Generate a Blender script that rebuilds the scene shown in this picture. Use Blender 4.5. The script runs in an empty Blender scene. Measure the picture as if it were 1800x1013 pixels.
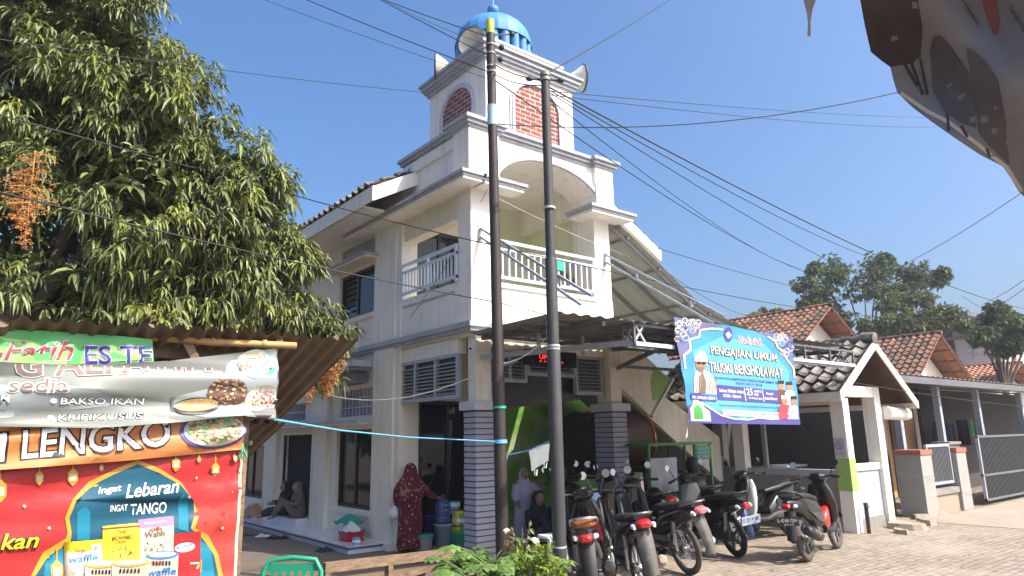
import bpy, bmesh, math, random
from mathutils import Vector, Matrix, Euler, Quaternion
from mathutils.geometry import tessellate_polygon
R = math.radians
SC = bpy.context.scene
COL = SC.collection
# ------------------------------------------------------------------ camera
H = 1.8
FPX = 1204.0
ROT = ((0.7842962856, 0.1171397352, 0.6092270667),
       (-0.6201087306, 0.1774022356, 0.7641947455),
       (-0.0185606735, -0.9771421234, 0.2117752869))
cam_d = bpy.data.cameras.new('camera')
cam = bpy.data.objects.new('camera', cam_d)
COL.objects.link(cam)
cam_d.sensor_width = 36.0
cam_d.lens = 36.0 * FPX / 1800.0
cam_d.clip_start = 0.05
cam_d.clip_end = 3000
cam.matrix_world = Matrix(((ROT[0][0], -ROT[0][1], -ROT[0][2], 0),
                           (ROT[1][0], -ROT[1][1], -ROT[1][2], 0),
                           (ROT[2][0], -ROT[2][1], -ROT[2][2], H), (0, 0, 0, 1)))
SC.camera = cam
# ------------------------------------------------------------------ light
SUN = Vector((0.45, -1.0, 1.2)).normalized()
w = bpy.data.worlds.new('World'); SC.world = w; w.use_nodes = True
nt = w.node_tree
bg = nt.nodes['Background']
sky = nt.nodes.new('ShaderNodeTexSky')
sky.sky_type = 'NISHITA'; sky.sun_disc = False
sky.sun_elevation = math.asin(SUN.z)
sky.sun_rotation = math.atan2(SUN.x, SUN.y)
sky.air_density = 1.0; sky.dust_density = 6.0; sky.ozone_density = 5.0
hsv = nt.nodes.new('ShaderNodeHueSaturation'); hsv.inputs['Saturation'].default_value = 1.2
nt.links.new(sky.outputs[0], hsv.inputs['Color']); nt.links.new(hsv.outputs[0], bg.inputs[0])
bg.inputs[1].default_value = 0.15
sl = bpy.data.lights.new('sun', 'SUN'); sl.energy = 4.1; sl.angle = R(0.5); sl.color = (1, 0.92, 0.79)
so = bpy.data.objects.new('sun', sl); COL.objects.link(so)
so.rotation_euler = (-SUN).to_track_quat('-Z', 'Y').to_euler()
SC.view_settings.view_transform = 'Standard'
SC.view_settings.look = 'None'
SC.view_settings.exposure = 0.9
SC.cycles.max_bounces = 6
SC.cycles.use_denoising = True

# ------------------------------------------------------------------ helpers
def PX(x, y, X=None, Y=None, Z=None, D=None):
    """point of the place seen at photo pixel x,y on a given plane"""
    c = (x - 900.0, y - 506.5, FPX)
    d = Vector([sum(ROT[i][k] * c[k] for k in range(3)) for i in range(3)])
    if X is not None: t = X / d.x
    elif Y is not None: t = Y / d.y
    elif Z is not None: t = (Z - H) / d.z
    else: t = D / FPX
    return Vector((0, 0, H)) + d * t

def tag(o, label=None, cat=None, group=None, kind=None):
    if label: o['label'] = label
    if cat: o['category'] = cat
    if group: o['group'] = group
    if kind: o['kind'] = kind
    return o

def thing(name, label, cat, loc=(0, 0, 0), rz=0.0, group=None):
    o = bpy.data.objects.new(name, None); COL.objects.link(o)
    o.location = loc; o.rotation_euler = (0, 0, rz); o.empty_display_size = 0.2
    return tag(o, label, cat, group)

def unit(v):
    v = Vector(v)
    return v.normalized() if v.length > 1e-9 else Vector((0, 0, 1))

class MB:
    def __init__(self): self.v = []; self.f = []; self.m = []; self.s = []; self.mats = []
    def mi(self, mat):
        if mat not in self.mats: self.mats.append(mat)
        return self.mats.index(mat)
    def add(self, vs, fs, mat, smooth=False):
        b = len(self.v); k = self.mi(mat)
        self.v.extend(tuple(p) for p in vs)
        for f in fs:
            self.f.append([i + b for i in f]); self.m.append(k); self.s.append(smooth)
    def box(self, x0, x1, y0, y1, z0, z1, mat):
        self.add([(x0, y0, z0), (x1, y0, z0), (x1, y1, z0), (x0, y1, z0), (x0, y0, z1), (x1, y0, z1), (x1, y1, z1), (x0, y1, z1)],
                 [(0, 3, 2, 1), (4, 5, 6, 7), (0, 1, 5, 4), (1, 2, 6, 5), (2, 3, 7, 6), (3, 0, 4, 7)], mat)
        return self
    def obox(self, c, s, mat, rot=None):
        m = rot or Matrix.Identity(3); c = Vector(c)
        vs = [c + m @ Vector((sx * s[0] / 2, sy * s[1] / 2, sz * s[2] / 2)) for sz in (-1, 1) for sx, sy in ((-1, -1), (1, -1), (1, 1), (-1, 1))]
        self.add(vs, [(0, 3, 2, 1), (4, 5, 6, 7), (0, 1, 5, 4), (1, 2, 6, 5), (2, 3, 7, 6), (3, 0, 4, 7)], mat)
        return self
    def bar(self, p0, p1, w, h, mat, up=(0, 0, 1)):
        p0 = Vector(p0); p1 = Vector(p1); d = unit(p1 - p0)
        s = d.cross(Vector(up))
        if s.length < 1e-4: s = d.cross(Vector((1, 0, 0)))
        s.normalize(); u = s.cross(d)
        rot = Matrix((d, s, u)).transposed()
        return self.obox((p0 + p1) / 2, ((p1 - p0).length, w, h), mat, rot)
    def tube(self, pts, r, mat, n=8, cap=True, smooth=True):
        pts = [Vector(p) for p in pts]; k = len(pts)
        rs = r if isinstance(r, (list, tuple)) else [r] * k
        vs = []; ref = None
        for i, p in enumerate(pts):
            d = unit(pts[min(i + 1, k - 1)] - pts[max(i - 1, 0)])
            if ref is None:
                ref = d.cross(Vector((0, 0, 1)))
                if ref.length < 1e-3: ref = d.cross(Vector((1, 0, 0)))
            ref = ref - d * ref.dot(d); ref = unit(ref); q = d.cross(ref)
            for j in range(n):
                a = 2 * math.pi * j / n
                vs.append(p + (ref * math.cos(a) + q * math.sin(a)) * rs[i])
        fs = [(i * n + j, i * n + (j + 1) % n, (i + 1) * n + (j + 1) % n, (i + 1) * n + j) for i in range(k - 1) for j in range(n)]
        self.add(vs, fs, mat, smooth)
        if cap:
            self.add(vs[:n], [tuple(range(n))[::-1]], mat); self.add(vs[-n:], [tuple(range(n))], mat)
        return self
    def cyl(self, p0, p1, r, mat, r1=None, n=12, cap=True, smooth=True):
        return self.tube([p0, p1], [r, r if r1 is None else r1], mat, n, cap, smooth)
    def lathe(self, prof, mat, c=(0, 0, 0), axis=(0, 0, 1), n=20, smooth=True, a0=0, a1=2 * math.pi):
        c = Vector(c); ax = unit(axis)
        e = ax.cross(Vector((0, 0, 1)))
        if e.length < 1e-3: e = Vector((1, 0, 0))
        e = unit(e); q = ax.cross(e); vs = []
        full = abs(a1 - a0 - 2 * math.pi) < 1e-6; m = n if full else n + 1
        for r, z in prof:
            for j in range(m):
                a = a0 + (a1 - a0) * j / n
                vs.append(c + ax * z + (e * math.cos(a) + q * math.sin(a)) * r)
        fs = []
        for i in range(len(prof) - 1):
            for j in range(n):
                k = (j + 1) % m
                fs.append((i * m + j, i * m + k, (i + 1) * m + k, (i + 1) * m + j))
        self.add(vs, fs, mat, smooth); return self
    def loft(self, secs, mat, n=14, axis='x', p=2.5, cap=True, smooth=True):
        """secs: (x,y,z,a,b) rings across an axis, superellipse power p"""
        vs = []
        for x, y, z, a, b in secs:
            for j in range(n):
                t = 2 * math.pi * j / n
                cu = math.copysign(abs(math.cos(t)) ** (2 / p), math.cos(t)) * a
                cv = math.copysign(abs(math.sin(t)) ** (2 / p), math.sin(t)) * b
                if axis == 'x': vs.append((x, y + cu, z + cv))
                elif axis == 'z': vs.append((x + cu, y + cv, z))
                else: vs.append((x + cu, y, z + cv))
        k = len(secs)
        self.add(vs, [(i * n + j, i * n + (j + 1) % n, (i + 1) * n + (j + 1) % n, (i + 1) * n + j) for i in range(k - 1) for j in range(n)], mat, smooth)
        if cap:
            self.add(vs[:n], [tuple(range(n))[::-1]], mat, smooth); self.add(vs[-n:], [tuple(range(n))], mat, smooth)
        return self
    def prism(self, poly, plane, a0, a1, mat):
        """extrude a 2D outline; plane 'xz' along y, 'yz' along x, 'xy' along z"""
        def P(u, v, a): return {'xz': (u, a, v), 'yz': (a, u, v), 'xy': (u, v, a)}[plane]
        n = len(poly)
        vs = [P(u, v, a0) for u, v in poly] + [P(u, v, a1) for u, v in poly]
        tri = tessellate_polygon([[Vector((u, v, 0)) for u, v in poly]])
        fs = [tuple(t) for t in tri] + [tuple(i + n for i in t) for t in tri]
        fs += [(i, (i + 1) % n, (i + 1) % n + n, i + n) for i in range(n)]
        self.add(vs, fs, mat); return self
    def grid(self, fn, nu, nv, mat, smooth=True):
        vs = [fn(i / nu, j / nv) for i in range(nu + 1) for j in range(nv + 1)]
        k = nv + 1
        self.add(vs, [(i * k + j, (i + 1) * k + j, (i + 1) * k + j + 1, i * k + j + 1) for i in range(nu) for j in range(nv)], mat, smooth)
        return self
    def wall(self, axis, p0, p1, a0, a1, z0, z1, mat, holes=()):
        """a wall slab of thickness p0..p1 across 'axis' with rectangular holes (a0,a1,z0,z1)"""
        A = sorted({a0, a1} | {h[0] for h in holes} | {h[1] for h in holes})
        Z = sorted({z0, z1} | {h[2] for h in holes} | {h[3] for h in holes})
        A = [a for a in A if a0 <= a <= a1]; Z = [z for z in Z if z0 <= z <= z1]
        for i in range(len(A) - 1):
            for j in range(len(Z) - 1):
                ca = (A[i] + A[i + 1]) / 2; cz = (Z[j] + Z[j + 1]) / 2
                if any(h[0] < ca < h[1] and h[2] < cz < h[3] for h in holes): continue
                if axis == 'x': self.box(p0, p1, A[i], A[i + 1], Z[j], Z[j + 1], mat)
                else: self.box(A[i], A[i + 1], p0, p1, Z[j], Z[j + 1], mat)
        return self
    def build(self, name, parent=None, fixn=True):
        me = bpy.data.meshes.new(name)
        me.from_pydata(self.v, [], self.f)
        for k in self.mats: me.materials.append(MAT[k])
        me.polygons.foreach_set('material_index', self.m)
        me.polygons.foreach_set('use_smooth', self.s)
        if fixn:
            bm = bmesh.new(); bm.from_mesh(me)
            bmesh.ops.recalc_face_normals(bm, faces=bm.faces[:]); bm.to_mesh(me); bm.free()
        me.update()
        o = bpy.data.objects.new(name, me); COL.objects.link(o)
        if parent is not None: o.parent = parent
        return o

# ------------------------------------------------------------------ materials
MAT = {}
def mat(name, col, rough=0.7, metal=0.0, var=0.0, vs=4.0, bump=0.0, bs=60.0, dirt=None, da=0.0, ds=1.5, island=0.0, spec=0.5, emit=None, stretch=None, trans=0.0, coat=0.0, dlo=0.5, streak=0.0):
    m = bpy.data.materials.new(name); m.use_nodes = True; MAT[name] = m
    t = m.node_tree; N = t.nodes; L = t.links
    b = N['Principled BSDF']
    b.inputs['Roughness'].default_value = rough; b.inputs['Metallic'].default_value = metal
    b.inputs['Specular IOR Level'].default_value = spec
    b.inputs['Coat Weight'].default_value = coat
    c4 = (col[0], col[1], col[2], 1)
    b.inputs['Base Color'].default_value = c4
    src = None
    tc = N.new('ShaderNodeTexCoord'); co = tc.outputs['Object']
    if stretch:
        mp = N.new('ShaderNodeMapping'); mp.inputs['Scale'].default_value = stretch
        L.new(co, mp.inputs[0]); co = mp.outputs[0]
    if var or island:
        hs = N.new('ShaderNodeHueSaturation'); hs.inputs['Color'].default_value = c4
        mr = N.new('ShaderNodeMapRange'); mr.inputs[3].default_value = 1 - (var or island); mr.inputs[4].default_value = 1 + (var or island)
        if island:
            g = N.new('ShaderNodeNewGeometry'); L.new(g.outputs['Random Per Island'], mr.inputs[0])
            mr2 = N.new('ShaderNodeMapRange'); mr2.inputs[3].default_value = 0.475; mr2.inputs[4].default_value = 0.515
            L.new(g.outputs['Random Per Island'], mr2.inputs[0]); L.new(mr2.outputs[0], hs.inputs['Hue'])
        else:
            nz = N.new('ShaderNodeTexNoise'); nz.inputs['Scale'].default_value = vs; nz.inputs['Detail'].default_value = 6; nz.inputs['Roughness'].default_value = 0.65
            L.new(co, nz.inputs['Vector']); mr.inputs[1].default_value = 0.25; mr.inputs[2].default_value = 0.75
            L.new(nz.outputs[0], mr.inputs[0])
        L.new(mr.outputs[0], hs.inputs['Value']); src = hs.outputs[0]
    if dirt:
        mx = N.new('ShaderNodeMix'); mx.data_type = 'RGBA'
        n2 = N.new('ShaderNodeTexNoise'); n2.inputs['Scale'].default_value = ds; n2.inputs['Detail'].default_value = 8; n2.inputs['Roughness'].default_value = 0.7
        L.new(co, n2.inputs['Vector'])
        r2 = N.new('ShaderNodeMapRange'); r2.inputs[1].default_value = dlo; r2.inputs[2].default_value = dlo + 0.2; r2.inputs[3].default_value = 0; r2.inputs[4].default_value = da
        L.new(n2.outputs[0], r2.inputs[0]); L.new(r2.outputs[0], mx.inputs[0])
        if src: L.new(src, mx.inputs[6])
        else: mx.inputs[6].default_value = c4
        mx.inputs[7].default_value = (*dirt, 1); src = mx.outputs[2]
    if streak:
        mp2 = N.new('ShaderNodeMapping'); mp2.inputs['Scale'].default_value = (5, 5, .35); L.new(tc.outputs['Object'], mp2.inputs[0])
        n4 = N.new('ShaderNodeTexNoise'); n4.inputs['Scale'].default_value = 1.6; n4.inputs['Detail'].default_value = 7; n4.inputs['Roughness'].default_value = .6; L.new(mp2.outputs[0], n4.inputs['Vector'])
        r4 = N.new('ShaderNodeMapRange'); r4.inputs[1].default_value = .52; r4.inputs[2].default_value = .78; r4.inputs[4].default_value = streak; L.new(n4.outputs[0], r4.inputs[0])
        m4 = N.new('ShaderNodeMix'); m4.data_type = 'RGBA'; L.new(r4.outputs[0], m4.inputs[0]); L.new(src, m4.inputs[6]); m4.inputs[7].default_value = (.30, .28, .245, 1); src = m4.outputs[2]
    if src: L.new(src, b.inputs['Base Color'])
    if bump:
        n3 = N.new('ShaderNodeTexNoise'); n3.inputs['Scale'].default_value = bs; n3.inputs['Detail'].default_value = 5
        L.new(co, n3.inputs['Vector'])
        bp = N.new('ShaderNodeBump'); bp.inputs['Strength'].default_value = bump; bp.inputs['Distance'].default_value = 0.02
        L.new(n3.outputs[0], bp.inputs['Height']); L.new(bp.outputs[0], b.inputs['Normal'])
    if emit:
        b.inputs['Emission Color'].default_value = (*emit[:3], 1); b.inputs['Emission Strength'].default_value = emit[3]
    if trans:
        tr = N.new('ShaderNodeBsdfTranslucent'); ms = N.new('ShaderNodeMixShader'); ms.inputs[0].default_value = trans
        if src: L.new(src, tr.inputs[0])
        else: tr.inputs[0].default_value = c4
        L.new(b.outputs[0], ms.inputs[1]); L.new(tr.outputs[0], ms.inputs[2])
        L.new(ms.outputs[0], N['Material Output'].inputs[0])
    return m

def brick_mat(name, c1, c2, cm, bw, bh, mortar, axes, rough=0.8, bump=0.6, rot=0.0, bias=0.0, offset=0.5, dirt=None, da=0.5):
    m = bpy.data.materials.new(name); m.use_nodes = True; MAT[name] = m
    t = m.node_tree; N = t.nodes; L = t.links; b = N['Principled BSDF']
    b.inputs['Roughness'].default_value = rough
    tc = N.new('ShaderNodeTexCoord'); sx = N.new('ShaderNodeSeparateXYZ'); cx = N.new('ShaderNodeCombineXYZ')
    L.new(tc.outputs['Object'], sx.inputs[0])
    if len(axes[0]) == 2:
        ad = N.new('ShaderNodeMath'); L.new(sx.outputs['XYZ'.index(axes[0][0])], ad.inputs[0]); L.new(sx.outputs['XYZ'.index(axes[0][1])], ad.inputs[1]); L.new(ad.outputs[0], cx.inputs[0])
    else: L.new(sx.outputs['XYZ'.index(axes[0])], cx.inputs[0])
    L.new(sx.outputs['XYZ'.index(axes[1])], cx.inputs[1])
    mp = N.new('ShaderNodeMapping'); mp.inputs['Rotation'].default_value = (0, 0, rot); L.new(cx.outputs[0], mp.inputs[0])
    nz0 = N.new('ShaderNodeTexNoise'); nz0.inputs['Scale'].default_value = 3.0; L.new(mp.outputs[0], nz0.inputs[0])
    vm = N.new('ShaderNodeVectorMath'); vm.operation = 'MULTIPLY_ADD'; vm.inputs[1].default_value = (0.02, 0.02, 0); L.new(nz0.outputs['Color'], vm.inputs[0]); L.new(mp.outputs[0], vm.inputs[2])
    br = N.new('ShaderNodeTexBrick'); br.offset = offset
    br.inputs['Scale'].default_value = 1.0; br.inputs['Brick Width'].default_value = bw; br.inputs['Row Height'].default_value = bh
    br.inputs['Mortar Size'].default_value = mortar; br.inputs['Mortar Smooth'].default_value = 0.2; br.inputs['Bias'].default_value = bias
    br.inputs['Color1'].default_value = (*c1, 1); br.inputs['Color2'].default_value = (*c2, 1); br.inputs['Mortar'].default_value = (*cm, 1)
    L.new(vm.outputs[0], br.inputs['Vector'])
    nz = N.new('ShaderNodeTexNoise'); nz.inputs['Scale'].default_value = 9; nz.inputs['Detail'].default_value = 6; L.new(tc.outputs['Object'], nz.inputs[0])
    mr = N.new('ShaderNodeMapRange'); mr.inputs[1].default_value = 0.3; mr.inputs[2].default_value = 0.7; mr.inputs[3].default_value = 0.72; mr.inputs[4].default_value = 1.2; L.new(nz.outputs[0], mr.inputs[0])
    hs = N.new('ShaderNodeHueSaturation'); L.new(br.outputs[0], hs.inputs['Color']); L.new(mr.outputs[0], hs.inputs['Value'])
    out = hs.outputs[0]
    if dirt:
        mx = N.new('ShaderNodeMix'); mx.data_type = 'RGBA'; n2 = N.new('ShaderNodeTexNoise'); n2.inputs['Scale'].default_value = 0.7; n2.inputs['Detail'].default_value = 9; n2.inputs['Roughness'].default_value = 0.7
        L.new(tc.outputs['Object'], n2.inputs[0]); r2 = N.new('ShaderNodeMapRange'); r2.inputs[1].default_value = 0.45; r2.inputs[2].default_value = 0.7; r2.inputs[4].default_value = da
        L.new(n2.outputs[0], r2.inputs[0]); L.new(r2.outputs[0], mx.inputs[0]); L.new(out, mx.inputs[6]); mx.inputs[7].default_value = (*dirt, 1); out = mx.outputs[2]
    L.new(out, b.inputs['Base Color'])
    bp = N.new('ShaderNodeBump'); bp.inputs['Strength'].default_value = bump; bp.inputs['Distance'].default_value = 0.02; bp.invert = True
    L.new(br.outputs['Fac'], bp.inputs['Height']); L.new(bp.outputs[0], b.inputs['Normal'])
    return m

mat('cream_paint', (0.78, 0.72, 0.60), 0.75, var=0.05, vs=1.2, bump=0.06, bs=40, dirt=(0.50, 0.45, 0.36), da=0.35, ds=1.1, streak=.45)
mat('white_paint', (0.82, 0.78, 0.71), 0.75, var=0.04, vs=1.2, bump=0.06, bs=40, dirt=(0.55, 0.52, 0.46), da=0.28, ds=1.3, streak=.38)
mat('grey_trim', (0.37, 0.38, 0.43), 0.7, var=0.12, vs=5, bump=0.08, dirt=(0.16, 0.16, 0.17), da=0.5, ds=3)
mat('lavender_trim', (0.50, 0.50, 0.56), 0.7, var=0.08, vs=5, dirt=(0.3, 0.3, 0.32), da=0.4, ds=3)
mat('soft_green_paint', (0.66, 0.70, 0.50), 0.75, var=0.05, vs=2)
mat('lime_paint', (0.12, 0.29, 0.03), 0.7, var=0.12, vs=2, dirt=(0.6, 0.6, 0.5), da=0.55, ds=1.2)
mat('column_cladding', (0.34, 0.345, 0.40), 0.7, var=0.12, vs=9, bump=0.1)
mat('cladding_gap', (0.09, 0.09, 0.11), 0.9)
mat('dark_glass', (0.010, 0.013, 0.014), 0.03, spec=0.32)
mat('dark_frame', (0.02, 0.02, 0.022), 0.4)
mat('grey_metal', (0.34, 0.37, 0.42), 0.45, var=0.1, vs=6, dirt=(0.2, 0.14, 0.1), da=0.35, ds=4)
mat('louver_metal', (0.34, 0.335, 0.32), 0.55, var=0.12, vs=6)
mat('rail_metal', (0.55, 0.62, 0.70), 0.45, var=0.06, vs=6)
mat('dark_grey_metal', (0.13, 0.135, 0.15), 0.5, var=0.15, vs=5, dirt=(0.12, 0.08, 0.05), da=0.4, ds=4)
mat('galvanised', (0.24, 0.235, 0.22), 0.5, metal=0.2, var=0.12, vs=3, dirt=(0.2, 0.15, 0.1), da=0.4, ds=2.5)
mat('olive_sheet', (0.22, 0.22, 0.185), 0.55, var=0.1, vs=3, trans=0.16)
mat('rusty_sheet', (0.15, 0.105, 0.07), 0.75, var=0.25, vs=3, dirt=(0.08, 0.045, 0.03), da=0.7, ds=4)
mat('blue_dome', (0.05, 0.21, 0.50), 0.6, var=0.1, vs=3, dirt=(0.2, 0.36, 0.52), da=0.25, ds=2)
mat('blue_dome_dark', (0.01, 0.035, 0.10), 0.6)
mat('horn_paint', (0.62, 0.60, 0.52), 0.5, var=0.08, dirt=(0.25, 0.2, 0.14), da=0.5, ds=6)
mat('horn_dark', (0.05, 0.05, 0.055), 0.5)
mat('black_tile', (0.075, 0.068, 0.062), 0.38, var=0.5, vs=5, dirt=(0.30, 0.26, 0.215), da=0.85, ds=4, dlo=0.44)  # pale blotches put the sun highlights on the tiles into the colour
mat('terracotta', (0.235, 0.105, 0.062), 0.85, var=0.45, vs=7, dirt=(0.035, 0.03, 0.028), da=1.0, ds=1.6, dlo=0.42)
mat('terracotta_under', (0.33, 0.13, 0.07), 0.85, var=0.3, vs=3)
mat('orange_tile', (0.33, 0.15, 0.09), 0.8, var=0.2, vs=4, dirt=(0.12, 0.07, 0.05), da=0.6, ds=3)
mat('raw_wood', (0.22, 0.145, 0.088), 0.8, var=0.4, vs=3, stretch=(3, 3, 16), dirt=(0.07, 0.045, 0.03), da=0.75, ds=2.2, dlo=0.44)
mat('grey_wood', (0.17, 0.12, 0.085), 0.85, var=0.35, vs=3, stretch=(2, 14, 14), dirt=(0.05, 0.035, 0.03), da=0.7, ds=3)
mat('bamboo', (0.44, 0.27, 0.10), 0.6, var=0.2, vs=4, dirt=(0.14, 0.08, 0.04), da=0.5, ds=5)
mat('pole_black', (0.026, 0.020, 0.018), 0.6, var=0.3, vs=8, bump=0.1, dirt=(0.085, 0.04, 0.026), da=0.55, ds=5, stretch=(1, 1, 0.3))
mat('pole_grey', (0.040, 0.040, 0.043), 0.62, var=0.25, vs=8, dirt=(0.085, 0.07, 0.058), da=0.5, ds=4, stretch=(1, 1, 0.3))
mat('pole_blue', (0.32, 0.50, 0.55), 0.6, var=0.2, vs=8, dirt=(0.2, 0.2, 0.2), da=0.5, ds=6)
mat('yellow_paint', (0.50, 0.50, 0.03), 0.5, var=0.2, vs=8)
mat('cable', (0.015, 0.015, 0.018), 0.6)
mat('cable_pale', (0.5, 0.48, 0.42), 0.7)
mat('blue_rope', (0.12, 0.42, 0.66), 0.7)
mat('green_rope', (0.02, 0.42, 0.25), 0.7)
mat('ground_dirt', (0.15, 0.12, 0.092), 0.95, var=0.2, vs=1.2, bump=0.5, bs=14, dirt=(0.11, 0.085, 0.065), da=0.7, ds=0.9)
mat('concrete', (0.24, 0.225, 0.20), 0.9, var=0.15, vs=2, bump=0.3, bs=25, dirt=(0.14, 0.12, 0.1), da=0.5, ds=1.6)
mat('road_dust', (0.31, 0.255, 0.20), 0.95, var=0.15, vs=0.8, bump=0.3, bs=20, dirt=(0.22, 0.18, 0.14), da=0.6, ds=0.6)
mat('white_tile', (0.62, 0.63, 0.68), 0.12, var=0.05, vs=2)
mat('blue_tile_edge', (0.06, 0.07, 0.16), 0.3)
mat('grey_panel', (0.33, 0.35, 0.40), 0.7, var=0.06, vs=2, dirt=(0.3, 0.29, 0.28), da=0.4)
mat('grey_tile_wall', (0.31, 0.30, 0.28), 0.6, var=0.1, vs=2, dirt=(0.24, 0.22, 0.19), da=0.5)
mat('bright_green_paint', (0.28, 0.47, 0.11), 0.7, var=0.12, vs=3, dirt=(0.4, 0.4, 0.3), da=0.4)
mat('red_cap', (0.33, 0.12, 0.075), 0.8, var=0.15)
mat('orange_wall', (0.55, 0.32, 0.15), 0.85, var=0.12, vs=1)
mat('dark_wall', (0.06, 0.055, 0.055), 0.9, var=0.2)
mat('far_white', (0.62, 0.64, 0.68), 0.85, var=0.08)
mat('far_dark', (0.09, 0.08, 0.085), 0.9, var=0.2)
mat('brown_wood', (0.075, 0.032, 0.016), 0.45, var=0.35, vs=3, stretch=(2, 9, 9))
mat('copper', (0.55, 0.22, 0.08), 0.3, metal=0.8)
mat('drum_skin', (0.03, 0.018, 0.012), 0.7, var=0.3)
mat('cart_green', (0.03, 0.20, 0.045), 0.5, var=0.1)
mat('white_plastic', (0.72, 0.73, 0.74), 0.4)
mat('green_plastic', (0.02, 0.27, 0.16), 0.35)
mat('red_plastic', (0.45, 0.025, 0.02), 0.4)
mat('blue_plastic', (0.02, 0.05, 0.20), 0.35)
mat('pink_plastic', (0.50, 0.10, 0.16), 0.4)
mat('jug_blue', (0.05, 0.10, 0.20), 0.1, spec=0.7)
mat('white_cloth', (0.78, 0.80, 0.78), 0.9, trans=0.25)
mat('pale_blue_cloth', (0.30, 0.40, 0.62), 0.9, var=0.1)
mat('teal_cloth', (0.02, 0.26, 0.20), 0.9, var=0.2)
mat('black_rubber', (0.012, 0.012, 0.012), 0.8)
mat('dusty_rubber', (0.075, 0.066, 0.056), 0.9, var=0.25, vs=20)
mat('dusty_plastic', (0.085, 0.078, 0.07), 0.65, var=0.3, vs=12, dirt=(0.22, 0.19, 0.155), da=0.6, ds=10)
mat('black_gloss', (0.010, 0.010, 0.011), 0.18, spec=0.5, coat=0.4)
mat('black_matt', (0.018, 0.018, 0.019), 0.55)
mat('seat_vinyl', (0.016, 0.016, 0.017), 0.5, bump=0.1, bs=200)
mat('brown_seat', (0.24, 0.075, 0.022), 0.38, var=0.12, bump=0.08, bs=200)
mat('silver', (0.50, 0.50, 0.50), 0.3, metal=0.7, var=0.1, vs=20)
mat('chrome', (0.75, 0.76, 0.78), 0.06, metal=1.0)
mat('steel', (0.22, 0.22, 0.22), 0.4, metal=0.8, var=0.2, vs=20)
mat('mirror_glass', (0.40, 0.44, 0.48), 0.02, metal=1.0)
mat('red_lens', (0.38, 0.012, 0.015), 0.12, coat=0.5)
mat('pink_lens', (0.60, 0.14, 0.16), 0.12, coat=0.5)
mat('clear_lens', (0.55, 0.57, 0.6), 0.08, coat=0.6)
mat('amber_lens', (0.70, 0.22, 0.02), 0.15)
mat('red_gloss', (0.62, 0.022, 0.012), 0.25, coat=0.4)
mat('maroon_gloss', (0.10, 0.008, 0.015), 0.25, coat=0.4)
mat('blue_gloss', (0.012, 0.025, 0.09), 0.25, coat=0.4)
mat('white_gloss', (0.60, 0.60, 0.58), 0.25, coat=0.4)
mat('grey_gloss', (0.12, 0.125, 0.13), 0.3, coat=0.3)
mat('plate_black', (0.02, 0.025, 0.032), 0.4)
mat('plate_white', (0.45, 0.55, 0.62), 0.4)
mat('ink_white', (0.80, 0.80, 0.80), 0.5)
mat('skin', (0.30, 0.155, 0.095), 0.55)
mat('batik_red', (0.16, 0.012, 0.022), 0.85)
mat('grey_cloth', (0.11, 0.10, 0.095), 0.9, var=0.1, vs=8)
mat('dark_cloth', (0.016, 0.016, 0.019), 0.9)
mat('navy_cloth', (0.025, 0.032, 0.05), 0.9)
mat('purple_cloth', (0.30, 0.10, 0.30), 0.9, var=0.1)
mat('lilac_cloth', (0.46, 0.42, 0.54), 0.9, var=0.1)
mat('hair', (0.008, 0.007, 0.006), 0.6)
mat('mango_leaf', (0.150, 0.185, 0.060), 0.5, island=0.55, trans=0.22, spec=0.6)
mat('mango_young', (0.24, 0.27, 0.06), 0.45, island=0.35, trans=0.32)
mat('far_leaf', (0.085, 0.125, 0.050), 0.7, island=0.45, trans=0.2)
mat('far_leaf_light', (0.15, 0.19, 0.05), 0.7, island=0.4, trans=0.25)
mat('papaya_leaf', (0.14, 0.24, 0.06), 0.55, island=0.3, trans=0.3)
mat('bush_leaf', (0.20, 0.28, 0.03), 0.55, island=0.4, trans=0.35)
mat('grass_leaf', (0.16, 0.27, 0.03), 0.5, island=0.35, trans=0.3)
mat('panicle', (0.52, 0.24, 0.07), 0.8, island=0.35)
mat('bark', (0.085, 0.065, 0.05), 0.9, var=0.3, vs=6, bump=0.5, bs=20)
mat('petal', (0.75, 0.70, 0.50), 0.7)
mat('clay', (0.33, 0.26, 0.20), 0.85, var=0.15)
mat('led_red', (0.05, 0, 0), 0.5, emit=(1, 0.03, 0.02, 1.6))
mat('led_board', (0.010, 0.008, 0.009), 0.4)
mat('gate_dark', (0.035, 0.037, 0.042), 0.5, var=0.2, vs=5, dirt=(0.09, 0.075, 0.06), da=0.4, ds=3)
mat('void_dark', (0.012, 0.011, 0.011), 0.9)
brick_mat('red_brick', (0.30, 0.080, 0.055), (0.19, 0.05, 0.042), (0.52, 0.46, 0.42), 0.235, 0.085, 0.010, ('XY', 'Z'), dirt=(0.16, 0.06, 0.045), da=.6)
brick_mat('paving', (0.30, 0.25, 0.20), (0.22, 0.18, 0.14), (0.15, 0.125, 0.098), 0.22, 0.11, 0.008, ('X', 'Y'), 0.92, 0.7, dirt=(0.34, 0.285, 0.225), da=0.85)
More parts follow.
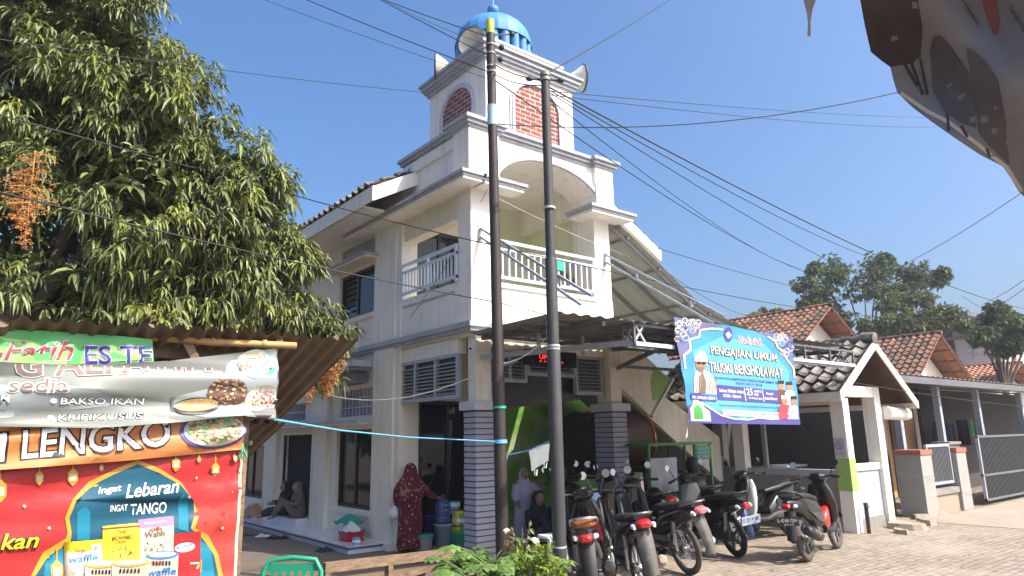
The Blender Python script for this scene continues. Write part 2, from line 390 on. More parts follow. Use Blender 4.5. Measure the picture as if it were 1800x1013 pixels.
def batik():
    m = MAT['batik_red']; t = m.node_tree; N = t.nodes; L = t.links; b = N['Principled BSDF']
    tc = N.new('ShaderNodeTexCoord'); vo = N.new('ShaderNodeTexVoronoi'); vo.inputs['Scale'].default_value = 11; L.new(tc.outputs['Object'], vo.inputs[0])
    nz = N.new('ShaderNodeTexNoise'); nz.inputs['Scale'].default_value = 42; nz.inputs['Detail'].default_value = 3; L.new(tc.outputs['Object'], nz.inputs[0])
    ad = N.new('ShaderNodeMath'); ad.operation = 'MULTIPLY_ADD'; ad.inputs[1].default_value = 0.5; L.new(nz.outputs[0], ad.inputs[0]); L.new(vo.outputs['Distance'], ad.inputs[2])
    cr = N.new('ShaderNodeValToRGB'); e = cr.color_ramp.elements; e[0].position = 0.36; e[0].color = (0.55, 0.42, 0.42, 1); e[1].position = 0.44; e[1].color = (0.15, 0.009, 0.020, 1)
    x = e.new(0.92); x.color = (0.09, 0.006, 0.013, 1); y = e.new(0.99); y.color = (0.30, 0.13, 0.09, 1)
    L.new(ad.outputs[0], cr.inputs[0]); L.new(cr.outputs[0], b.inputs['Base Color'])
batik()
# ------------------------------------------------------------------ setting: ground
def WB(mb, name, parent):
    """build in place-wide coordinates under a thing standing elsewhere"""
    o = mb.build(name, parent)
    o.matrix_parent_inverse = Matrix.LocRotScale(parent.location, parent.rotation_euler, (1, 1, 1)).inverted()
    return o
def gz(x, y):
    return 0.0
g = MB(); g.box(-400, 400, -400, 400, -1, -0.004, 'ground_dirt'); tag(g.build('ground'), kind='structure')
g = MB()
g.grid(lambda u, v: (4.3 + u * 60, -8 + v * 16.4, 0.0), 4, 2, 'paving'); tag(g.build('paving'), kind='structure')
g = MB(); g.grid(lambda u, v: (15.2 + u * 60, -6 + v * 12.2, 0.006), 4, 2, 'road_dust'); tag(g.build('road'), kind='structure')
g = MB(); g.box(5.98, 12.0, 8.45, 10.6, -0.05, 0.06, 'concrete'); tag(g.build('porch_floor'), kind='structure')

# ------------------------------------------------------------------ mosque
mosque = thing('mosque', 'white two storey mosque with arched balcony, square tower and blue dome', 'mosque', (5.85, 8.33, 0))
CR, WH = 'cream_paint', 'white_paint'
X0, Y0, X1, YM = 5.85, 8.33, 8.95, 10.6
m = MB()
# main hall, long left wall
m.wall('x', X0, X0 + 0.2, YM, 23, 0, 6.3, CR, [(11.31, 12.9, .56, 1.98), (11.47, 12.83, 2.22, 2.74), (14.1, 15.75, .13, 1.92), (17, 18.7, .45, 1.7), (14.6, 16.0, 2.22, 2.6),
        (11.44, 13.02, 4.15, 5.07), (11.5, 13.0, 5.28, 5.62), (14.6, 16.2, 4.15, 5.07), (17.2, 18.8, 4.15, 5.07)])
m.wall('y', YM, YM + .2, X0 + .2, 12, 0, 6.1, CR, [(6.3, 8.15, .12, 2.45), (6.12, 7.95, 3.52, 5.6)])
m.box(11.8, 12, YM + .2, 23, 0, 6.1, CR); m.box(X0 + .2, 11.8, 22.8, 23, 0, 6.1, CR)
m.box(X0 + .2, 11.8, YM + .2, 22.8, 3.3, 3.5, WH)
m.prism([(X0 + .2, 6.1), (11.8, 6.1), (8.7, 7.85)], 'xz', YM + .002, YM + .2, CR)
m.box(X0 + .2, 11.8, YM + .2, 22.8, 0, .12, 'white_tile')
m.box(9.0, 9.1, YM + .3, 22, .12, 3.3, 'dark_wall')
WB(m, 'wall', mosque)
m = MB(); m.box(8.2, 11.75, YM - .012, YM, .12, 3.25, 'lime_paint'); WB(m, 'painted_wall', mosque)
# pilasters of the left wall
for a, b in ((13.25, 13.95), (16.0, 16.75), (19.2, 19.8)):
    m = MB(); m.box(X0 - .10, X0, a, b, 0, 3.4, CR); WB(m, 'pilaster', mosque)
# balcony box: floor slab, breast walls
m = MB()
m.box(X0 + .02, X1 - .02, Y0 + .02, YM, 3.30, 3.50, CR)
m.box(X0, X0 + .15, Y0 + .15, 10.45, 3.50, 4.18, WH)
m.box(X0, X1, Y0, Y0 + .15, 3.50, 4.12, WH)
m.box(X1 - .15, X1, Y0 + .15, YM, 3.50, 4.12, WH)
WB(m, 'balcony', mosque)
m = MB(); m.box(X0 + .45, X1 - .3, Y0 + .62, YM - .02, 6.36, 6.395, 'white_paint'); WB(m, 'balcony_ceiling', mosque)
m = MB()
m.box(X0 - .012, X0, Y0 + .45, 10.40, 4.02, 4.05, 'grey_trim'); m.box(X0 + .38, 8.55, Y0 - .035, Y0, 4.09, 4.16, WH)
WB(m, 'ledge', mosque)
m = MB(); m.box(7.95, X1 + .8, YM - .03, YM - .004, 3.5, 6.38, 'soft_green_paint'); WB(m, 'balcony_back_wall', mosque)
# slab edge moulding
m = MB()
m.box(X0 - .10, X0, Y0 - .10, 12.7, 3.42, 3.50, 'grey_trim'); m.box(X0 - .06, X0, Y0 - .06, 12.7, 3.36, 3.42, 'grey_trim')
m.box(X0, X1 + .05, Y0 - .10, Y0, 3.42, 3.50, 'grey_trim'); m.box(X0, X1 + .03, Y0 - .06, Y0, 3.36, 3.42, 'grey_trim')
WB(m, 'slab_moulding', mosque)
# upper pillars
def pillar(a, b, c, d, z0, z1, k=WH):
    m = MB(); m.box(a, b, c, d, z0, z1, k); return WB(m, 'pillar', mosque)
pillar(X0 - .004, X0 + .40, Y0 - .004, Y0 + .34, 3.5, 5.62)
pillar(8.55, 8.93, Y0 - .004, Y0 + .44, 3.5, 5.62)
pillar(8.70, 8.90, Y0 + .44, Y0 + .7, 4.1, 5.9)
m = MB(); m.box(X0 - .05, X0 + .3, 10.62, 11.42, 3.5, 5.62, WH); m.box(X0 - .02, X0 + .3, 10.45, 10.62, 3.5, 5.62, WH); WB(m, 'pillar', mosque)
# lower columns, plain above and clad in grey strips below
def clad(a, b, c, d):
    m = MB(); m.box(a + .05, b - .05, c + .05, d - .05, 2.32, 3.36, CR); col = WB(m, 'column', mosque)
    m = MB()
    m.box(a + .02, b - .02, c + .02, d - .02, 0, 2.2, 'cladding_gap')
    z = .02
    while z < 2.16:
        e = random.uniform(-.004, .004)
        m.box(a + e, b - e, c + e, d - e, z, z + .066, 'column_cladding'); z += .083
    m.build('cladding', col)
    m = MB(); m.box(a - .05, b + .05, c - .05, d + .05, 2.19, 2.32, 'lavender_trim'); m.build('capital', col)
random.seed(3)
clad(X0 + .04, X0 + .42, Y0 - .03, Y0 + .27)
clad(8.66, 9.02, Y0 - .13, Y0 + .30)
m = MB(); m.box(X0 - .06, X0 + .36, 10.62, 11.36, 0, 3.36, CR); m.box(X0 - .02, X0 + .36, 10.45, 10.62, 0, 3.36, CR); m.box(X0 - .12, X0 + .4, 10.56, 11.42, 0, .12, CR); WB(m, 'column', mosque)
m = MB(); m.box(X0 + .02, X0 + .2, Y0 + .42, 10.46, 3.06, 3.31, CR); m.box(X0 + .4, 8.7, Y0 + .04, Y0 + .2, 3.12, 3.31, CR); WB(m, 'beam', mosque)
m = MB(); m.box(X0 + .04, X0 + .26, Y0 + .34, 10.45, 5.24, 5.60, CR); WB(m, 'upper_beam', mosque)
m = MB(); m.box(X1 - .16, X1 - .02, Y0 + .62, YM, 5.16, 6.36, 'soft_green_paint'); WB(m, 'balcony_side_wall', mosque)
# front wall over the arch
poly = [(X0, 5.60), (6.36, 5.60), (6.36, 5.80)]
AX, AW = 7.54, 1.18
for i in range(25):
    a = math.pi * (1 - i / 24)
    poly.append((AX + AW * math.cos(a), 5.80 + .60 * math.sin(a)))
poly += [(8.72, 5.60), (X1, 5.60), (X1, 6.61), (X0, 6.61)]
m = MB(); m.prism(poly, 'xz', Y0, Y0 + .62, WH)
m.box(X0, X0 + .45, Y0 + .62, YM - .1, 5.60, 6.61, WH); m.box(X1 - .3, X1, Y0 + .62, YM, 5.85, 6.61, WH)
m.box(X0 + .45, X1 - .3, Y0 + .62, YM, 6.4, 6.58, WH)
m.box(X0 - .10, X0 + .5, Y0 - .10, Y0 + .36, 5.76, 6.61, WH); m.box(8.58, X1 + .08, Y0 - .08, Y0 + .36, 5.76, 6.61, WH)
m.box(X0 - .05, X0, Y0 + .36, 10.4, 6.42, 6.61, WH)
WB(m, 'attic_wall', mosque)
m = MB()
for (r0, r1, y) in ((.015, .085, .055), (.085, .15, .032)):
    vs = []; fs = []
    for i in range(33):
        a = math.pi * (1 - i / 32)
        for r in (r0, r1):
            for yy in (Y0 - y, Y0 + .01):
                vs.append((AX + (AW + r) * math.cos(a), yy, 5.80 + (.60 + r) * math.sin(a)))
    for i in range(32):
        b = i * 4
        fs += [(b, b + 4, b + 6, b + 2), (b, b + 1, b + 5, b + 4), (b + 2, b + 6, b + 7, b + 3)]
    m.add(vs, fs, 'lavender_trim')
WB(m, 'arch_moulding', mosque)
# cornice slabs round the pillars
def cornice(rects):
    m = MB()
    for a, b, c, d in rects:
        m.box(a, b, c, d, 5.62, 5.665, WH)
        m.box(a - .02, b + .02, c - .02, d + .02, 5.665, 5.705, 'grey_trim'); m.box(a - .05, b + .05, c - .05, d + .05, 5.705, 5.755, 'grey_trim')
    return WB(m, 'cornice', mosque)
cornice([(5.50, X0, 8.02, 12.15)]); cornice([(X0 + .052, 6.68, 8.02, Y0)])
cornice([(8.22, 9.28, 8.02, Y0 + .30)])
# parapet cap
m = MB()
def cap(a, b, c, d, z, o=0.0):
    m.box(a - .03 - o, b + .03 + o, c - .03 - o, d + .03 + o, z, z + .05, 'grey_trim')
    m.box(a - .07 - o, b + .07 + o, c - .07 - o, d + .07 + o, z + .05, z + .11, 'grey_trim'); m.box(a - .11 - o, b + .11 + o, c - .11 - o, d + .11 + o, z + .11, z + .17, 'grey_trim')
cap(X0 + .5, 8.58, Y0, Y0 + .2, 6.60); cap(X0, X0 + .2, Y0 + .36, 10.4, 6.60)
cap(X0 - .1, X0 + .5, Y0 - .1, Y0 + .36, 6.607, .0); cap(8.58, X1 + .08, Y0 - .08, Y0 + .36, 6.607, .0); cap(X1 - .15, X1, Y0 + .36, 10.5, 6.60)
WB(m, 'parapet_cap', mosque)
# tower
TX0, TX1, TY0, TY1 = 6.38, 8.42, 8.62, 10.42
m = MB(); m.box(TX0, TX1, TY0, TY1, 6.5, 8.24, WH); m.box(TX0 + .2, TX1 - .12, TY0 + .15, TY1 - .15, 8.44, 8.72, WH)
tower = WB(m, 'tower', mosque)
m = MB()
for i, (o, z) in enumerate(((.05, 8.20), (.09, 8.26), (.13, 8.32), (.17, 8.40))):
    m.box(TX0 - o, TX1 + o, TY0 - o, TY1 + o, z, z + (.06 if i < 2 else .08 if i == 2 else .05), 'grey_trim')
m.box(TX0 + .16, TX1 - .08, TY0 + .11, TY1 - .11, 8.70, 8.75, 'lavender_trim')
m.build('tower_cornice', tower)
def arch_panel(c, hw, z0, z1, face):
    def outline(r):
        p = [(c - hw - r, z0), (c + hw + r, z0)]
        for i in range(17):
            a = math.pi * i / 16
            p.append((c + (hw + r) * math.cos(a), z1 - .42 + (.42 + r) * math.sin(a)))
        return p
    m = MB(); m.prism(outline(0), 'xz' if face == 'y' else 'yz', (TY0 if face == 'y' else TX0) - .012, (TY0 if face == 'y' else TX0) + .02, 'red_brick'); m.build('brick_panel', tower)
    m = MB()
    for r0, r1, e in ((0, .05, .05), (.05, .09, .03)):
        A = outline(r0)[1:]; B = outline(r1)[1:]
        A = A + [outline(r0)[0]]; B = B + [outline(r1)[0]]
        vs = []; fs = []; q = (TY0 if face == 'y' else TX0)
        for (u, v), (u2, v2) in zip(A, B):
            for uu, vv in ((u, v), (u2, v2)):
                for d in (q - e, q + .01): vs.append((uu, d, vv) if face == 'y' else (d, uu, vv))
        for i in range(len(A) - 1):
            b = i * 4; fs += [(b, b + 4, b + 6, b + 2), (b, b + 1, b + 5, b + 4), (b + 2, b + 6, b + 7, b + 3)]
        m.add(vs, fs, 'lavender_trim')
    m.build('panel_frame', tower)
arch_panel(7.50, .52, 6.75, 8.00, 'y'); arch_panel(9.47, .48, 6.75, 7.95, 'x')
DC = (7.29, 9.58)
m = MB()
prof = [(.74, 9.16)] + [(.74 * math.cos(R(a)), 9.20 + .60 * math.sin(R(a))) for a in range(0, 90, 9)] + [(.02, 9.80)]
m.lathe([(r, z) for r, z in prof], 'blue_dome', (DC[0], DC[1], 0), n=24, smooth=False)
m.lathe([(.735, 9.14), (.755, 9.14), (.755, 9.20), (.735, 9.21)], 'blue_dome', (DC[0], DC[1], 0), n=24, smooth=False)
dome = WB(m, 'dome', mosque)
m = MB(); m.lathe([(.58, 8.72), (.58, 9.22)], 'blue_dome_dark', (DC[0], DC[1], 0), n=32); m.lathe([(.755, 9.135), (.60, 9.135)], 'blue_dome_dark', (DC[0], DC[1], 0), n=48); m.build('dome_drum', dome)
for i in range(20):
    a = 2 * math.pi * i / 20
    m = MB(); p = (DC[0] + .66 * math.cos(a), DC[1] + .66 * math.sin(a)); m.cyl((*p, 8.72), (*p, 9.16), .085, 'blue_dome', n=12); m.build('dome_pillar', dome)
m = MB(); m.cyl((*DC, 9.76), (*DC, 9.96), .03, 'blue_dome', n=8); m.lathe([(.001, 0), (.06, .015), (.10, .06), (.115, .11), (.10, .17), (.05, .21), (.02, .24), (.02, .40), (.001, .42)], 'blue_dome', (DC[0], DC[1], 9.90), n=20); m.build('finial', dome)
# lower opening louvre screens
def louvre(axis, p, a0, a1, z0, z1, nb, name='louvre_screen'):
    m = MB(); t = .05
    def bx(a, b, z, zz, d0, d1, k):
        if axis == 'x': m.box(p + d0, p + d1, a, b, z, zz, k)
        else: m.box(a, b, p + d0, p + d1, z, zz, k)
    bx(a0, a1, z0, z0 + .06, -.02, .06, 'grey_metal'); bx(a0, a1, z1 - .05, z1, -.02, .06, 'grey_metal')
    for i in range(nb + 1):
        c = a0 + (a1 - a0 - .045) * i / nb; bx(c, c + .045, z0 + .06, z1 - .05, -.022, .06, 'grey_metal')
    n = int((z1 - z0 - .12) / .058)
    for i in range(n):
        z = z0 + .075 + i * .058
        if axis == 'x': m.add([(p - .01, a0, z), (p - .01, a1, z), (p + .045, a1, z + .042), (p + .045, a0, z + .042), (p - .01, a0, z + .008), (p - .01, a1, z + .008)], [(0, 1, 2, 3), (4, 5, 2, 3), (0, 1, 5, 4)], 'louver_metal')
        else: m.add([(a0, p - .01, z), (a1, p - .01, z), (a1, p + .045, z + .042), (a0, p + .045, z + .042), (a0, p - .01, z + .008), (a1, p - .01, z + .008)], [(0, 1, 2, 3), (4, 5, 2, 3), (0, 1, 5, 4)], 'louver_metal')
    bx(a0 + .01, a1 - .01, z0 + .01, z1 - .01, .062, .07, 'dark_frame')
    return WB(m, name, mosque)
louvre('x', X0 + .03, Y0 + .40, 10.66, 2.38, 3.07, 3)
louvre('y', Y0 + .06, X0 + .42, 6.95, 2.62, 3.12, 2); louvre('y', Y0 + .06, 6.96, 8.0, 2.74, 3.12, 2); louvre('y', Y0 + .06, 8.01, 8.64, 2.46, 3.12, 1)
m = MB(); m.add([(6.62, Y0 + .25, 2.22), (8.40, Y0 + .25, 2.40), (8.40, Y0 + .2, 2.75), (6.62, Y0 + .2, 2.75), (6.62, Y0 + .27, 2.22), (8.40, Y0 + .27, 2.40), (8.40, Y0 + .23, 2.75), (6.62, Y0 + .23, 2.75)], [(0, 1, 2, 3), (4, 5, 6, 7), (0, 1, 5, 4), (1, 2, 6, 5), (0, 3, 7, 4)], 'dark_frame'); WB(m, 'roller_blind', mosque)
# windows
def window(y0, y1, z0, z1, kind='pane', X=X0):
    m = MB(); f = .05
    m.box(X + .04, X + .12, y0, y1, z0, z0 + f, 'dark_frame'); m.box(X + .04, X + .12, y0, y1, z1 - f, z1, 'dark_frame')
    m.box(X + .042, X + .118, y0, y0 + f, z0 + f, z1 - f, 'dark_frame'); m.box(X + .042, X + .118, y1 - f, y1, z0 + f, z1 - f, 'dark_frame')
    c = y0 + (y1 - y0) * .55; m.box(X + .05, X + .11, c, c + .05, z0 + f, z1 - f, 'dark_frame')
    wdw = WB(m, 'window', mosque)
    m = MB()
    if kind == 'jalousie':
        m.box(X + .08, X + .09, y0 + f, c, z0 + f, z1 - f, 'dark_glass')
        n = 7
        for i in range(n):
            z = z0 + f + (z1 - z0 - 2 * f) * i / n
            m.add([(X + .06, c + .05, z), (X + .06, y1 - f, z), (X + .10, y1 - f, z + .15), (X + .10, c + .05, z + .15)], [(0, 1, 2, 3)], 'dark_glass')
        m.box(X + .115, X + .12, c + .05, y1 - f, z0 + f, z1 - f, 'dark_frame')
    else:
        m.box(X + .08, X + .09, y0 + f, y1 - f, z0 + f, z1 - f, 'dark_glass')
    m.build('pane', wdw)
    m = MB(); m.box(X - .03, X, y0 - .08, y1 + .08, z0 - .10, z0 - .03, CR); m.box(X - .022, X, y0 - .07, y0, z0 - .03, z1 + .07, CR); m.box(X - .022, X, y1, y1 + .07, z0 - .03, z1 + .07, CR); m.build('window_surround', wdw)
window(11.44, 13.02, 4.15, 5.07, 'jalousie'); window(11.31, 12.9, .56, 1.98); window(17, 18.7, .45, 1.7); window(14.6, 16.2, 4.15, 5.07); window(17.2, 18.8, 4.15, 5.07)
def vent(y0, y1, z0, z1, ny, nz):
    m = MB(); m.box(X0 + .12, X0 + .13, y0, y1, z0, z1, 'dark_glass')
    for i in range(ny + 1): m.box(X0 + .03, X0 + .12, y0 + (y1 - y0) * i / ny - .012, y0 + (y1 - y0) * i / ny + .012, z0, z1, 'lavender_trim')
    for i in range(nz + 1): m.box(X0 + .033, X0 + .12, y0, y1, z0 + (z1 - z0) * i / nz - .012, z0 + (z1 - z0) * i / nz + .012, 'lavender_trim')
    WB(m, 'glass_block_vent', mosque)
vent(11.47, 12.83, 2.22, 2.74, 9, 3); vent(14.6, 16.0, 2.22, 2.6, 8, 2)
m = MB(); m.box(X0 + .05, X0 + .06, 11.5, 13.0, 5.28, 5.62, 'dark_glass'); m.grid(lambda u, v: (X0 + .04 + .012 * math.sin(u * 60 + math.sin(v * 7)), 11.5 + 1.5 * u, 5.28 + .34 * v), 60, 3, 'grey_metal'); WB(m, 'covered_vent', mosque)
# little eyebrow slabs over the windows
for a, b, z in ((11.3, 13.15, 5.13), (11.4, 16.3, 2.06)):
    m = MB(); m.box(X0 - .32, X0, a, b, z, z + .04, CR); m.box(X0 - .36, X0, a - .03, b + .03, z + .04, z + .08, 'grey_trim'); WB(m, 'window_hood', mosque)
# doors
m = MB(); m.box(X0 + .1, X0 + .14, 14.1, 15.75, .13, 1.92, 'void_dark'); WB(m, 'door', mosque)  # near-black sheet painted as the shaded interior of the open doorway
m = MB()
for a, b, c, d in ((14.03, 14.1, .13, 1.99), (15.75, 15.82, .13, 1.99), (14.1, 15.75, 1.92, 1.99)): m.box(X0 - .03, X0 + .05, a, b, c, d, CR)
WB(m, 'door_frame', mosque)
def glazed(x0, x1, z0, z1, n):
    m = MB()
    for i in range(n + 1):
        x = x0 + (x1 - x0 - .06) * i / n; m.box(x, x + .06, YM + .03, YM + .10, z0, z1, 'dark_frame')
    m.box(x0, x1, YM + .031, YM + .099, z1 - .06, z1, 'dark_frame'); m.box(x0, x1, YM + .031, YM + .099, z0, z0 + .08, 'dark_frame')
    d = WB(m, 'glazed_door', mosque)
    m = MB(); m.box(x0, x1, YM + .06, YM + .07, z0, z1, 'dark_glass'); m.build('pane', d)
glazed(6.3, 8.15, .12, 2.45, 3); glazed(6.12, 7.95, 3.52, 5.6, 3)
# balcony railings
def railing(axis, p, a0, a1, z0, z1, n):
    m = MB()
    def bx(a, b, z, zz, d=.02):
        if axis == 'x': m.box(p - d, p + d, a, b, z, zz, 'rail_metal')
        else: m.box(a, b, p - d, p + d, z, zz, 'rail_metal')
    bx(a0, a1, z1 - .05, z1); bx(a0, a1, z1 - .17, z1 - .13, .018); bx(a0, a1, z0, z0 + .05, .018)
    for i in range(3):
        c = a0 + (a1 - a0 - .05) * i / 2; bx(c, c + .05, z0 - .06, z1 - .05, .019)
    for i in range(n):
        c = a0 + (a1 - a0) * (i + .5) / n; bx(c - .014, c + .014, z0 + .05, z1 - .17, .012)
    return WB(m, 'railing', mosque)
railing('x', X0 - .02, Y0 + .36, 10.44, 4.24, 4.80, 17); railing('y', Y0 + .02, X0 + .42, 8.54, 4.24, 4.88, 17)
m = MB(); m.box(7.62, 7.78, Y0 - .012, Y0 - .006, 4.54, 4.70, 'green_rope'); WB(m, 'green_notice', mosque)
# small grey hood roof beside the porch
m = MB(); m.box(5.42, X0 - .06, 11.42, 14.8, 3.02, 3.09, 'dark_grey_metal'); m.box(5.40, 5.43, 11.40, 14.82, 3.09, 3.20, 'grey_metal'); m.box(5.43, X0 - .06, 11.40, 11.43, 3.092, 3.20, 'grey_metal'); m.box(5.55, X0 - .08, 11.6, 14.6, 2.80, 3.02, 'dark_grey_metal'); WB(m, 'hood_roof', mosque)

# tiled gable roofs
def tile_slope(mb, xr, zr, xe, ze, y0, y1, k, tw=.24, tl=.30):
    """tiled slope from ridge (xr,zr) down to eave (xe,ze), running along y"""
    L = math.hypot(xe - xr, ze - zr); nr = max(2, int(L / tl)); nc = max(2, int((y1 - y0) / tw))
    dx, dz = (xe - xr) / L, (ze - zr) / L; nx, nz = -dz, dx
    if nz < 0: nx, nz = -nx, -nz
    prof = ((0, .014), (.22, .0), (.45, .028), (.68, .080), (.88, .056))
    for r in range(nr):
        s0 = L * r / nr; s1 = L * (r + 1) / nr + .03
        vs = []; fs = []
        for c in range(nc):
            jt = random.uniform(-.006, .012)
            for u, h in prof:
                y = y0 + (y1 - y0) * (c + u) / nc
                for s, e in ((s0, 0.0), (s1, .046), (s1, .012)):
                    q = h + e + jt
                    vs.append((xr + dx * s + nx * q, y, zr + dz * s + nz * q))
        n = nc * len(prof)
        for i in range(n - 1):
            b = i * 3; fs += [(b, b + 3, b + 4, b + 1), (b + 1, b + 4, b + 5, b + 2)]
        mb.add(vs, fs, k, False)
def gable_roof(root, xp, zp, xl, zl, xr, zr, y0, y1, k, fascia=None, under='raw_wood', name='roof', ridge=None, fh=.2, dim=.24):
    m = MB(); tile_slope(m, xp, zp, xl, zl, y0, y1, k, dim); tile_slope(m, xp, zp, xr, zr, y0, y1, k, dim)
    n = int((y1 - y0) / .32) + 1
    for i in range(n):
        a = y0 + (y1 - y0) * i / n
        m.cyl((xp, a - .02, zp + .03), (xp, a + (y1 - y0) / n, zp + .045), .085, ridge or k, r1=.10, n=8)
    rf = WB(m, name, root)
    m = MB()
    for xe, ze in ((xl, zl), (xr, zr)):
        m.add([(xp, y0 + .02, zp - .02), (xe, y0 + .02, ze - .02), (xe, y1 - .02, ze - .02), (xp, y1 - .02, zp - .02),
               (xp, y0 + .02, zp - .05), (xe, y0 + .02, ze - .05), (xe, y1 - .02, ze - .05), (xp, y1 - .02, zp - .05)],
              [(0, 1, 2, 3), (4, 5, 6, 7), (0, 1, 5, 4), (1, 2, 6, 5), (2, 3, 7, 6)], under)
    m.build('roof_deck', rf)
    if fascia:
        m = MB()
        for xe, ze in ((xl, zl), (xr, zr)):
            for yy in (y0 - .03, y1):
                m.add([(xp, yy, zp), (xe, yy, ze), (xe, yy, ze - fh), (xp, yy, zp - fh), (xp, yy + .03, zp), (xe, yy + .03, ze), (xe, yy + .03, ze - fh), (xp, yy + .03, zp - fh)],
                      [(0, 1, 2, 3), (4, 5, 6, 7), (0, 1, 5, 4), (1, 2, 6, 5), (2, 3, 7, 6)], fascia)
            s = -1 if xe < xp else 1
            m.box(min(xe, xe + s * .03), max(xe, xe + s * .03), y0 - .03, y1, ze - fh, ze, fascia)
        m.build('fascia', rf)
    return rf
random.seed(5)
gable_roof(mosque, 8.7, 8.0, 5.02, 5.98, 12.42, 6.02, 10.0, 23.4, 'black_tile', WH, under=WH, fh=.26)
m = MB(); m.box(5.05, X0, 10.42, 23.2, 5.72, 5.76, WH); WB(m, 'soffit', mosque)
# tiled platform along the left wall
m = MB(); m.box(5.12, X0 + .1, 10.76, 20.5, 0, .075, 'white_tile'); m.box(5.10, X0 + .1, 10.74, 20.5, .075, .10, 'blue_tile_edge'); m.box(5.125, X0 + .1, 10.765, 20.5, .10, .112, 'white_tile')
m.box(5.5, X0 + .1, 13.98, 15.9, .112, .26, 'white_tile')
tag(m.build('platform'), kind='structure')

# ------------------------------------------------------------------ parking canopy
canopy = thing('canopy', 'corrugated metal parking canopy on grey trusses over the motorbikes', 'canopy', (8.6, 5.7, 0))
m = MB()
def cz(y): return 3.11 + (y - 5.68) * .05
def corr(u, amp=.018): return amp * max(-.35, math.cos(u * 2 * math.pi / .22))
m.grid(lambda u, v: (5.22 + u * 6.95 + (1 - u) * v * .55, 5.68 + v * 2.60, cz(5.68 + v * 2.60) + .06 + .012 * u * 6.95 + corr(u * 6.95)), 190, 3, 'galvanised', False)
m.grid(lambda u, v: (9.0 + u * 3.17, 8.26 + v * .75, cz(8.26 + v * .75) + .065 + .012 * (3.78 + u * 3.17) + corr(3.78 + u * 3.17)), 90, 2, 'galvanised', False)  # extra sheet piece added to keep sun off the stair wall
WB(m, 'roof_sheet', canopy)
m = MB()
def gir(y, z, d, x0, x1, diag=True, k='dark_grey_metal'):
    m.bar((x0, y, z), (x1, y, z), .04, .035, k); m.bar((x0, y, z - d), (x1, y, z - d), .04, .05, k)
    n = max(1, int((x1 - x0) / .8))
    for i in range(n + 1):
        x = x0 + (x1 - x0) * i / n; m.bar((x, y, z - d), (x, y, z), .03, .03, k, up=(0, 1, 0))
gir(5.95, 3.16, .25, 6.55, 12.3); gir(5.76, 3.16, .25, 6.55, 12.3)
for xx in (6.55, 6.75, 11.95, 12.2):
    m.bar((xx, 5.95, 2.93), (xx, 5.76, 3.16), .02, .02, 'galvanised'); m.bar((xx, 5.76, 2.93), (xx, 5.95, 3.16), .02, .02, 'galvanised')
m.bar((6.55, 5.76, 2.94), (6.75, 5.76, 3.19), .02, .02, 'rail_metal'); m.bar((6.75, 5.76, 2.94), (6.55, 5.76, 3.19), .02, .02, 'rail_metal')
m.bar((6.55, 5.735, 2.915), (7.3, 5.735, 2.915), .012, .05, 'rail_metal'); m.bar((10.1, 5.735, 2.915), (12.3, 5.735, 2.915), .012, .05, 'rail_metal')  # pale bars paint the sunlit stretches of the bottom chord
WB(m, 'front_truss', canopy)
for x in (6.0, 7.4, 8.8, 10.3, 11.8):
    m = MB(); m.bar((x, 5.75, cz(5.75) + .01), (x, 8.26, cz(8.26) + .01), .05, .06, 'dark_grey_metal'); WB(m, 'rafter', canopy)
m = MB()
for y in (6.3, 6.9, 7.5, 8.1): m.bar((5.4 + (y - 5.7) * .2, y, cz(y) + .028), (12.1, y, cz(y) + .028), .04, .04, 'dark_grey_metal')
WB(m, 'purlins', canopy)
m = MB(); m.bar((6.60, 5.80, 2.94), (5.98, 8.26, 2.96), .06, .07, 'grey_metal'); m.bar((7.2, 5.8, 2.94), (8.85, 8.2, 2.92), .05, .06, 'dark_grey_metal'); m.bar((8.9, 8.12, 2.95), (12.0, 8.12, 2.95), .05, .05, 'dark_grey_metal')
for x in (6.2, 7.05): m.bar((x, 7.2, 2.95), (x, 7.2, 3.35), .04, .04, 'grey_metal', up=(0, 1, 0))
m.bar((6.35, 8.25, 2.85), (6.35, 8.25, 3.36), .06, .06, 'grey_metal', up=(0, 1, 0)); m.bar((6.35, 8.25, 2.85), (6.35, 7.9, 2.9), .05, .05, 'grey_metal')
WB(m, 'bracket', canopy)
for xx in (6.02, 8.8):
    m = MB(); m.bar((xx, Y0 - .02, 4.98), (xx, 5.95, 3.50), .03, .035, 'grey_metal'); m.bar((xx, Y0 - .02, 4.84), (xx, 6.15, 3.42), .03, .035, 'grey_metal')
    for t in (.3, .75):
        a = Vector((xx, Y0, 4.98)).lerp(Vector((xx, 5.95, 3.50)), t); m.bar(a, a - Vector((0, .02, .14)), .03, .03, 'grey_metal', up=(1, 0, 0))
    m.box(xx - .05, xx + .05, Y0 - .012, Y0 - .004, 4.78, 5.03, 'grey_metal'); WB(m, 'tie_brace', canopy)


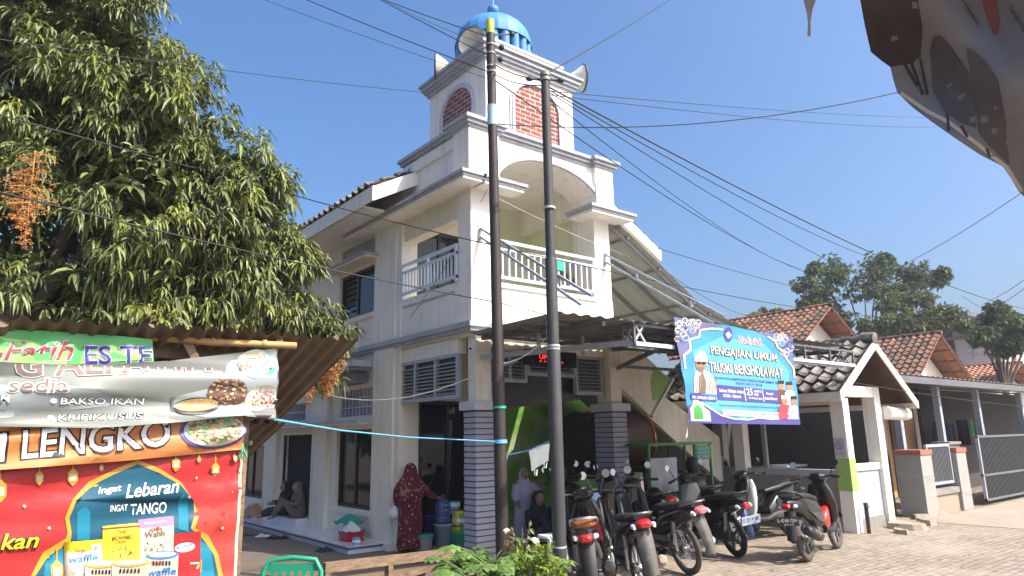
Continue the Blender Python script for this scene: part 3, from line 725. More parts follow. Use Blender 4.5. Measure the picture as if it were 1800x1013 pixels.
# lean-to sheet roof on the right of the porch
side = thing('side_roof', 'sloping olive sheet roof over the stairs right of the balcony', 'roof', (11, 9, 3.4))
prof = [(8.98, 5.72), (9.6, 5.40), (11.3, 4.44), (12.0, 4.18), (13.7, 3.86)]
m = MB()
def ps(t):
    t *= len(prof) - 1; i = min(int(t), len(prof) - 2); f = t - i
    return prof[i][0] + (prof[i + 1][0] - prof[i][0]) * f, prof[i][1] + (prof[i + 1][1] - prof[i][1]) * f
m.grid(lambda u, v: (ps(u)[0], 8.30 + v * 4.2, ps(u)[1] + .012 * max(-.4, math.cos(v * 4.2 * 2 * math.pi / .25))), 4, 130, 'olive_sheet', False); WB(m, 'roof_sheet', side)
for y in (8.42, 9.1, 9.8, 10.5, 11.2):
    m = MB()
    for i in range(4): m.bar((prof[i][0], y, prof[i][1] - .07), (prof[i + 1][0], y, prof[i + 1][1] - .07), .05, .08, 'galvanised')
    WB(m, 'rafter', side)
for t in (.2, .36, .52, .7, .9):
    m = MB(); x, z = ps(t); m.bar((x, 8.34, z - .045), (x, 12.4, z - .045), .04, .05, 'galvanised'); WB(m, 'purlin', side)
m = MB(); m.bar((13.5, 8.4, 0), (13.5, 8.4, 3.85), .08, .08, 'grey_metal', up=(0, 1, 0)); WB(m, 'post', side)

# staircase behind the right column
st = thing('staircase', 'cream concrete staircase rising behind the right brick column', 'staircase', (10.5, 9, 0))
m = MB(); m.prism([(9.05, 3.0), (9.05, 3.4), (12.2, 1.95), (12.7, 1.7), (12.7, .8), (12.6, .8)], 'xz', 8.95, 9.05, CR); m.prism([(9.05, 3.0), (9.05, 3.3), (13.1, 1.2), (13.1, .8), (12.6, .8)], 'xz', 9.05, 10.2, 'grey_panel'); WB(m, 'flight', st)
def sw(pts): return [(PX(x, y, Y=8.9).x, PX(x, y, Y=8.9).z) for x, y in pts]
m = MB(); m.prism(sw([(1085, 600), (1120, 612), (1165, 655), (1180, 667), (1143, 732), (1100, 690), (1085, 676)]), 'xz', 8.90, 8.95, CR); WB(m, 'side_wall', st)
m = MB(); m.prism(sw([(1150, 645), (1178, 668), (1160, 700), (1147, 705), (1143, 670)]), 'xz', 8.893, 8.899, 'bright_green_paint'); WB(m, 'painted_patch', st)
m = MB(); q0, q1 = sw([(1181, 666), (1144, 733)]); m.bar((q0[0], 8.88, q0[1]), (q1[0], 8.88, q1[1]), .07, .05, WH); WB(m, 'painted_sunlit_edge', st)  # white strip paints the sunlit edge of the stair wall
# ------------------------------------------------------------------ things fixed to the mosque
def horn(loc, d, label, r=.27):
    t = thing('loudspeaker', label, 'loudspeaker', loc, 0, 'horn loudspeakers on the tower'); d = unit(d)
    m = MB(); m.lathe([(.05, -.34), (.055, -.20), (.08, -.10), (.15, 0), (r * .86, .10), (r, .15), (r + .012, .16), (r - .012, .155), (r * .82, .085), (.13, -.02), (.06, -.12), (.001, -.16)], 'horn_paint', (0, 0, .22), d, 28); m.build('horn', t)
    m = MB(); m.lathe([(r - .002, .135), (r + .016, .145), (r + .016, .168), (r - .002, .168)], 'horn_dark', (0, 0, .22), d, 28); m.build('rim', t)
    m = MB(); m.cyl(Vector((0, 0, .22)) - d * .32, Vector((0, 0, .22)) - d * .46, .085, 'horn_paint', n=16); m.build('driver', t)
    m = MB(); m.cyl((0, 0, 0), (0, 0, .16), .015, 'steel'); m.bar(Vector((0, 0, .15)) - d * .15, Vector((0, 0, .15)) + d * .05, .03, .02, 'steel'); m.build('bracket', t)
horn(PX(836, 80, D=12.5) - Vector((0, 0, .22)), (-.90, -.42, -.04), 'large round loudspeaker facing the street at the tower corner, left of the dome', .27)
horn(PX(780, 118, D=12.9) - Vector((0, 0, .22)), (-.82, .55, .03), 'loudspeaker seen from the side at the far left edge of the tower', .24)
horn(PX(1012, 137, D=13.4) - Vector((0, 0, .22)), (.88, -.46, .04), 'loudspeaker on the right end of the tower cornice, opening turned right', .26)
t = thing('led_sign', 'black running text board with red lights over the porch entrance', 'sign', (7.25, 8.1, 2.87))
m = MB(); m.box(-.58, .50, -.03, .03, 0, .24, 'led_board'); m.build('board', t)
def text_mesh(s, bold=0.0, shear=0.0, res=3, font_space=1.0):
    c = bpy.data.curves.new('lettering', 'FONT'); c.body = s; c.offset = bold; c.shear = shear; c.resolution_u = res; c.fill_mode = 'FRONT'; c.space_character = font_space
    o = bpy.data.objects.new('lettering', c); COL.objects.link(o)
    dg = bpy.context.evaluated_depsgraph_get(); me = bpy.data.meshes.new_from_object(o.evaluated_get(dg))
    vs = [tuple(v.co) for v in me.vertices]; fs = [list(p.vertices) for p in me.polygons]
    bpy.data.objects.remove(o); bpy.data.curves.remove(c); bpy.data.meshes.remove(me)
    return vs, fs
def flat_text(mb, s, org, ux, uy, width, height, k, bold=0.0, shear=0.0):
    vs, fs = text_mesh(s, bold, shear)
    if not vs: return
    x0 = min(v[0] for v in vs); x1 = max(v[0] for v in vs); y0 = min(v[1] for v in vs); y1 = max(v[1] for v in vs)
    org, ux, uy = Vector(org), Vector(ux), Vector(uy)
    mb.add([org + ux * ((v[0] - x0) / (x1 - x0) * width) + uy * ((v[1] - y0) / max(1e-6, y1 - y0) * height) for v in vs], fs, k)
m = MB(); flat_text(m, 'UPAC', (-.30, -.034, .10), (1, 0, 0), (0, 0, 1), .34, .07, 'led_red'); flat_text(m, '- - -   - -', (-.30, -.034, .06), (1, 0, 0), (0, 0, 1), .5, .012, 'led_red', .02); m.build('lettering', t)
t = thing('security_camera', 'small white security camera on the corner column under the balcony', 'camera', (5.87, 8.27, 3.12))
m = MB(); m.obox((0, 0, .05), (.05, .08, .06), 'white_plastic'); m.build('mount', t); m = MB(); m.loft([(-.02, -.05, -.02, .035, .035), (-.12, -.06, -.05, .035, .035)], 'white_plastic'); m.cyl((-.12, -.06, -.05), (-.135, -.062, -.055), .02, 'black_gloss'); m.build('body', t)
t = thing('lamp', 'white bulb in a black holder hanging from the parking canopy', 'lamp', PX(1099, 596, Y=6.1))
m = MB(); m.cyl((0, 0, .06), (0, 0, .24), .008, 'cable'); m.cyl((0, 0, .04), (0, 0, .10), .028, 'black_matt'); m.build('holder', t)
m = MB(); m.lathe([(.02, .05), (.045, .02), (.05, -.03), (.045, -.08), (.03, -.10), (.001, -.10)], 'white_plastic', n=16); m.build('bulb', t)
t = thing('lamp_tube', 'white fluorescent tube fixed under the left eave of the mosque', 'lamp', PX(640, 388, X=5.55))
m = MB(); m.cyl(PX(608, 380, X=5.2) - t.location, PX(652, 392, X=5.7) - t.location, .03, 'white_plastic'); m.build('tube', t); m = MB(); m.cyl(PX(606, 379.5, X=5.18) - t.location, PX(610, 380.5, X=5.22) - t.location, .034, 'grey_metal'); m.build('cap', t)
# bedug drum
t = thing('drum', 'huge dark mosque drum with a copper rim behind the right column', 'drum', (9.55, 9.2, .06))
m = MB(); m.lathe([(.50, -.78), (.56, -.4), (.57, 0), (.56, .4), (.50, .78)], 'brown_wood', (0, 0, 1.62), (1, 0, 0), 36); m.build('barrel', t)
for s in (-1, 1):
    m = MB(); m.lathe([(.001, .785 * s), (.50, .785 * s)], 'drum_skin', (0, 0, 1.62), (1, 0, 0), 36); m.build('skin', t)
    m = MB(); m.lathe([(.50, .74 * s), (.53, .74 * s), (.53, .80 * s), (.49, .80 * s)], 'copper' if s > 0 else 'drum_skin', (0, 0, 1.62), (1, 0, 0), 40)
    for i in range(20):
        a = 2 * math.pi * i / 20; m.lathe([(.001, .02), (.018, .01), (.02, 0)], 'copper', (.77 * s, .54 * math.cos(a), 1.62 + .54 * math.sin(a)), (0, math.cos(a), math.sin(a)), 8)
    m.build('rim', t)
for x in (-.55, .55):
    m = MB()
    for y in (-.4, .4): m.bar((x, y * 1.2, 0), (x, y, 1.3), .09, .09, 'brown_wood', up=(1, 0, 0))
    m.bar((x, -.5, 1.08), (x, .5, 1.08), .08, .08, 'brown_wood'); m.bar((x, -.5, .2), (x, .5, .2), .06, .06, 'brown_wood'); m.build('stand', t)
# food cart
t = thing('food_cart', 'lime green food cart with glass case under the canopy by the stairs', 'cart', (9.8, 8.0, 0))
m = MB(); m.box(-.85, .85, -.3, .3, .72, .80, 'cart_green'); m.box(-.8, .8, -.27, .27, .35, .72, 'grey_trim'); m.build('body', t)
m = MB()
for x in (-.83, .38, .83):
    for y in (-.28, .28): m.bar((x, y, .8), (x, y, 1.62), .035, .035, 'cart_green', up=(1, 0, 0))
m.box(-.87, .87, -.32, .32, 1.60, 1.64, 'cart_green'); m.build('frame', t)
m = MB(); m.box(.40, .81, -.305, -.295, 1.34, 1.59, 'cart_green'); sg = m.build('sign', t)
m = MB()
for i, s in enumerate(('GADO', 'GADO', 'KETOPRAK')): flat_text(m, s, (.44, -.309, 1.51 - i * .075), (1, 0, 0), (0, 0, 1), .33, .055, 'pale_blue_cloth', .02)
m.build('lettering', sg)
m = MB(); m.box(-.78, -.1, -.26, -.25, .84, 1.4, 'grey_trim'); m.build('glass_case', t)
for x in (-.5, .5):
    m = MB(); m.lathe([(.20, -.02), (.25, -.02), (.25, .02), (.20, .02), (.20, -.02)], 'black_rubber', (x, -.25, .25), (0, 1, 0), 24); m.bar((x - .22, -.25, .25), (x + .22, -.25, .25), .02, .02, 'steel'); m.bar((x, -.25, .03), (x, -.25, .47), .02, .02, 'steel', up=(1, 0, 0)); m.build('wheel', t)

# ------------------------------------------------------------------ wash house (small black tiled gable)
wash = thing('wash_house', 'small open wash house with a black tiled gable roof and lime green corner post', 'building', (13.5, 8, 0))
random.seed(8)
gable_roof(wash, 13.5, 3.46, 11.95, 2.46, 15.05, 2.36, 5.9, 10.4, 'black_tile', WH, under='brown_wood', fh=.16, dim=.26)
m = MB(); m.cyl((13.5, 5.86, 3.50), (13.5, 6.1, 3.52), .12, 'black_tile', n=12); WB(m, 'ridge_end', wash)
def post(x0, x1, y0, y1, z1, green=True):
    m = MB(); m.box(x0, x1, y0, y1, 0, z1, WH); p = WB(m, 'post', wash)
    if green:
        m = MB(); m.box(x0 - .006, x1 + .006, y0 - .006, y1 + .006, .72, 1.30, 'bright_green_paint'); m.build('green_band', p)
        m = MB(); m.box(x0 + .02, x1 - .06, y0 - .012, y0 - .005, 1.32, 1.62, 'plate_white'); sgn = m.build('notice', p)
    return p
post(12.72, 12.94, 6.25, 6.50, 2.38)
m = MB(); m.box(12.708, 12.714, 6.28, 6.49, 1.32, 1.66, 'lavender_trim'); ns = WB(m, 'notice', wash)
m = MB(); m.lathe([(.065, -.002), (.085, -.002), (.085, .002), (.065, .002)], 'grey_trim', (12.704, 6.385, 1.53), (1, 0, 0), 24); m.bar((12.704, 6.33, 1.475), (12.704, 6.44, 1.585), .004, .018, 'grey_trim')
m.bar((12.704, 6.36, 1.53), (12.704, 6.41, 1.53), .004, .05, 'grey_trim'); m.bar((12.704, 6.31, 1.40), (12.704, 6.46, 1.40), .003, .012, 'grey_trim'); m.bar((12.704, 6.31, 1.37), (12.704, 6.46, 1.37), .003, .012, 'grey_trim')
m.build('symbol', ns)
post(14.02, 14.26, 6.25, 6.50, 2.62, False)
post(12.80, 13.0, 8.45, 8.70, 2.38, False); post(12.80, 13.0, 10.0, 10.25, 2.38, False); post(14.3, 14.5, 10.0, 10.25, 2.38, False)
m = MB(); m.box(12.94, 14.02, 6.30, 6.42, 1.06, 1.18, WH); m.box(12.94, 14.02, 6.33, 6.40, .22, 1.06, 'grey_panel'); m.box(12.94, 14.02, 6.31, 6.42, 0, .22, 'concrete'); WB(m, 'front_panel', wash)
m = MB(); m.box(12.86, 12.98, 6.50, 8.45, .96, 1.08, 'lavender_trim'); m.box(12.88, 12.98, 6.50, 8.45, 0, .96, 'grey_tile_wall'); m.box(12.88, 12.98, 8.7, 10.0, 0, 1.08, 'grey_tile_wall')
for z in (.3, .62): m.box(12.874, 12.88, 6.50, 8.45, z, z + .012, 'grey_trim')
WB(m, 'side_wall', wash)
m = MB(); m.box(12.72, 12.94, 6.5, 10.2, 2.28, 2.40, CR); m.box(12.94, 14.26, 6.26, 6.48, 2.42, 2.62, WH); WB(m, 'beam', wash)
m = MB(); m.box(12.5, 16.5, 10.3, 10.4, 0, 2.9, 'dark_wall'); m.box(15.6, 15.7, 6.9, 10.3, 0, 2.6, 'dark_wall'); m.box(13.2, 15.5, 8.6, 9.1, 1.0, 1.05, 'grey_panel'); WB(m, 'back_wall', wash)
m = MB(); m.cyl((14.3, 6.2, 2.12), (15.2, 6.2, 2.10), .13, 'white_paint', n=20); m.cyl((15.2, 6.2, 2.10), (15.35, 6.2, 2.05), .07, 'white_paint', n=14); WB(m, 'gutter', wash)
t = thing('bollard_pipe', 'rusty steel pipe standing on the paving before the wash house', 'pipe', PX(1528, 938, Z=0))
m = MB(); m.cyl((0, 0, 0), (0, 0, .52), .035, 'pole_black'); m.build('pipe', t); m = MB(); m.cyl((-.02, -.05, .46), (.03, .05, .50), .022, 'steel'); m.build('bolt', t)

# ------------------------------------------------------------------ right hand fence, gate, houses
def gate_pillar(x, label):
    t = thing('gate_pillar', label, 'pillar', (x, 6.4, 0), 0, 'tiled pillars of the front fence')
    m = MB(); m.box(-.28, .28, -.12, .40, 0, 1.26, 'grey_tile_wall')
    for z in (.42, .84): m.box(-.286, .286, -.126, .406, z, z + .012, 'grey_trim')
    m.build('shaft', t); m = MB(); m.box(-.30, .30, -.14, .42, 1.26, 1.36, 'red_cap'); m.build('cap', t)
gate_pillar(16.12, 'grey tiled pillar with terracotta cap nearest the wash house')
gate_pillar(18.05, 'grey tiled pillar with terracotta cap beside the sliding gate')
t = thing('fence_panel', 'grey barred fence panel on a low wall between the two tiled pillars', 'fence', (17.1, 6.4, 0))
m = MB(); m.box(-.70, .67, -.05, .05, 0, .40, 'road_dust'); m.box(-.70, .67, -.09, .09, .40, .52, 'concrete'); m.build('low_wall', t)
m = MB(); m.box(-.66, .60, -.03, .03, 1.40, 1.46, 'grey_metal'); m.box(-.66, .60, -.03, .03, .60, .66, 'grey_metal'); m.box(-.66, -.61, -.028, .028, .66, 1.40, 'grey_metal'); m.box(.55, .60, -.028, .028, .66, 1.40, 'grey_metal')
m.build('frame', t); m = MB()
for i in range(16): m.box(-.57 + i * .07, -.545 + i * .07, -.012, .012, .66, 1.40, 'dark_grey_metal')
m.build('bars', t)
t = thing('sliding_gate', 'long dark grey slatted sliding gate half open at the right edge', 'gate', (21.5, 6.3, 0))
m = MB()
for x in (-2.3, 3.4): m.box(x, x + .07, -.03, .03, .10, 1.62, 'grey_metal')
for z in (.10, .66, 1.56): m.box(-2.3, 3.47, -.032, .032, z, z + .05, 'dark_grey_metal')
m.build('frame', t); m = MB()
for i in range(66): m.box(-2.22 + i * .086, -2.18 + i * .086, -.012, .012, .12, 1.6, 'gate_dark')
m.box(-2.2, 3.4, .014, .02, .12, 1.6, 'gate_dark'); m.build('slats', t)
t = thing('gate_post', 'dark concrete wall block beside the sliding gate', 'wall', (19.0, 6.7, 0)); m = MB(); m.box(-.55, .12, -.05, .30, 0, 1.42, 'dark_grey_metal'); m.build('block', t); m = MB(); m.box(-.58, .15, -.08, .33, 1.42, 1.48, 'concrete'); m.build('coping', t)
car = thing('carport', 'long flat sheet roofed carport on grey steel posts before the houses', 'carport', (20, 7.5, 0))
m = MB(); m.grid(lambda u, v: (15.6 + u * 16, 6.5 + v * 5.5, 2.98 + v * .35 + .02 * max(-.3, math.cos(u * 16 * 2 * math.pi / .3))), 320, 1, 'galvanised', False); WB(m, 'roof_sheet', car)
m = MB(); m.box(15.75, 15.85, 6.9, 12, 0, 2.9, 'dark_wall'); m.box(15.85, 18.4, 8.4, 8.5, 0, 2.9, 'dark_wall'); m.box(18.4, 21.9, 8.7, 8.8, 0, 2.9, 'orange_wall'); m.box(20.2, 20.9, 8.66, 8.70, 0, 2.1, 'brown_wood'); m.box(21.9, 31, 8.5, 8.6, 0, 2.95, 'dark_wall'); WB(m, 'back_wall', car)  # dark panels put the shade inside the carport into the wall colour
m = MB(); m.box(15.6, 31.6, 6.50, 6.54, 2.80, 2.95, 'dark_grey_metal')
for y in (7.6, 8.8, 10, 11.2): m.bar((15.6, y, 2.9 + (y - 6.5) * .06), (31.6, y, 2.9 + (y - 6.5) * .06), .06, .06, 'dark_grey_metal')
WB(m, 'beam', car)
for x in (16.7, 19.0, 21.65, 25.2, 28.5):
    m = MB(); m.box(x - .07, x + .07, 6.9, 7.04, 0, 2.82, 'grey_metal'); WB(m, 'post', car)
def house(name, label, peak, hw, rise, ln, wallk, tilek='terracotta', bw=None, uz=None):
    """gabled house: ridge along Y, open tiled gable facing the street"""
    x, y, z = peak; t = thing(name, label, 'house', (x, y + ln / 2, 0))
    gable_roof(t, x, z, x - hw, z - rise, x + hw, z - rise, y, y + ln, tilek, None, under='terracotta_under', ridge='terracotta', dim=.27)
    m = MB(); b = hw * .86
    m.prism([(x - b, 0), (x + b, 0), (x + b, z - rise + .05), (x, z - .35), (x - b, z - rise + .05)], 'xz', y + .9, y + ln - .4, wallk); WB(m, 'wall', t)
    m = MB()
    for f in (.08, .3, .52, .74, .95):
        for s in (-1, 1): m.bar((x + s * hw * f, y + .04, z - rise * f - .09), (x + s * hw * f, y + .95, z - rise * f - .09), .05, .06, 'raw_wood')
    for s in (-1, 1):
        for yy in (.08, .5): m.bar((x, y + yy, z - .07), (x + s * hw, y + yy, z - rise - .07), .04, .05, 'raw_wood')
    WB(m, 'rafters', t)
    return t
random.seed(9)
p = PX(1463, 537, D=28); h1 = house('tiled_house', 'house with a worn terracotta gable roof just above the parking canopy', (p.x, p.y, p.z), 2.7, 1.75, 6.4, 'cream_paint')
p = PX(1655, 586, D=28); h2 = house('tiled_house', 'house with a long terracotta gable roof behind the carport', (p.x, p.y, p.z), 2.7, 1.85, 7.4, 'cream_paint')
print('H2', p, h1.location)
p = PX(1722, 636, D=36); h3 = house('tiled_house', 'low house with a smooth orange tiled roof behind the carport at right', (p.x + 3.2, p.y - 1, p.z), 3.6, 1.5, 5, 'cream_paint', 'orange_tile')
t = thing('house_front', 'orange plastered house front with brown door behind the carport', 'house', (24, 12, 0))
m = MB(); m.wall('y', 11.95, 12.1, 17.5, 36, 0, 3.3, 'orange_wall', [(24.4, 25.4, 0, 2.1), (20.0, 21.2, .8, 2.0), (28, 29.5, .8, 2.0)]); WB(m, 'wall', t)
m = MB(); m.box(24.4, 25.4, 12.02, 12.08, 0, 2.1, 'brown_wood'); WB(m, 'door', t)
for x in (20.0, 28.0):
    m = MB(); m.box(x, x + 1.3, 12.02, 12.06, .8, 2.0, 'dark_glass'); m.box(x + .6, x + .66, 12.0, 12.02, .8, 2.0, 'brown_wood'); WB(m, 'window', t)
t = thing('dark_house', 'dark upper storey with a balcony rail behind the orange roof', 'house', (52, 17, 0)); p = PX(1735, 600, D=45)
t.location = (p.x, p.y, 0)
m = MB(); m.box(p.x - 4, p.x + 3.2, p.y + .6, p.y + 6, 0, 8.6, 'far_dark'); WB(m, 'wall', t)
m = MB(); m.box(p.x - 4.3, p.x + 3.5, p.y - .5, p.y + 6.3, 8.6, 8.85, 'dark_grey_metal'); WB(m, 'roof', t)
m = MB(); m.box(p.x - 4, p.x + 3.2, p.y - .4, p.y - .3, 6.9, 7.0, 'grey_metal')
for i in range(22): m.box(p.x - 3.95 + i * .33, p.x - 3.9 + i * .33, p.y - .38, p.y - .32, 6.0, 6.9, 'grey_metal')
WB(m, 'railing', t)
p = PX(1775, 625, D=42)
t = thing('white_house', 'pale blue-white house wall with a red window at the far right', 'house', (p.x, p.y, 0))
m = MB(); m.box(p.x - 1.6, p.x + 5, p.y, p.y + 5, 0, 7.2, 'far_white'); WB(m, 'wall', t); m = MB(); m.box(p.x - 1.8, p.x + 5.2, p.y - .2, p.y + 5.2, 7.2, 7.4, 'concrete'); WB(m, 'roof', t)
m = MB(); m.box(p.x + .2, p.x + 1.0, p.y - .05, p.y, 5.6, 6.9, 'red_plastic'); WB(m, 'window', t)
# laundry in the carport
for i, (x0, y0, k, lb) in enumerate(((1648, 742, 'dark_cloth', 'dark shirt hung on the line in the carport, leftmost'), (1668, 746, 'navy_cloth', 'navy shirt hung on the line in the carport, between the posts'), (1690, 738, 'dark_cloth', 'black trousers hung on the line beside the green cloth'))):
    p = PX(x0, y0, Y=8.1); m = MB(); m.grid(lambda u, v: (p.x + (u - .5) * .55 * (1 + .2 * v), p.y + .06 * math.sin(u * 9 + i), p.z - v * .75), 8, 6, k)
    tag(m.build('laundry'), lb, 'laundry', 'washing in the carport')
p = PX(1718, 752, Y=7.7); m = MB(); m.grid(lambda u, v: (p.x + (u - .5) * .9, p.y + .05 * math.sin(u * 7), p.z + .30 * (1 - u) - v * .5), 10, 6, 'cart_green'); m.grid(lambda u, v: (p.x + (u - .2) * .7, p.y - .02 + .05 * math.sin(u * 7), p.z + .20 * (1 - u) - v * .4), 10, 6, 'white_cloth')
tag(m.build('tarpaulin'), 'green and white cloth draped over the wall beside the gate', 'cloth')
# rubble
random.seed(12)
for i, (x, y, s, lb) in enumerate(((1640, 905, .5, 'flat broken concrete slab lying before the tiled pillar'), (1628, 922, .32, 'pale concrete lump at the right end of the rubble'), (1595, 930, .42, 'flat plank-like slab in the middle of the rubble'), (1570, 925, .22, 'small brown stone nearest the wash house'), (1618, 912, .26, 'squarish rubble stone leaning on the flat slab'), (1585, 938, .2, 'small stone at the front of the rubble'))):
    p = PX(x, y, Z=0); m = MB(); n = 9
    pts = [(s * random.uniform(.7, 1.1) * math.cos(6.283 * j / n), .6 * s * random.uniform(.7, 1.1) * math.sin(6.283 * j / n)) for j in range(n)]
    h = s * random.uniform(.22, .4)
    vs = [(a, b, -.02) for a, b in pts] + [(a * .86, b * .84, h * random.uniform(.7, 1.1)) for a, b in pts]
    m.add(vs, [tuple(range(n, 2 * n))] + [(j, (j + 1) % n, (j + 1) % n + n, j + n) for j in range(n)], 'road_dust')
    o = m.build('rubble_stone'); o.location = (p.x, p.y, 0.006); o.rotation_euler = (0, 0, i * .8); tag(o, lb, 'stone', 'rubble by the fence')
# ------------------------------------------------------------------ foliage
def leaf(mb, p, d, L, W, droop, k, rng, roll=None):
    """one blade: bent, folded strip starting at p along d, tip sagging"""
    d = unit(d); s = d.cross(Vector((0, 0, 1)))
    if s.length < 1e-3: s = Vector((1, 0, 0))
    s = unit(s); a = rng.uniform(-.9, .9) if roll is None else roll
    n = s.cross(d); s2 = s * math.cos(a) + n * math.sin(a); n2 = s2.cross(d)
    dn = Vector((0, 0, -1)); vs = [p]
    for t, wd in ((.30, 1.0), (.68, .82)):
        c = p + d * (L * t) + dn * (droop * L * t * t)
        vs += [c + s2 * (W * wd) + n2 * (W * .35), c, c - s2 * (W * wd) + n2 * (W * .35)]
    vs.append(p + d * L * .96 + dn * (droop * L))
    mb.add(vs, [(0, 2, 1), (0, 3, 2), (1, 2, 5, 4), (2, 3, 6, 5), (4, 5, 7), (5, 6, 7)], k, False)
def rosette(mb, p, d, n, L, W, k, rng, spread=1.0, droop=.55):
    d = unit(d); e = unit(d.cross(Vector((.3, .2, 1)))); q = d.cross(e)
    for i in range(n):
        a = i * 2.4 + rng.uniform(-.4, .4); t = rng.uniform(.35, 1.0) * spread
        dd = d * (1.1 - t * .7) + (e * math.cos(a) + q * math.sin(a)) * t
        s = rng.uniform(.65, 1.15)
        leaf(mb, p - d * rng.uniform(0, .12), dd, L * s, W * s, droop * rng.uniform(.6, 1.5), k, rng)
def panicle(name, root, p, ln, wd, rng, local=False):
    m = MB(); p = Vector(p)
    m.tube([p, p + Vector((.01, 0, -ln * .5)), p + Vector((.02, .01, -ln))], [.009, .006, .002], 'panicle', 5)
    for i in range(46):
        t = (i + .5) / 46; c = p + Vector((.01 * t, 0, -ln * t)); a = i * 2.4
        l = wd * (.25 + .9 * math.sin(math.pi * min(1, t * .95 + .15))) * rng.uniform(.6, 1.15) * .6
        e = c + Vector((math.cos(a) * l, math.sin(a) * l, -.12 * l + rng.uniform(-.05, .03)))
        m.tube([c, e], [.004, .002], 'panicle', 4, False)
        for j in range(11):
            f = c.lerp(e, .25 + .75 * j / 10) + Vector((rng.uniform(-1, 1), rng.uniform(-1, 1), rng.uniform(-1, 1))) * .022
            r = rng.uniform(.006, .012); m.add([f + Vector((r, 0, 0)), f + Vector((0, r, 0)), f + Vector((-r, 0, 0)), f + Vector((0, -r, 0)), f + Vector((0, 0, r)), f + Vector((0, 0, -r))], [(0, 1, 4), (1, 2, 4), (2, 3, 4), (3, 0, 4), (1, 0, 5), (2, 1, 5), (3, 2, 5), (0, 3, 5)], 'panicle')
    return WB(m, name, root)
rng = random.Random(21)
base = Vector((.35, 9.6, 0))
mango = thing('mango_tree', 'big leafy mango tree with drooping leaves and orange flower sprays behind the stall', 'tree', base)
blobs = []   # centre (pixel, depth), radii
for px_, py_, D, r in ((60, 60, 9.2, 1.7), (210, 70, 9.0, 1.35), (120, 220, 8.8, 1.7), (290, 190, 8.8, 1.05), (290, 90, 9.4, .75), (370, 270, 8.8, 1.05), (250, 360, 8.4, 1.4), (60, 380, 8.6, 1.5), (430, 300, 8.9, .95), (490, 320, 9.0, .62), (420, 390, 8.8, .95),
                    (330, 480, 8.3, 1.0), (160, 500, 8.2, 1.1), (20, 520, 8.4, 1.0), (-120, 150, 9.3, 1.9), (-150, 400, 9, 1.7), (450, 470, 8.8, .62), (528, 430, 9.0, .40), (548, 470, 9.1, .30), (400, 545, 8.6, .62), (520, 555, 9.2, .50), (570, 585, 9.4, .32), (100, -90, 9.5, 1.7), (230, -40, 9.5, 1.0), (-40, -160, 9.6, 2), (250, 540, 8.6, .7), (500, 640, 9.4, .42), (450, 690, 9.4, .36), (560, 640, 9.6, .26), (545, 540, 9.1, .36), (580, 572, 9.2, .28), (600, 590, 9.1, .24), (575, 640, 9.3, .24)):
    blobs.append((PX(px_ - 16 - (26 if px_ > 180 and py_ < 330 else 0), py_, D=D), r * (.86 if px_ > 180 else .95)))
crown = MB(); young = MB()
C0 = Vector((.3, 9.8, 4.6))
for c, r in blobs:
    for q in range(int(9 * r * r) + 4):          # leafy clumps over the blob, with darker gaps between
        v = Vector((rng.gauss(0, 1), rng.gauss(0, 1), rng.gauss(0, 1))).normalized(); cr = rng.uniform(.26, .46) * min(1, .5 + r * .5)
        cc = c + Vector((v.x, v.y, v.z * .92)) * (r * rng.uniform(.62, 1.0)); tone = .10 + .35 * (rng.random() < .25)
        for i in range(int(31 * (cr / .36) ** 2)):
            u = Vector((rng.gauss(0, 1), rng.gauss(0, 1), rng.gauss(0, 1))).normalized(); p = cc + u * cr * rng.uniform(.4, 1.05)
            out = unit(u * .8 + v * .8 + Vector((0, 0, .25)))
            rosette(crown, p, out, rng.randint(8, 13), rng.uniform(.115, .175), .0175, 'mango_young' if rng.random() < tone else 'mango_leaf', rng, 1.1, .8)
# dense inner leaves so that the crown is dark inside
for c, r in blobs:
    for i in range(int(60 * r * r)):
        v = Vector((rng.gauss(0, 1), rng.gauss(0, 1), rng.gauss(0, 1))).normalized() * r * rng.uniform(.1, .75)
        rosette(crown, c + v, v + Vector((0, .2, .3)), 8, .24, .036, 'mango_leaf', rng, 1.2, .5)
WB(crown, 'crown', mango)
m = MB()
m.tube([base, base + Vector((.05, .05, 1.2)), base + Vector((.0, .15, 2.6)), base + Vector((.1, .1, 4.2))], [.24, .2, .17, .10], 'bark', 10)
for px_, py_, D in ((460, 480, 8.9), (330, 300, 8.9), (120, 150, 9.2), (60, 400, 8.7), (540, 440, 9.1), (430, 600, 9.0), (250, 60, 9.3)):
    e = PX(px_, py_, D=D); a = base + Vector((.05, .12, 2.2 + rng.uniform(0, 1)))
    mid = a.lerp(e, .5) + Vector((0, 0, .25)); m.tube([a, mid, e], [.09, .055, .015], 'bark', 7)
m.tube([PX(330, 530, D=8.2), PX(400, 520, D=8.4), PX(470, 475, D=8.7)], [.03, .022, .012], 'bark', 6)
WB(m, 'trunk', mango)
for px_, py_, D, ln, wd in ((62, 265, 7.3, 1.05, .40), (45, 300, 7.4, .62, .36), (590, 590, 9.0, .62, .30), (545, 640, 9.0, .50, .17), (575, 640, 9.1, .42, .22)):
    panicle('flower_spray', mango, PX(px_, py_, D=D), ln, wd, rng)

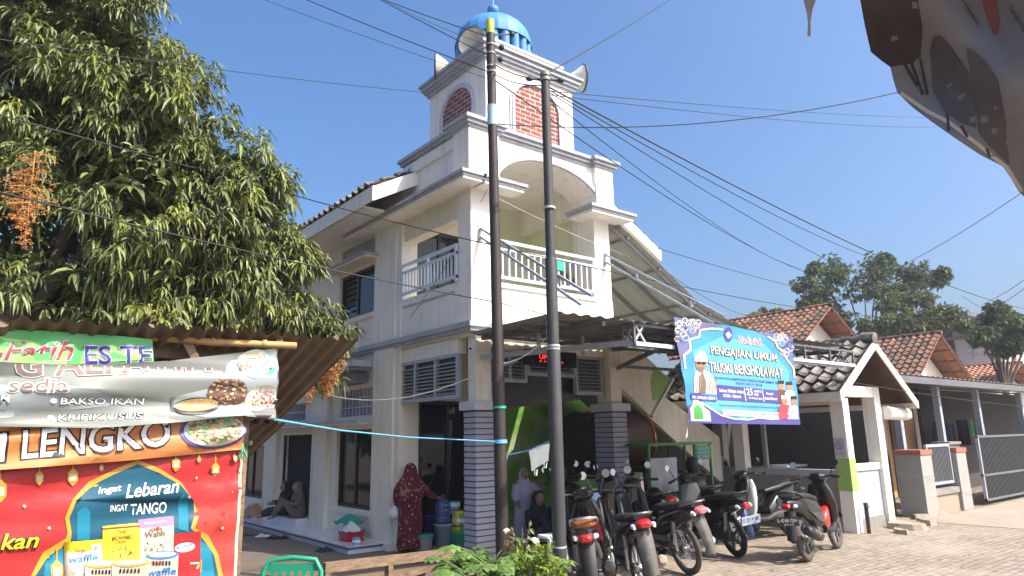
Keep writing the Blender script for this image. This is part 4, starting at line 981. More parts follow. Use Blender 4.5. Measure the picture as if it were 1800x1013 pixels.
def far_tree(label, px0, py0, D, blob, k, kinds, nper=120, L=.5, W=.12, trunk=True, name='tree', base_off=0.0, flat=.6, sp=0):
    limbs = blob
    if sp: blob = spread(blob, sp)
    p0 = PX(px0, py0, D=D); b = Vector((p0.x, p0.y, 0))
    t = thing(name, label, 'tree', b, 0, 'trees behind the houses'); mb = MB(); tops = []
    for x, y, rx in limbs: tops.append(PX(x, y, D=D + rng.uniform(-1, 1)))
    for x, y, rx in blob:
        c = PX(x, y, D=D + rng.uniform(-2.5, 2.5)); r = rx * D / FPX
        for i in range(int(nper * (.4 + r * r * .30))):
            v = Vector((rng.gauss(0, 1), rng.gauss(0, 1), rng.gauss(0, 1))).normalized(); rr = r * rng.uniform(.3, 1.1)
            p = c + Vector((v.x * rr, v.y * rr, v.z * rr * flat))
            rosette(mb, p, v + Vector((0, 0, .4)), 7, L, W, kinds[rng.random() < k], rng, 1.2, .3)
    WB(mb, 'crown', t)
    if trunk:
        m = MB(); zt = sum(c.z for c in tops) / len(tops)
        m.tube([b, b + Vector((.2, 0, zt * .45)), b + Vector((0, .1, zt * .8))], [.24, .17, .09], 'bark', 9)
        for c in tops: m.tube([b + Vector((.1, 0, zt * .5)), (b + Vector((0, 0, zt * .6))).lerp(c, .5), c], [.09, .05, .02], 'bark', 6)
        WB(m, 'trunk', t)
    return t
LV = ('far_leaf', 'far_leaf_light')
def spread(bl, k): return [(x + rng.uniform(-.7, .7) * r, y + rng.uniform(-.35, .35) * r, r * rng.uniform(.7, 1.1)) for x, y, r in bl for _ in range(k)]
far_tree('broad spreading dark green tree above the terracotta roofs', 1520, 590, 46, [(1480, 478, 36), (1545, 468, 34), (1600, 480, 30), (1430, 500, 30), (1520, 505, 40), (1412, 530, 20), (1640, 488, 22), (1580, 510, 30), (1450, 535, 26), (1400, 505, 10), (1470, 560, 26), (1655, 480, 14), (1430, 470, 12), (1560, 455, 14)], .22, LV, 85, .25, .06, sp=4)
far_tree('lighter yellow green tree in front of the broad dark tree', 1580, 600, 40, [(1580, 555, 34), (1625, 560, 32), (1545, 575, 26), (1660, 548, 22), (1600, 580, 36), (1680, 570, 22), (1560, 530, 22), (1620, 530, 22)], .6, LV, 105, .23, .055, sp=3)
far_tree('dark leafy tree at the right edge above the white wall', 1755, 620, 34, [(1745, 575, 30), (1780, 570, 28), (1800, 585, 32), (1760, 545, 20), (1720, 590, 22), (1830, 570, 40), (1765, 610, 24), (1735, 555, 12)], .15, LV, 110, .26, .058, sp=3)
far_tree('low bushy growth left of the dark tree over the far roofs', 1690, 600, 48, [(1680, 585, 22), (1705, 590, 18), (1650, 590, 18), (1715, 575, 14)], .25, LV, 70, .3, .08, False, sp=3)
far_tree('sparse yellowish shrub on the skyline beside the lean-to roof', 1340, 560, 33, [(1345, 552, 14), (1325, 556, 10), (1365, 550, 12), (1385, 555, 8)], .8, LV, 60, .3, .05, False, 'shrub')

# ------------------------------------------------------------------ printed banners
class Print:
    def __init__(self, Y, wr, step=22.0): self.Y = Y; self.wr = wr; self.mb = MB(); self.step = step; self.z = {}
    def at(self, x, y, layer):
        p = PX(x, y, Y=self.Y); return (p.x, p.y + self.wr(x, y) - .0016 * layer, p.z)
    def poly(self, pts, k, layer=1, mb=None, cut=True):
        bm = bmesh.new()
        vs = [bm.verts.new((x, y, 0)) for x, y in pts]
        for t in tessellate_polygon([[Vector((x, y, 0)) for x, y in pts]]):
            try: bm.faces.new([vs[i] for i in t])
            except ValueError: pass
        self._put(bm, k, layer, mb, cut)
    def _put(self, bm, k, layer, mb, cut):
        if cut:
            for ax in (0, 1):
                lo = min(v.co[ax] for v in bm.verts); hi = max(v.co[ax] for v in bm.verts); c = math.ceil(lo / self.step) * self.step
                while c < hi:
                    co = [0, 0, 0]; co[ax] = c; no = [0, 0, 0]; no[ax] = 1
                    bmesh.ops.bisect_plane(bm, geom=bm.verts[:] + bm.edges[:] + bm.faces[:], plane_co=co, plane_no=no); c += self.step
        bm.verts.index_update()
        (mb or self.mb).add([self.at(v.co.x, v.co.y, layer) for v in bm.verts], [[v.index for v in f.verts] for f in bm.faces], k, True); bm.free()
    def ell(self, cx, cy, rx, ry, k, layer=1, n=24, rot=0.0, mb=None):
        ca, sa = math.cos(rot), math.sin(rot)
        self.poly([(cx + rx * math.cos(6.2832 * i / n) * ca - ry * math.sin(6.2832 * i / n) * sa, cy + rx * math.cos(6.2832 * i / n) * sa + ry * math.sin(6.2832 * i / n) * ca) for i in range(n)], k, layer, mb)
    def line(self, pts, w, k, layer=1, closed=False):
        n = len(pts)
        for i in range(n if closed else n - 1):
            (x0, y0), (x1, y1) = pts[i], pts[(i + 1) % n]; d = math.hypot(x1 - x0, y1 - y0) or 1; nx, ny = -(y1 - y0) / d * w / 2, (x1 - x0) / d * w / 2; ex, ey = (x1 - x0) / d * w * .3, (y1 - y0) / d * w * .3
            self.poly([(x0 + nx - ex, y0 + ny - ey), (x1 + nx + ex, y1 + ny + ey), (x1 - nx + ex, y1 - ny + ey), (x0 - nx - ex, y0 - ny - ey)], k, layer)
    def text(self, s, x0, y0, x1, y1, h, k, layer=2, bold=0.0, shear=0.0, lean=0.0, outline=None, ow=.06, clip=None):
        bold = min(bold, .014); ow = min(ow, .042)
        for kk, bo, ly in (((outline, bold + ow, layer), (k, bold, layer + 1)) if outline else ((k, bold, layer),)):
            vs, fs = text_mesh(s, bo, shear, 3)
            if not vs: continue
            b0 = text_mesh(s, bold, shear, 1)[0]
            a0 = min(v[0] for v in b0); a1 = max(v[0] for v in b0); c0 = min(v[1] for v in b0); c1 = max(v[1] for v in b0)
            bm = bmesh.new()
            def M(v):
                u = (v[0] - a0) / (a1 - a0); w_ = (v[1] - c0) / (c1 - c0) * h
                return (x0 + (x1 - x0) * u - lean * w_, y0 + (y1 - y0) * u - w_, 0)
            bv = [bm.verts.new(M(v)) for v in vs]
            for f in fs:
                try: bm.faces.new([bv[i] for i in f])
                except ValueError: pass
            if clip is not None:
                for co, no in clip:
                    bmesh.ops.bisect_plane(bm, geom=bm.verts[:] + bm.edges[:] + bm.faces[:], plane_co=(*co, 0), plane_no=(*no, 0), clear_outer=True)
            if len(bm.faces): self._put(bm, kk, ly, None, True)
            else: bm.free()
def food(P, cx, cy, rx, ry, cols, n, layer, rg, rot=0.0):
    for i in range(n):
        a = rg.uniform(0, 6.283); q = rg.random() ** .5; x, y = q * rx * math.cos(a), q * ry * math.sin(a)
        x, y = x * math.cos(rot) - y * math.sin(rot), x * math.sin(rot) + y * math.cos(rot)
        s = rg.uniform(.08, .2) * min(rx, ry); b = rg.uniform(0, 3.14)
        P.poly([(cx + x + s * rg.uniform(.6, 1.3) * math.cos(b + j * 1.257), cy + y + .7 * s * rg.uniform(.6, 1.3) * math.sin(b + j * 1.257)) for j in range(5)], rg.choice(cols), layer + i % 3, None, False)
for nm, c in (('vinyl_grey', (.175, .19, .175)), ('vinyl_pale', (.27, .31, .32)), ('vinyl_orange', (.52, .20, .065)), ('vinyl_red', (.38, .026, .028)), ('vinyl_red_light', (.48, .05, .04)), ('vinyl_green', (.10, .42, .13)), ('vinyl_green_light', (.28, .55, .16)), ('vinyl_teal', (.012, .085, .14)), ('vinyl_teal_light', (.012, .19, .29)), ('vinyl_gold', (.55, .29, .035)), ('vinyl_yellow', (.72, .55, .02)), ('ink_black', (.02, .018, .018)), ('ink_brown', (.19, .125, .10)), ('ink_blue', (.05, .04, .28)), ('ink_rose', (.42, .06, .08)), ('ink_grey', (.42, .43, .45)),
               ('food_brown', (.12, .055, .03)), ('food_tan', (.42, .28, .13)), ('food_green', (.06, .30, .08)), ('food_cream', (.52, .48, .37)), ('food_red', (.34, .07, .05)), ('vinyl_blue', (.05, .25, .50)), ('vinyl_cyan', (.10, .36, .56)), ('vinyl_violet', (.07, .06, .24)), ('ink_cream', (.70, .58, .38)), ('border_lilac', (.13, .125, .24)), ('pack_pink', (.62, .16, .32)), ('pack_yellow', (.74, .60, .03)), ('pack_blue', (.02, .17, .52)), ('print_skin', (.36, .19, .12))):
    mat(nm, c, 0.42, var=.05, vs=6, spec=.4)
stall = thing('food_stall', 'street food stall with rusty corrugated lean-to roof on bamboo poles', 'stall', (.5, 4.6, 0))
SY = 3.93
m = MB(); pa = PX(630, 600, Z=2.4); pb = PX(425, 800, X=pa.x - .12)
sl_ = (pb.z - pa.z) / (pb.y - pa.y)
for ya, yb, dz in ((pa.y, pa.y + 1.25, 0), (pa.y + 1.15, pb.y + .2, -.012)):
    m.grid(lambda u, v: (-2.2 + u * (pa.x + 2.2 - .06 * v), ya + v * (yb - ya), pa.z + sl_ * (ya + v * (yb - ya) - pa.y) + dz + .014 * math.cos(u * (pa.x + 2.2) * 2 * math.pi / .085) + .012 * math.sin(u * 9)), 400, 4, 'rusty_sheet', True)
    m.grid(lambda u, v: (-2.2 + u * (pa.x + 2.2 - .06 * v), ya + v * (yb - ya), pa.z - .004 + sl_ * (ya + v * (yb - ya) - pa.y) + dz + .014 * math.cos(u * (pa.x + 2.2) * 2 * math.pi / .085) + .012 * math.sin(u * 9)), 400, 4, 'rusty_sheet', True)
WB(m, 'roof_sheet', stall)
def srz(y): return pa.z + sl_ * (y - pa.y)
m = MB(); a = PX(215, 588, Y=4.12); b = PX(521, 608, Y=3.93); m.tube([a, a.lerp(b, .5) + Vector((0, 0, -.01)), b], [.024, .022, .02], 'bamboo', 10)
for t in (.2, .5, .8): c = a.lerp(b, t); d = unit(b - a); m.tube([c - d * .012, c, c + d * .012], [.023, .027, .023], 'bamboo', 10)
WB(m, 'bamboo_rail', stall)
for px_, py_ in ((492, 600), (265, 575), (4, 566)):
    p = PX(px_, py_, Y=3.95); m = MB(); m.tube([p, (p.x, pb.y, srz(pb.y) - .06)], .020 if px_ > 9 else .03, 'grey_wood', 10); WB(m, 'rafter', stall)
for yy in (4.3, 5.2, 6.0):
    m = MB(); m.cyl((-2.2, yy, srz(yy) - .045), (1.15, yy, srz(yy) - .045), .022, 'bamboo'); WB(m, 'purlin', stall)
p = PX(330, 590, Y=4.05); m = MB(); m.bar(PX(318, 582, Y=4.05), PX(348, 640, Y=4.05), .045, .02, 'raw_wood', up=(0, 1, 0)); WB(m, 'brace', stall)
p = PX(421, 800, Y=3.99); m = MB(); m.bar((p.x + .02, 4.0, 0), (p.x + .02, 4.0, 2.30), .04, .04, 'raw_wood', up=(0, 1, 0)); WB(m, 'post', stall)
m = MB(); m.cyl((-1.5, 4.9, 0), (-1.5, 4.9, srz(4.9) - .03), .04, 'bamboo'); m2 = WB(m, 'post', stall)
m = MB(); m.cyl((1.0, 5.9, 0), (1.0, 5.9, srz(5.9) - .03), .04, 'bamboo'); WB(m, 'post', stall)
m = MB(); m.box(-2.2, 1.30, 4.14, 4.18, 2.26, 2.40, 'grey_wood'); WB(m, 'beam', stall)  # dark strip added to stand in for the shaded underside of the roof
m = MB(); m.box(-2.2, 1.15, 5.4, 5.45, 0, 1.7, 'dark_wall'); m.box(-2.2, 1.1, 4.15, 5.4, .3, .85, 'grey_wood'); WB(m, 'counter', stall)
m = MB(); m.cyl(PX(425, 782, Y=4.0), PX(442, 779, Y=3.96), .012, 'steel'); WB(m, 'rod', stall)
rg = random.Random(4)
# green top banner
P = Print(4.02, lambda x, y: .008 * math.sin(x * .05) + .006 * math.sin(y * .2 + x * .02))
P.poly([(-120, 574), (0, 578), (90, 583), (200, 590), (268, 597), (272, 640), (-120, 655)], 'vinyl_green', 0)
P.poly([(-20, 590), (60, 600), (130, 606), (115, 645), (-20, 650)], 'vinyl_green_light', 1); P.poly([(150, 606), (240, 612), (265, 632), (140, 640)], 'vinyl_green_light', 1)
P.text('-Fatih', -12, 634, 128, 634, 34, 'ink_rose', 3, .0, .35, 0, 'ink_grey', .035)
P.text('ES TEH', 150, 640, 300, 642, 32, 'ink_blue', 3, .01, 0, 0, 'ink_grey', .04, clip=[((269, 620), (1, 0))])
o = P.mb.build('banner'); tag(o, 'green banner lettered ES TEH strung under the stall roof, uppermost', 'banner')
# grey menu banner
def wg(x, y): return .022 * math.sin((y - 640) * .085 + x * .006) * (1 - .4 * min(1, max(0, x / 500))) + .008 * math.sin(x * .017 + y * .05) + .006 * math.sin(y * .21 - x * .01)
P = Print(3.88, wg, 12.0)
P.poly([(-140, 630), (0, 636), (100, 640), (200, 640), (300, 634), (400, 622), (490, 612), (489, 660), (484, 738), (440, 733), (420, 730), (330, 741), (225, 749), (160, 753), (80, 751), (0, 750), (-140, 748)], 'vinyl_grey', 0)
P.poly([(-140, 672), (0, 676), (180, 690), (220, 710), (0, 735), (-140, 738)], 'vinyl_pale', 1)
P.poly([(300, 722), (300, 700), (330, 692), (380, 680), (400, 640), (425, 624), (487, 616), (485, 700), (480, 735), (440, 730), (360, 735)], 'vinyl_pale', 1)
P.text('G ALFATIH', 28, 663, 372, 652, 40, 'ink_brown', 3, .03, 0, 0, 'ink_grey', .05, clip=[((100, 641), (.02, -1)), ((200, 673), (0.03, 1))])
P.text('sedia', 14, 690, 118, 691, 26, 'ink_brown', 3, .01, .15, 0, 'ink_white', .05)
P.text('M', 0, 708, 18, 708, 13, 'ink_white', 3, .02, .1, 0, 'ink_black', .05)
P.ell(94, 705, 6, 4.5, 'ink_white', 3); P.text('BAKSO IKAN', 106, 711, 255, 711, 11, 'ink_white', 3, .02, .05, 0, 'ink_black', .05)
P.ell(90, 734, 6, 4.5, 'ink_grey', 3); P.text('KRIPIK USUS', 102, 740, 252, 737, 11.5, 'ink_grey', 3, .02, .15, 0, 'ink_black', .05)
P.ell(452, 640, 34, 26, 'vinyl_cyan', 2); P.ell(450, 637, 31, 22, 'food_cream', 3); food(P, 430, 640, 14, 12, ['food_brown', 'food_red', 'food_tan'], 30, 4, rg); food(P, 460, 634, 20, 14, ['food_cream', 'food_green', 'ink_white'], 26, 4, rg)
P.ell(400, 690, 35, 26, 'food_brown', 3); food(P, 400, 688, 34, 24, ['food_brown', 'food_tan', 'ink_brown', 'food_cream', 'ink_brown'], 110, 4, rg)
P.ell(346, 714, 42, 15, 'ink_black', 3, rot=-.08); P.ell(346, 712, 38, 11, 'food_tan', 4, rot=-.08); food(P, 346, 711, 34, 9, ['food_green', 'food_cream', 'food_tan'], 40, 5, rg)
P.ell(462, 712, 24, 24, 'ink_black', 2); P.ell(458, 700, 30, 20, 'food_cream', 3, rot=-.5); food(P, 464, 700, 24, 16, ['food_red', 'print_skin', 'food_cream', 'ink_rose'], 60, 4, rg); food(P, 462, 684, 20, 7, ['food_green', 'vinyl_green'], 22, 7, rg)
o = P.mb.build('banner'); tag(o, 'grey menu banner lettered BAKSO IKAN with pictures of food', 'banner')
# orange banner
def wo(x, y): return .014 * math.sin((y - 740) * .12 + x * .02) + .005 * math.sin(x * .05 + y * .2)
P = Print(3.92, wo, 12.0)
P.poly([(-140, 735), (0, 742), (100, 752), (180, 752), (300, 740), (428, 722), (427, 790), (330, 800), (200, 812), (0, 826), (-140, 836)], 'vinyl_orange', 0)
P.text('LENGKO', 38, 808, 300, 784, 52, 'ink_white', 3, .04, .06, 0, 'ink_black', .05); P.text('I', -8, 812, 12, 811, 50, 'ink_white', 3, .04, .06, 0, 'ink_black', .05)
P.ell(374, 757, 58, 33, 'vinyl_violet', 3, rot=-.07); P.ell(376, 756, 53, 29, 'food_cream', 4, rot=-.07); P.ell(377, 754, 44, 23, 'food_tan', 5, rot=-.07)
food(P, 378, 753, 46, 25, ['food_brown', 'food_tan', 'food_green', 'food_cream', 'food_cream', 'food_brown', 'vinyl_green'], 170, 6, rg, -.07)
o = P.mb.build('banner'); tag(o, 'orange banner lettered LENGKO with a plate of food, just above the red banner', 'banner')
# red biscuit banner
def wr(x, y): return .007 * math.sin((x * .5 + y) * .05) + .012 * math.exp(-((x - 425) ** 2 + (y - 790) ** 2) / 9000) * math.sin((y - 790) * .15 - (x - 425) * .12) + .005 * math.sin(y * .11 + x * .01)
P = Print(3.97, wr, 16.0)
P.poly([(-140, 800), (427, 780), (424, 860), (418, 960), (412, 1060), (404, 1180), (-140, 1180)], 'vinyl_red', 0)
P.poly([(300, 900), (420, 880), (415, 1000), (408, 1120), (390, 1120), (392, 1000), (360, 960)], 'vinyl_red_light', 1)
P.poly([(422, 800), (427, 800), (415, 1015), (405, 1180), (400, 1180), (410, 1015)], 'food_cream', 2)
def arch(o):
    R_ = [(242, 812 - o), (280, 828 - o), (318, 850 - o * .7), (340, 880), (346 + o, 905), (338 + o, 928), (362 + o, 945 - o), (380 + o, 975), (388 + o, 1013), (392 + o, 1120)]
    L_ = [(50 - o, 1120), (58 - o, 1013), (80 - o, 975 - o), (120 - o, 950 - o), (122 - o, 935), (118 - o, 910), (130 - o, 880), (160 - o, 850 - o * .7), (200, 830 - o)]
    return R_ + L_
P.poly(arch(4), 'vinyl_gold', 2); P.poly(arch(-4), 'vinyl_teal', 3)
P.poly([(135, 900), (150, 890), (158, 900), (158, 950), (135, 950)], 'vinyl_teal_light', 4); P.poly([(313, 880), (322, 868), (330, 880), (330, 935), (313, 930)], 'vinyl_teal_light', 4); P.poly([(80, 985), (120, 958), (340, 938), (370, 965), (376, 1000), (376, 1110), (66, 1110)], 'vinyl_teal_light', 4)
P.text('Ingat', 172, 872, 213, 866, 15, 'ink_white', 5, .03, .2); P.text('Lebaran', 220, 876, 314, 866, 24, 'ink_white', 5, .035, .25)
P.text('INGAT', 193, 900, 224, 898, 12, 'ink_white', 5, .02, .1); P.text('TANGO', 229, 906, 293, 902, 20, 'ink_white', 5, .03, .05)
P.text('kan', 0, 967, 68, 962, 28, 'vinyl_yellow', 5, .02, .3, 0, 'ink_black', .05)
def pack(x0, y0, x1, y1, k, dy=-4, layer=6): P.poly([(x0, y0 + 1), (x1, y0 + dy), (x1, y1 + dy), (x0, y1)], k, layer)
pack(112, 952, 180, 1090, 'food_cream'); pack(112, 952, 180, 972, 'pack_yellow', -4, 7); P.text('Tango', 131, 973, 152, 971, 7, 'ink_rose', 8, .04, .1); P.text('waffle', 121, 990, 172, 985, 12, 'pack_blue', 8, .05, .1); food(P, 140, 1008, 24, 8, ['food_tan', 'food_brown'], 20, 8, rg); P.poly([(161, 957), (178, 955), (178, 969), (161, 971)], 'ink_white', 8); P.text('$1', 166, 967, 173, 966, 6, 'vinyl_red', 9, .05)
pack(180, 924, 245, 1060, 'pack_yellow', -5, 8); P.poly([(180, 928), (245, 923), (245, 926), (180, 931)], 'food_brown', 9); P.text('Tango', 205, 939, 223, 937, 7, 'vinyl_red', 10, .04, .1); P.text('BROWNIES', 196, 951, 231, 947, 8, 'food_brown', 10, .07, .1); P.text('CRISPY', 203, 956, 224, 954, 5, 'food_brown', 10, .05, .1); food(P, 215, 972, 20, 10, ['food_brown', 'food_cream', 'ink_black', 'food_brown'], 40, 10, rg)
pack(243, 913, 304, 985, 'food_cream', -5, 7); P.poly([(243, 914), (304, 907), (304, 922), (243, 929)], 'pack_pink', 8); P.text('Kemasan Lebaran', 254, 922, 292, 917, 4, 'ink_white', 9); P.text('waffle', 261, 934, 284, 931, 7, 'food_red', 9, .03); P.text('Wahh', 253, 946, 288, 941, 11, 'ink_brown', 9, .06); food(P, 268, 962, 22, 11, ['food_brown', 'food_tan', 'food_brown', 'food_cream'], 46, 9, rg)
pack(296, 938, 352, 1090, 'vinyl_red', -5, 6); P.text('Tango', 316, 953, 333, 951, 6, 'ink_rose', 8, .04); P.ell(324, 962, 18, 8, 'ink_white', 8, rot=-.15); P.text('emoji', 309, 968, 340, 961, 9, 'pack_blue', 9, .05, .1)
def tin(x0, x1, y0, lid, t, side, ly):
    P.poly([(x0, y0 + 8), (x1, y0 + 4), (x1, y0 + 110), (x0, y0 + 110)], 'food_cream', ly); P.ell((x0 + x1) / 2, y0 + 7, (x1 - x0) / 2, 7, lid, ly + 1, rot=-.05); P.ell((x0 + x1) / 2, y0 + 6, (x1 - x0) / 2 - 4, 4.5, 'food_cream', ly + 2, rot=-.05)
    for i in range(6): x = x0 + (x1 - x0) * (.2 + .1 * i); P.poly([(x, y0 + 17), (x + 3, y0 + 17), (x + 3, y0 + 25), (x, y0 + 25)], 'ink_black', ly + 2)
    P.text(t, x0 + 3, y0 + 46, x1 - 3, y0 + 42, 14, side, ly + 2, .05, .1)
tin(255, 312, 968, 'pack_blue', 'waffle', 'pack_blue', 10); tin(148, 207, 983, 'vinyl_gold', 'Tango', 'vinyl_red', 11); tin(195, 260, 981, 'vinyl_gold', 'Tango', 'vinyl_red', 14); P.text('Tango', 262, 993, 284, 991, 7, 'vinyl_red', 13, .04)
def lantern(x, y, s, k='food_cream'):
    P.line([(x, y - 3.2 * s), (x, y - 1.6 * s)], .25 * s, 'vinyl_gold', 5); P.poly([(x - .9 * s, y - .7 * s), (x, y - 1.6 * s), (x + .9 * s, y - .7 * s), (x + .9 * s, y + .7 * s), (x + .4 * s, y + 1.3 * s), (x, y + 1.7 * s), (x - .4 * s, y + 1.3 * s), (x - .9 * s, y + .7 * s)], 'vinyl_gold', 5); P.poly([(x - .6 * s, y - .5 * s), (x + .6 * s, y - .5 * s), (x + .6 * s, y + .8 * s), (x - .6 * s, y + .8 * s)], k, 6)
for x, y, s in ((0, 862, 13), (69, 840, 8), (128, 838, 10), (378, 825, 8), (308, 816, 8), (348, 808, 4), (178, 822, 4.5), (412, 805, 4.5), (100, 1003, 12), (342, 995, 14)): lantern(x, y, s)
for x, y, s in ((43, 890, 4), (86, 928, 4), (345, 840, 3), (390, 928, 4), (332, 874, 2.4), (408, 865, 2), (150, 862, 2)):
    P.poly([(x + (s if i % 2 == 0 else s * .45) * math.cos(i * .6283 + .3), y + (s if i % 2 == 0 else s * .45) * math.sin(i * .6283 + .3)) for i in range(10)], 'food_cream', 5)
o = P.mb.build('banner'); tag(o, 'large red banner with gold edged blue arch and biscuit packets', 'banner')
m = MB(); p = PX(426, 786, Y=3.94)
for i in range(6): m.tube([p, p + Vector((rg.uniform(-.02, .04), rg.uniform(-.02, .02), -rg.uniform(.03, .08)))], .003, 'green_rope', 4)
m.tube([p + Vector((0, 0, .02)), p, p + Vector((0, 0, -.03))], .008, 'green_rope', 5); tag(m.build('rope_knot'), 'green rope knot at the corner of the red banner', 'rope')

# blue sermon banner on the canopy
def wb(x, y):
    v = (y - 560) / 190
    return .010 * math.sin(x * .06 + y * .03) + .008 * math.sin(x * .11 - y * .05) * v + .006 * math.sin(y * .12 + x * .02)
P = Print(5.66, wb, 10.0)
TL, TR, BR, BL = (1184, 557), (1393, 592), (1405, 747), (1212, 744)
def bq(u, v):
    return (TL[0] * (1 - u) * (1 - v) + TR[0] * u * (1 - v) + BR[0] * u * v + BL[0] * (1 - u) * v, TL[1] * (1 - u) * (1 - v) + TR[1] * u * (1 - v) + BR[1] * u * v + BL[1] * (1 - u) * v)
def bp(pts, k, ly): P.poly([bq(u, v) for u, v in pts], k, ly)
def bt(s, u0, u1, v, h, k, ly, **kw):
    a, b = bq(u0, v), bq(u1, v); P.text(s, a[0], a[1], b[0], b[1], h, k, ly, lean=kw.pop('lean', .12), **kw)
bp([(0, 0), (.25, .012), (.5, -.005), (.75, .012), (1, 0), (1, 1), (0, 1)], 'vinyl_blue', 0)
bp([(.12, .30), (.4, .12), (.75, .14), (.95, .40), (.92, .80), (.5, .95), (.2, .85), (.10, .6)], 'vinyl_cyan', 1)
bp([(0, 0), (.40, .01), (.28, .05), (.22, .11), (.13, .17), (.10, .27), (.03, .36), (.0, .45)], 'border_lilac', 2); bp([(1, 0), (.70, .01), (.80, .06), (.86, .13), (.93, .18), (.96, .28), (1, .40)], 'border_lilac', 2)
for i in range(80):
    u, v = rg.uniform(.01, .22), rg.uniform(.01, .22)
    if u + v * .6 < .22: q = bq(u, v); P.line([(q[0] + 5 * math.cos(a), q[1] + 5 * math.sin(a)) for a in (0, 1.05, 2.1, 3.14, 4.19, 5.24)], .9, rg.choice(['ink_white', 'ink_cream', 'vinyl_violet', 'vinyl_blue']), 3 + i % 3, True)
for i in range(70):
    u, v = rg.uniform(.80, .99), rg.uniform(.01, .24)
    if (1 - u) + v * .6 < .20: q = bq(u, v); P.line([(q[0] + 5 * math.cos(a), q[1] + 5 * math.sin(a)) for a in (0, 1.05, 2.1, 3.14, 4.19, 5.24)], .9, rg.choice(['ink_white', 'ink_cream', 'vinyl_violet', 'vinyl_blue']), 3 + i % 3, True)
P.line([bq(*q) for q in ((.03, .48), (.035, .36), (.10, .30), (.11, .20), (.19, .16), (.21, .09), (.30, .06), (.40, .05))], 3.4, 'ink_cream', 6); P.line([bq(*q) for q in ((.78, .05), (.84, .09), (.86, .15), (.92, .19), (.94, .27), (.985, .36), (.99, .46))], 3.0, 'ink_cream', 6)
q = bq(.45, .09); P.ell(q[0], q[1], 8, 13, 'vinyl_violet', 5); P.poly([(q[0] - 5, q[1] - 1), (q[0] + 1, q[1] - 5), (q[0] + 6, q[1] + 2), (q[0], q[1] + 7)], 'ink_white', 6)
bt('Hadirilah', .53, .72, .16, 12, 'ink_rose', 6, bold=.02, shear=.35, outline='ink_white', ow=.05)
bt('PENGAJIAN UMUM', .27, .85, .335, 18, 'ink_cream', 7, bold=.012, outline='vinyl_violet', ow=.035); bt('TRUSMI BERSHOLAWAT', .245, .89, .49, 18, 'ink_cream', 7, bold=.012, outline='vinyl_violet', ow=.035)
bt('DALAM RANGKA MEMPERINGATI MAULID NABI MUHAMMAD SAW', .28, .86, .555, 4.0, 'vinyl_violet', 6, bold=.03); bt('TAHUN 1447 H / 2025 M', .46, .70, .595, 4.0, 'vinyl_violet', 6, bold=.03)
bp([(.29, .615), (.83, .625), (.83, .77), (.29, .765)], 'vinyl_violet', 5)
bt('Selasa Malam Rabu', .31, .52, .685, 6, 'ink_white', 6, bold=.02); bt('19.30 - Selesai', .34, .49, .735, 5.5, 'ink_white', 6, bold=.02); bt('25', .545, .60, .70, 12, 'ink_white', 6, bold=.03); bt('AGUSTUS', .61, .68, .665, 4, 'ink_white', 6, bold=.03); bt('2025', .61, .65, .70, 4, 'ink_white', 6, bold=.03); bt('Di Masjid, Jami', .56, .68, .745, 4.5, 'ink_white', 6, bold=.02); bt('Masjid', .73, .79, .685, 4.5, 'ink_white', 6, bold=.02); bt('Baitul Makmur', .71, .82, .735, 4.8, 'ink_white', 6, bold=.02)
P.line([bq(.53, .63), bq(.53, .76)], 1, 'ink_white', 6); P.line([bq(.695, .63), bq(.695, .76)], 1, 'ink_white', 6)
bt('Terima kasih kami haturkan atas kehadiran para jamaah sekalian', .29, .84, .83, 4.2, 'vinyl_violet', 6, bold=.02, shear=.2)
bp([(0, .84), (.10, .80), (.30, .92), (.5, .955), (.75, .93), (1, .94), (1, 1), (0, 1)], 'vinyl_violet', 2); bp([(.31, .86), (.83, .87), (.83, .925), (.31, .915)], 'ink_white', 4); bt('DESA WOTGALI, BLOK TEGAL, RW 10, KEC. PLERED, KAB. CIREBON', .325, .82, .91, 4.6, 'vinyl_violet', 6, bold=.03)
P.line([bq(*q) for q in ((.14, .80), (.22, .86), (.30, .92), (.40, .95), (.55, .955), (.65, .93), (.75, .945), (.85, .93))], 2.5, 'ink_cream', 5)
bp([(.02, .98), (.02, .86), (.05, .82), (.06, .78), (.10, .77), (.13, .80), (.17, .86), (.20, .88), (.20, .98)], 'food_cream', 4); bp([(.05, .90), (.055, .85), (.09, .82), (.125, .85), (.13, .90), (.13, .96), (.05, .96)], 'food_green', 5)
# the printed speakers: plain figures in caps and robes
bp([(.07, .71), (.085, .58), (.12, .50), (.17, .47), (.25, .50), (.285, .60), (.295, .71)], 'ink_grey', 4); bp([(.12, .71), (.14, .55), (.18, .50), (.20, .60), (.19, .71)], 'ink_brown', 5); q = bq(.175, .42); P.ell(q[0], q[1], 9.5, 14, 'print_skin', 6); P.poly([(q[0] - 12, q[1] - 4), (q[0] - 12, q[1] - 13), (q[0] - 4, q[1] - 22), (q[0] + 5, q[1] - 20), (q[0] + 11, q[1] - 9), (q[0] + 11, q[1] - 3)], 'ink_white', 7)
q = bq(.175, .42); P.line([(q[0] - 8, q[1] - 2), (q[0] + 8, q[1] - 1)], 1.3, 'ink_black', 9); P.ell(q[0] - 4, q[1] - 1, 3, 2.4, 'ink_black', 9, 10); P.ell(q[0] + 4, q[1] - .5, 3, 2.4, 'ink_black', 9, 10); P.poly([(q[0] - 6, q[1] + 6), (q[0] + 6, q[1] + 6), (q[0] + 3, q[1] + 15), (q[0] - 3, q[1] + 15)], 'ink_brown', 8)
for u0 in (.10, .13, .22, .25, .27): P.line([bq(u0 + .03, .54), bq(u0, .70)], 1.0, 'food_tan', 6)
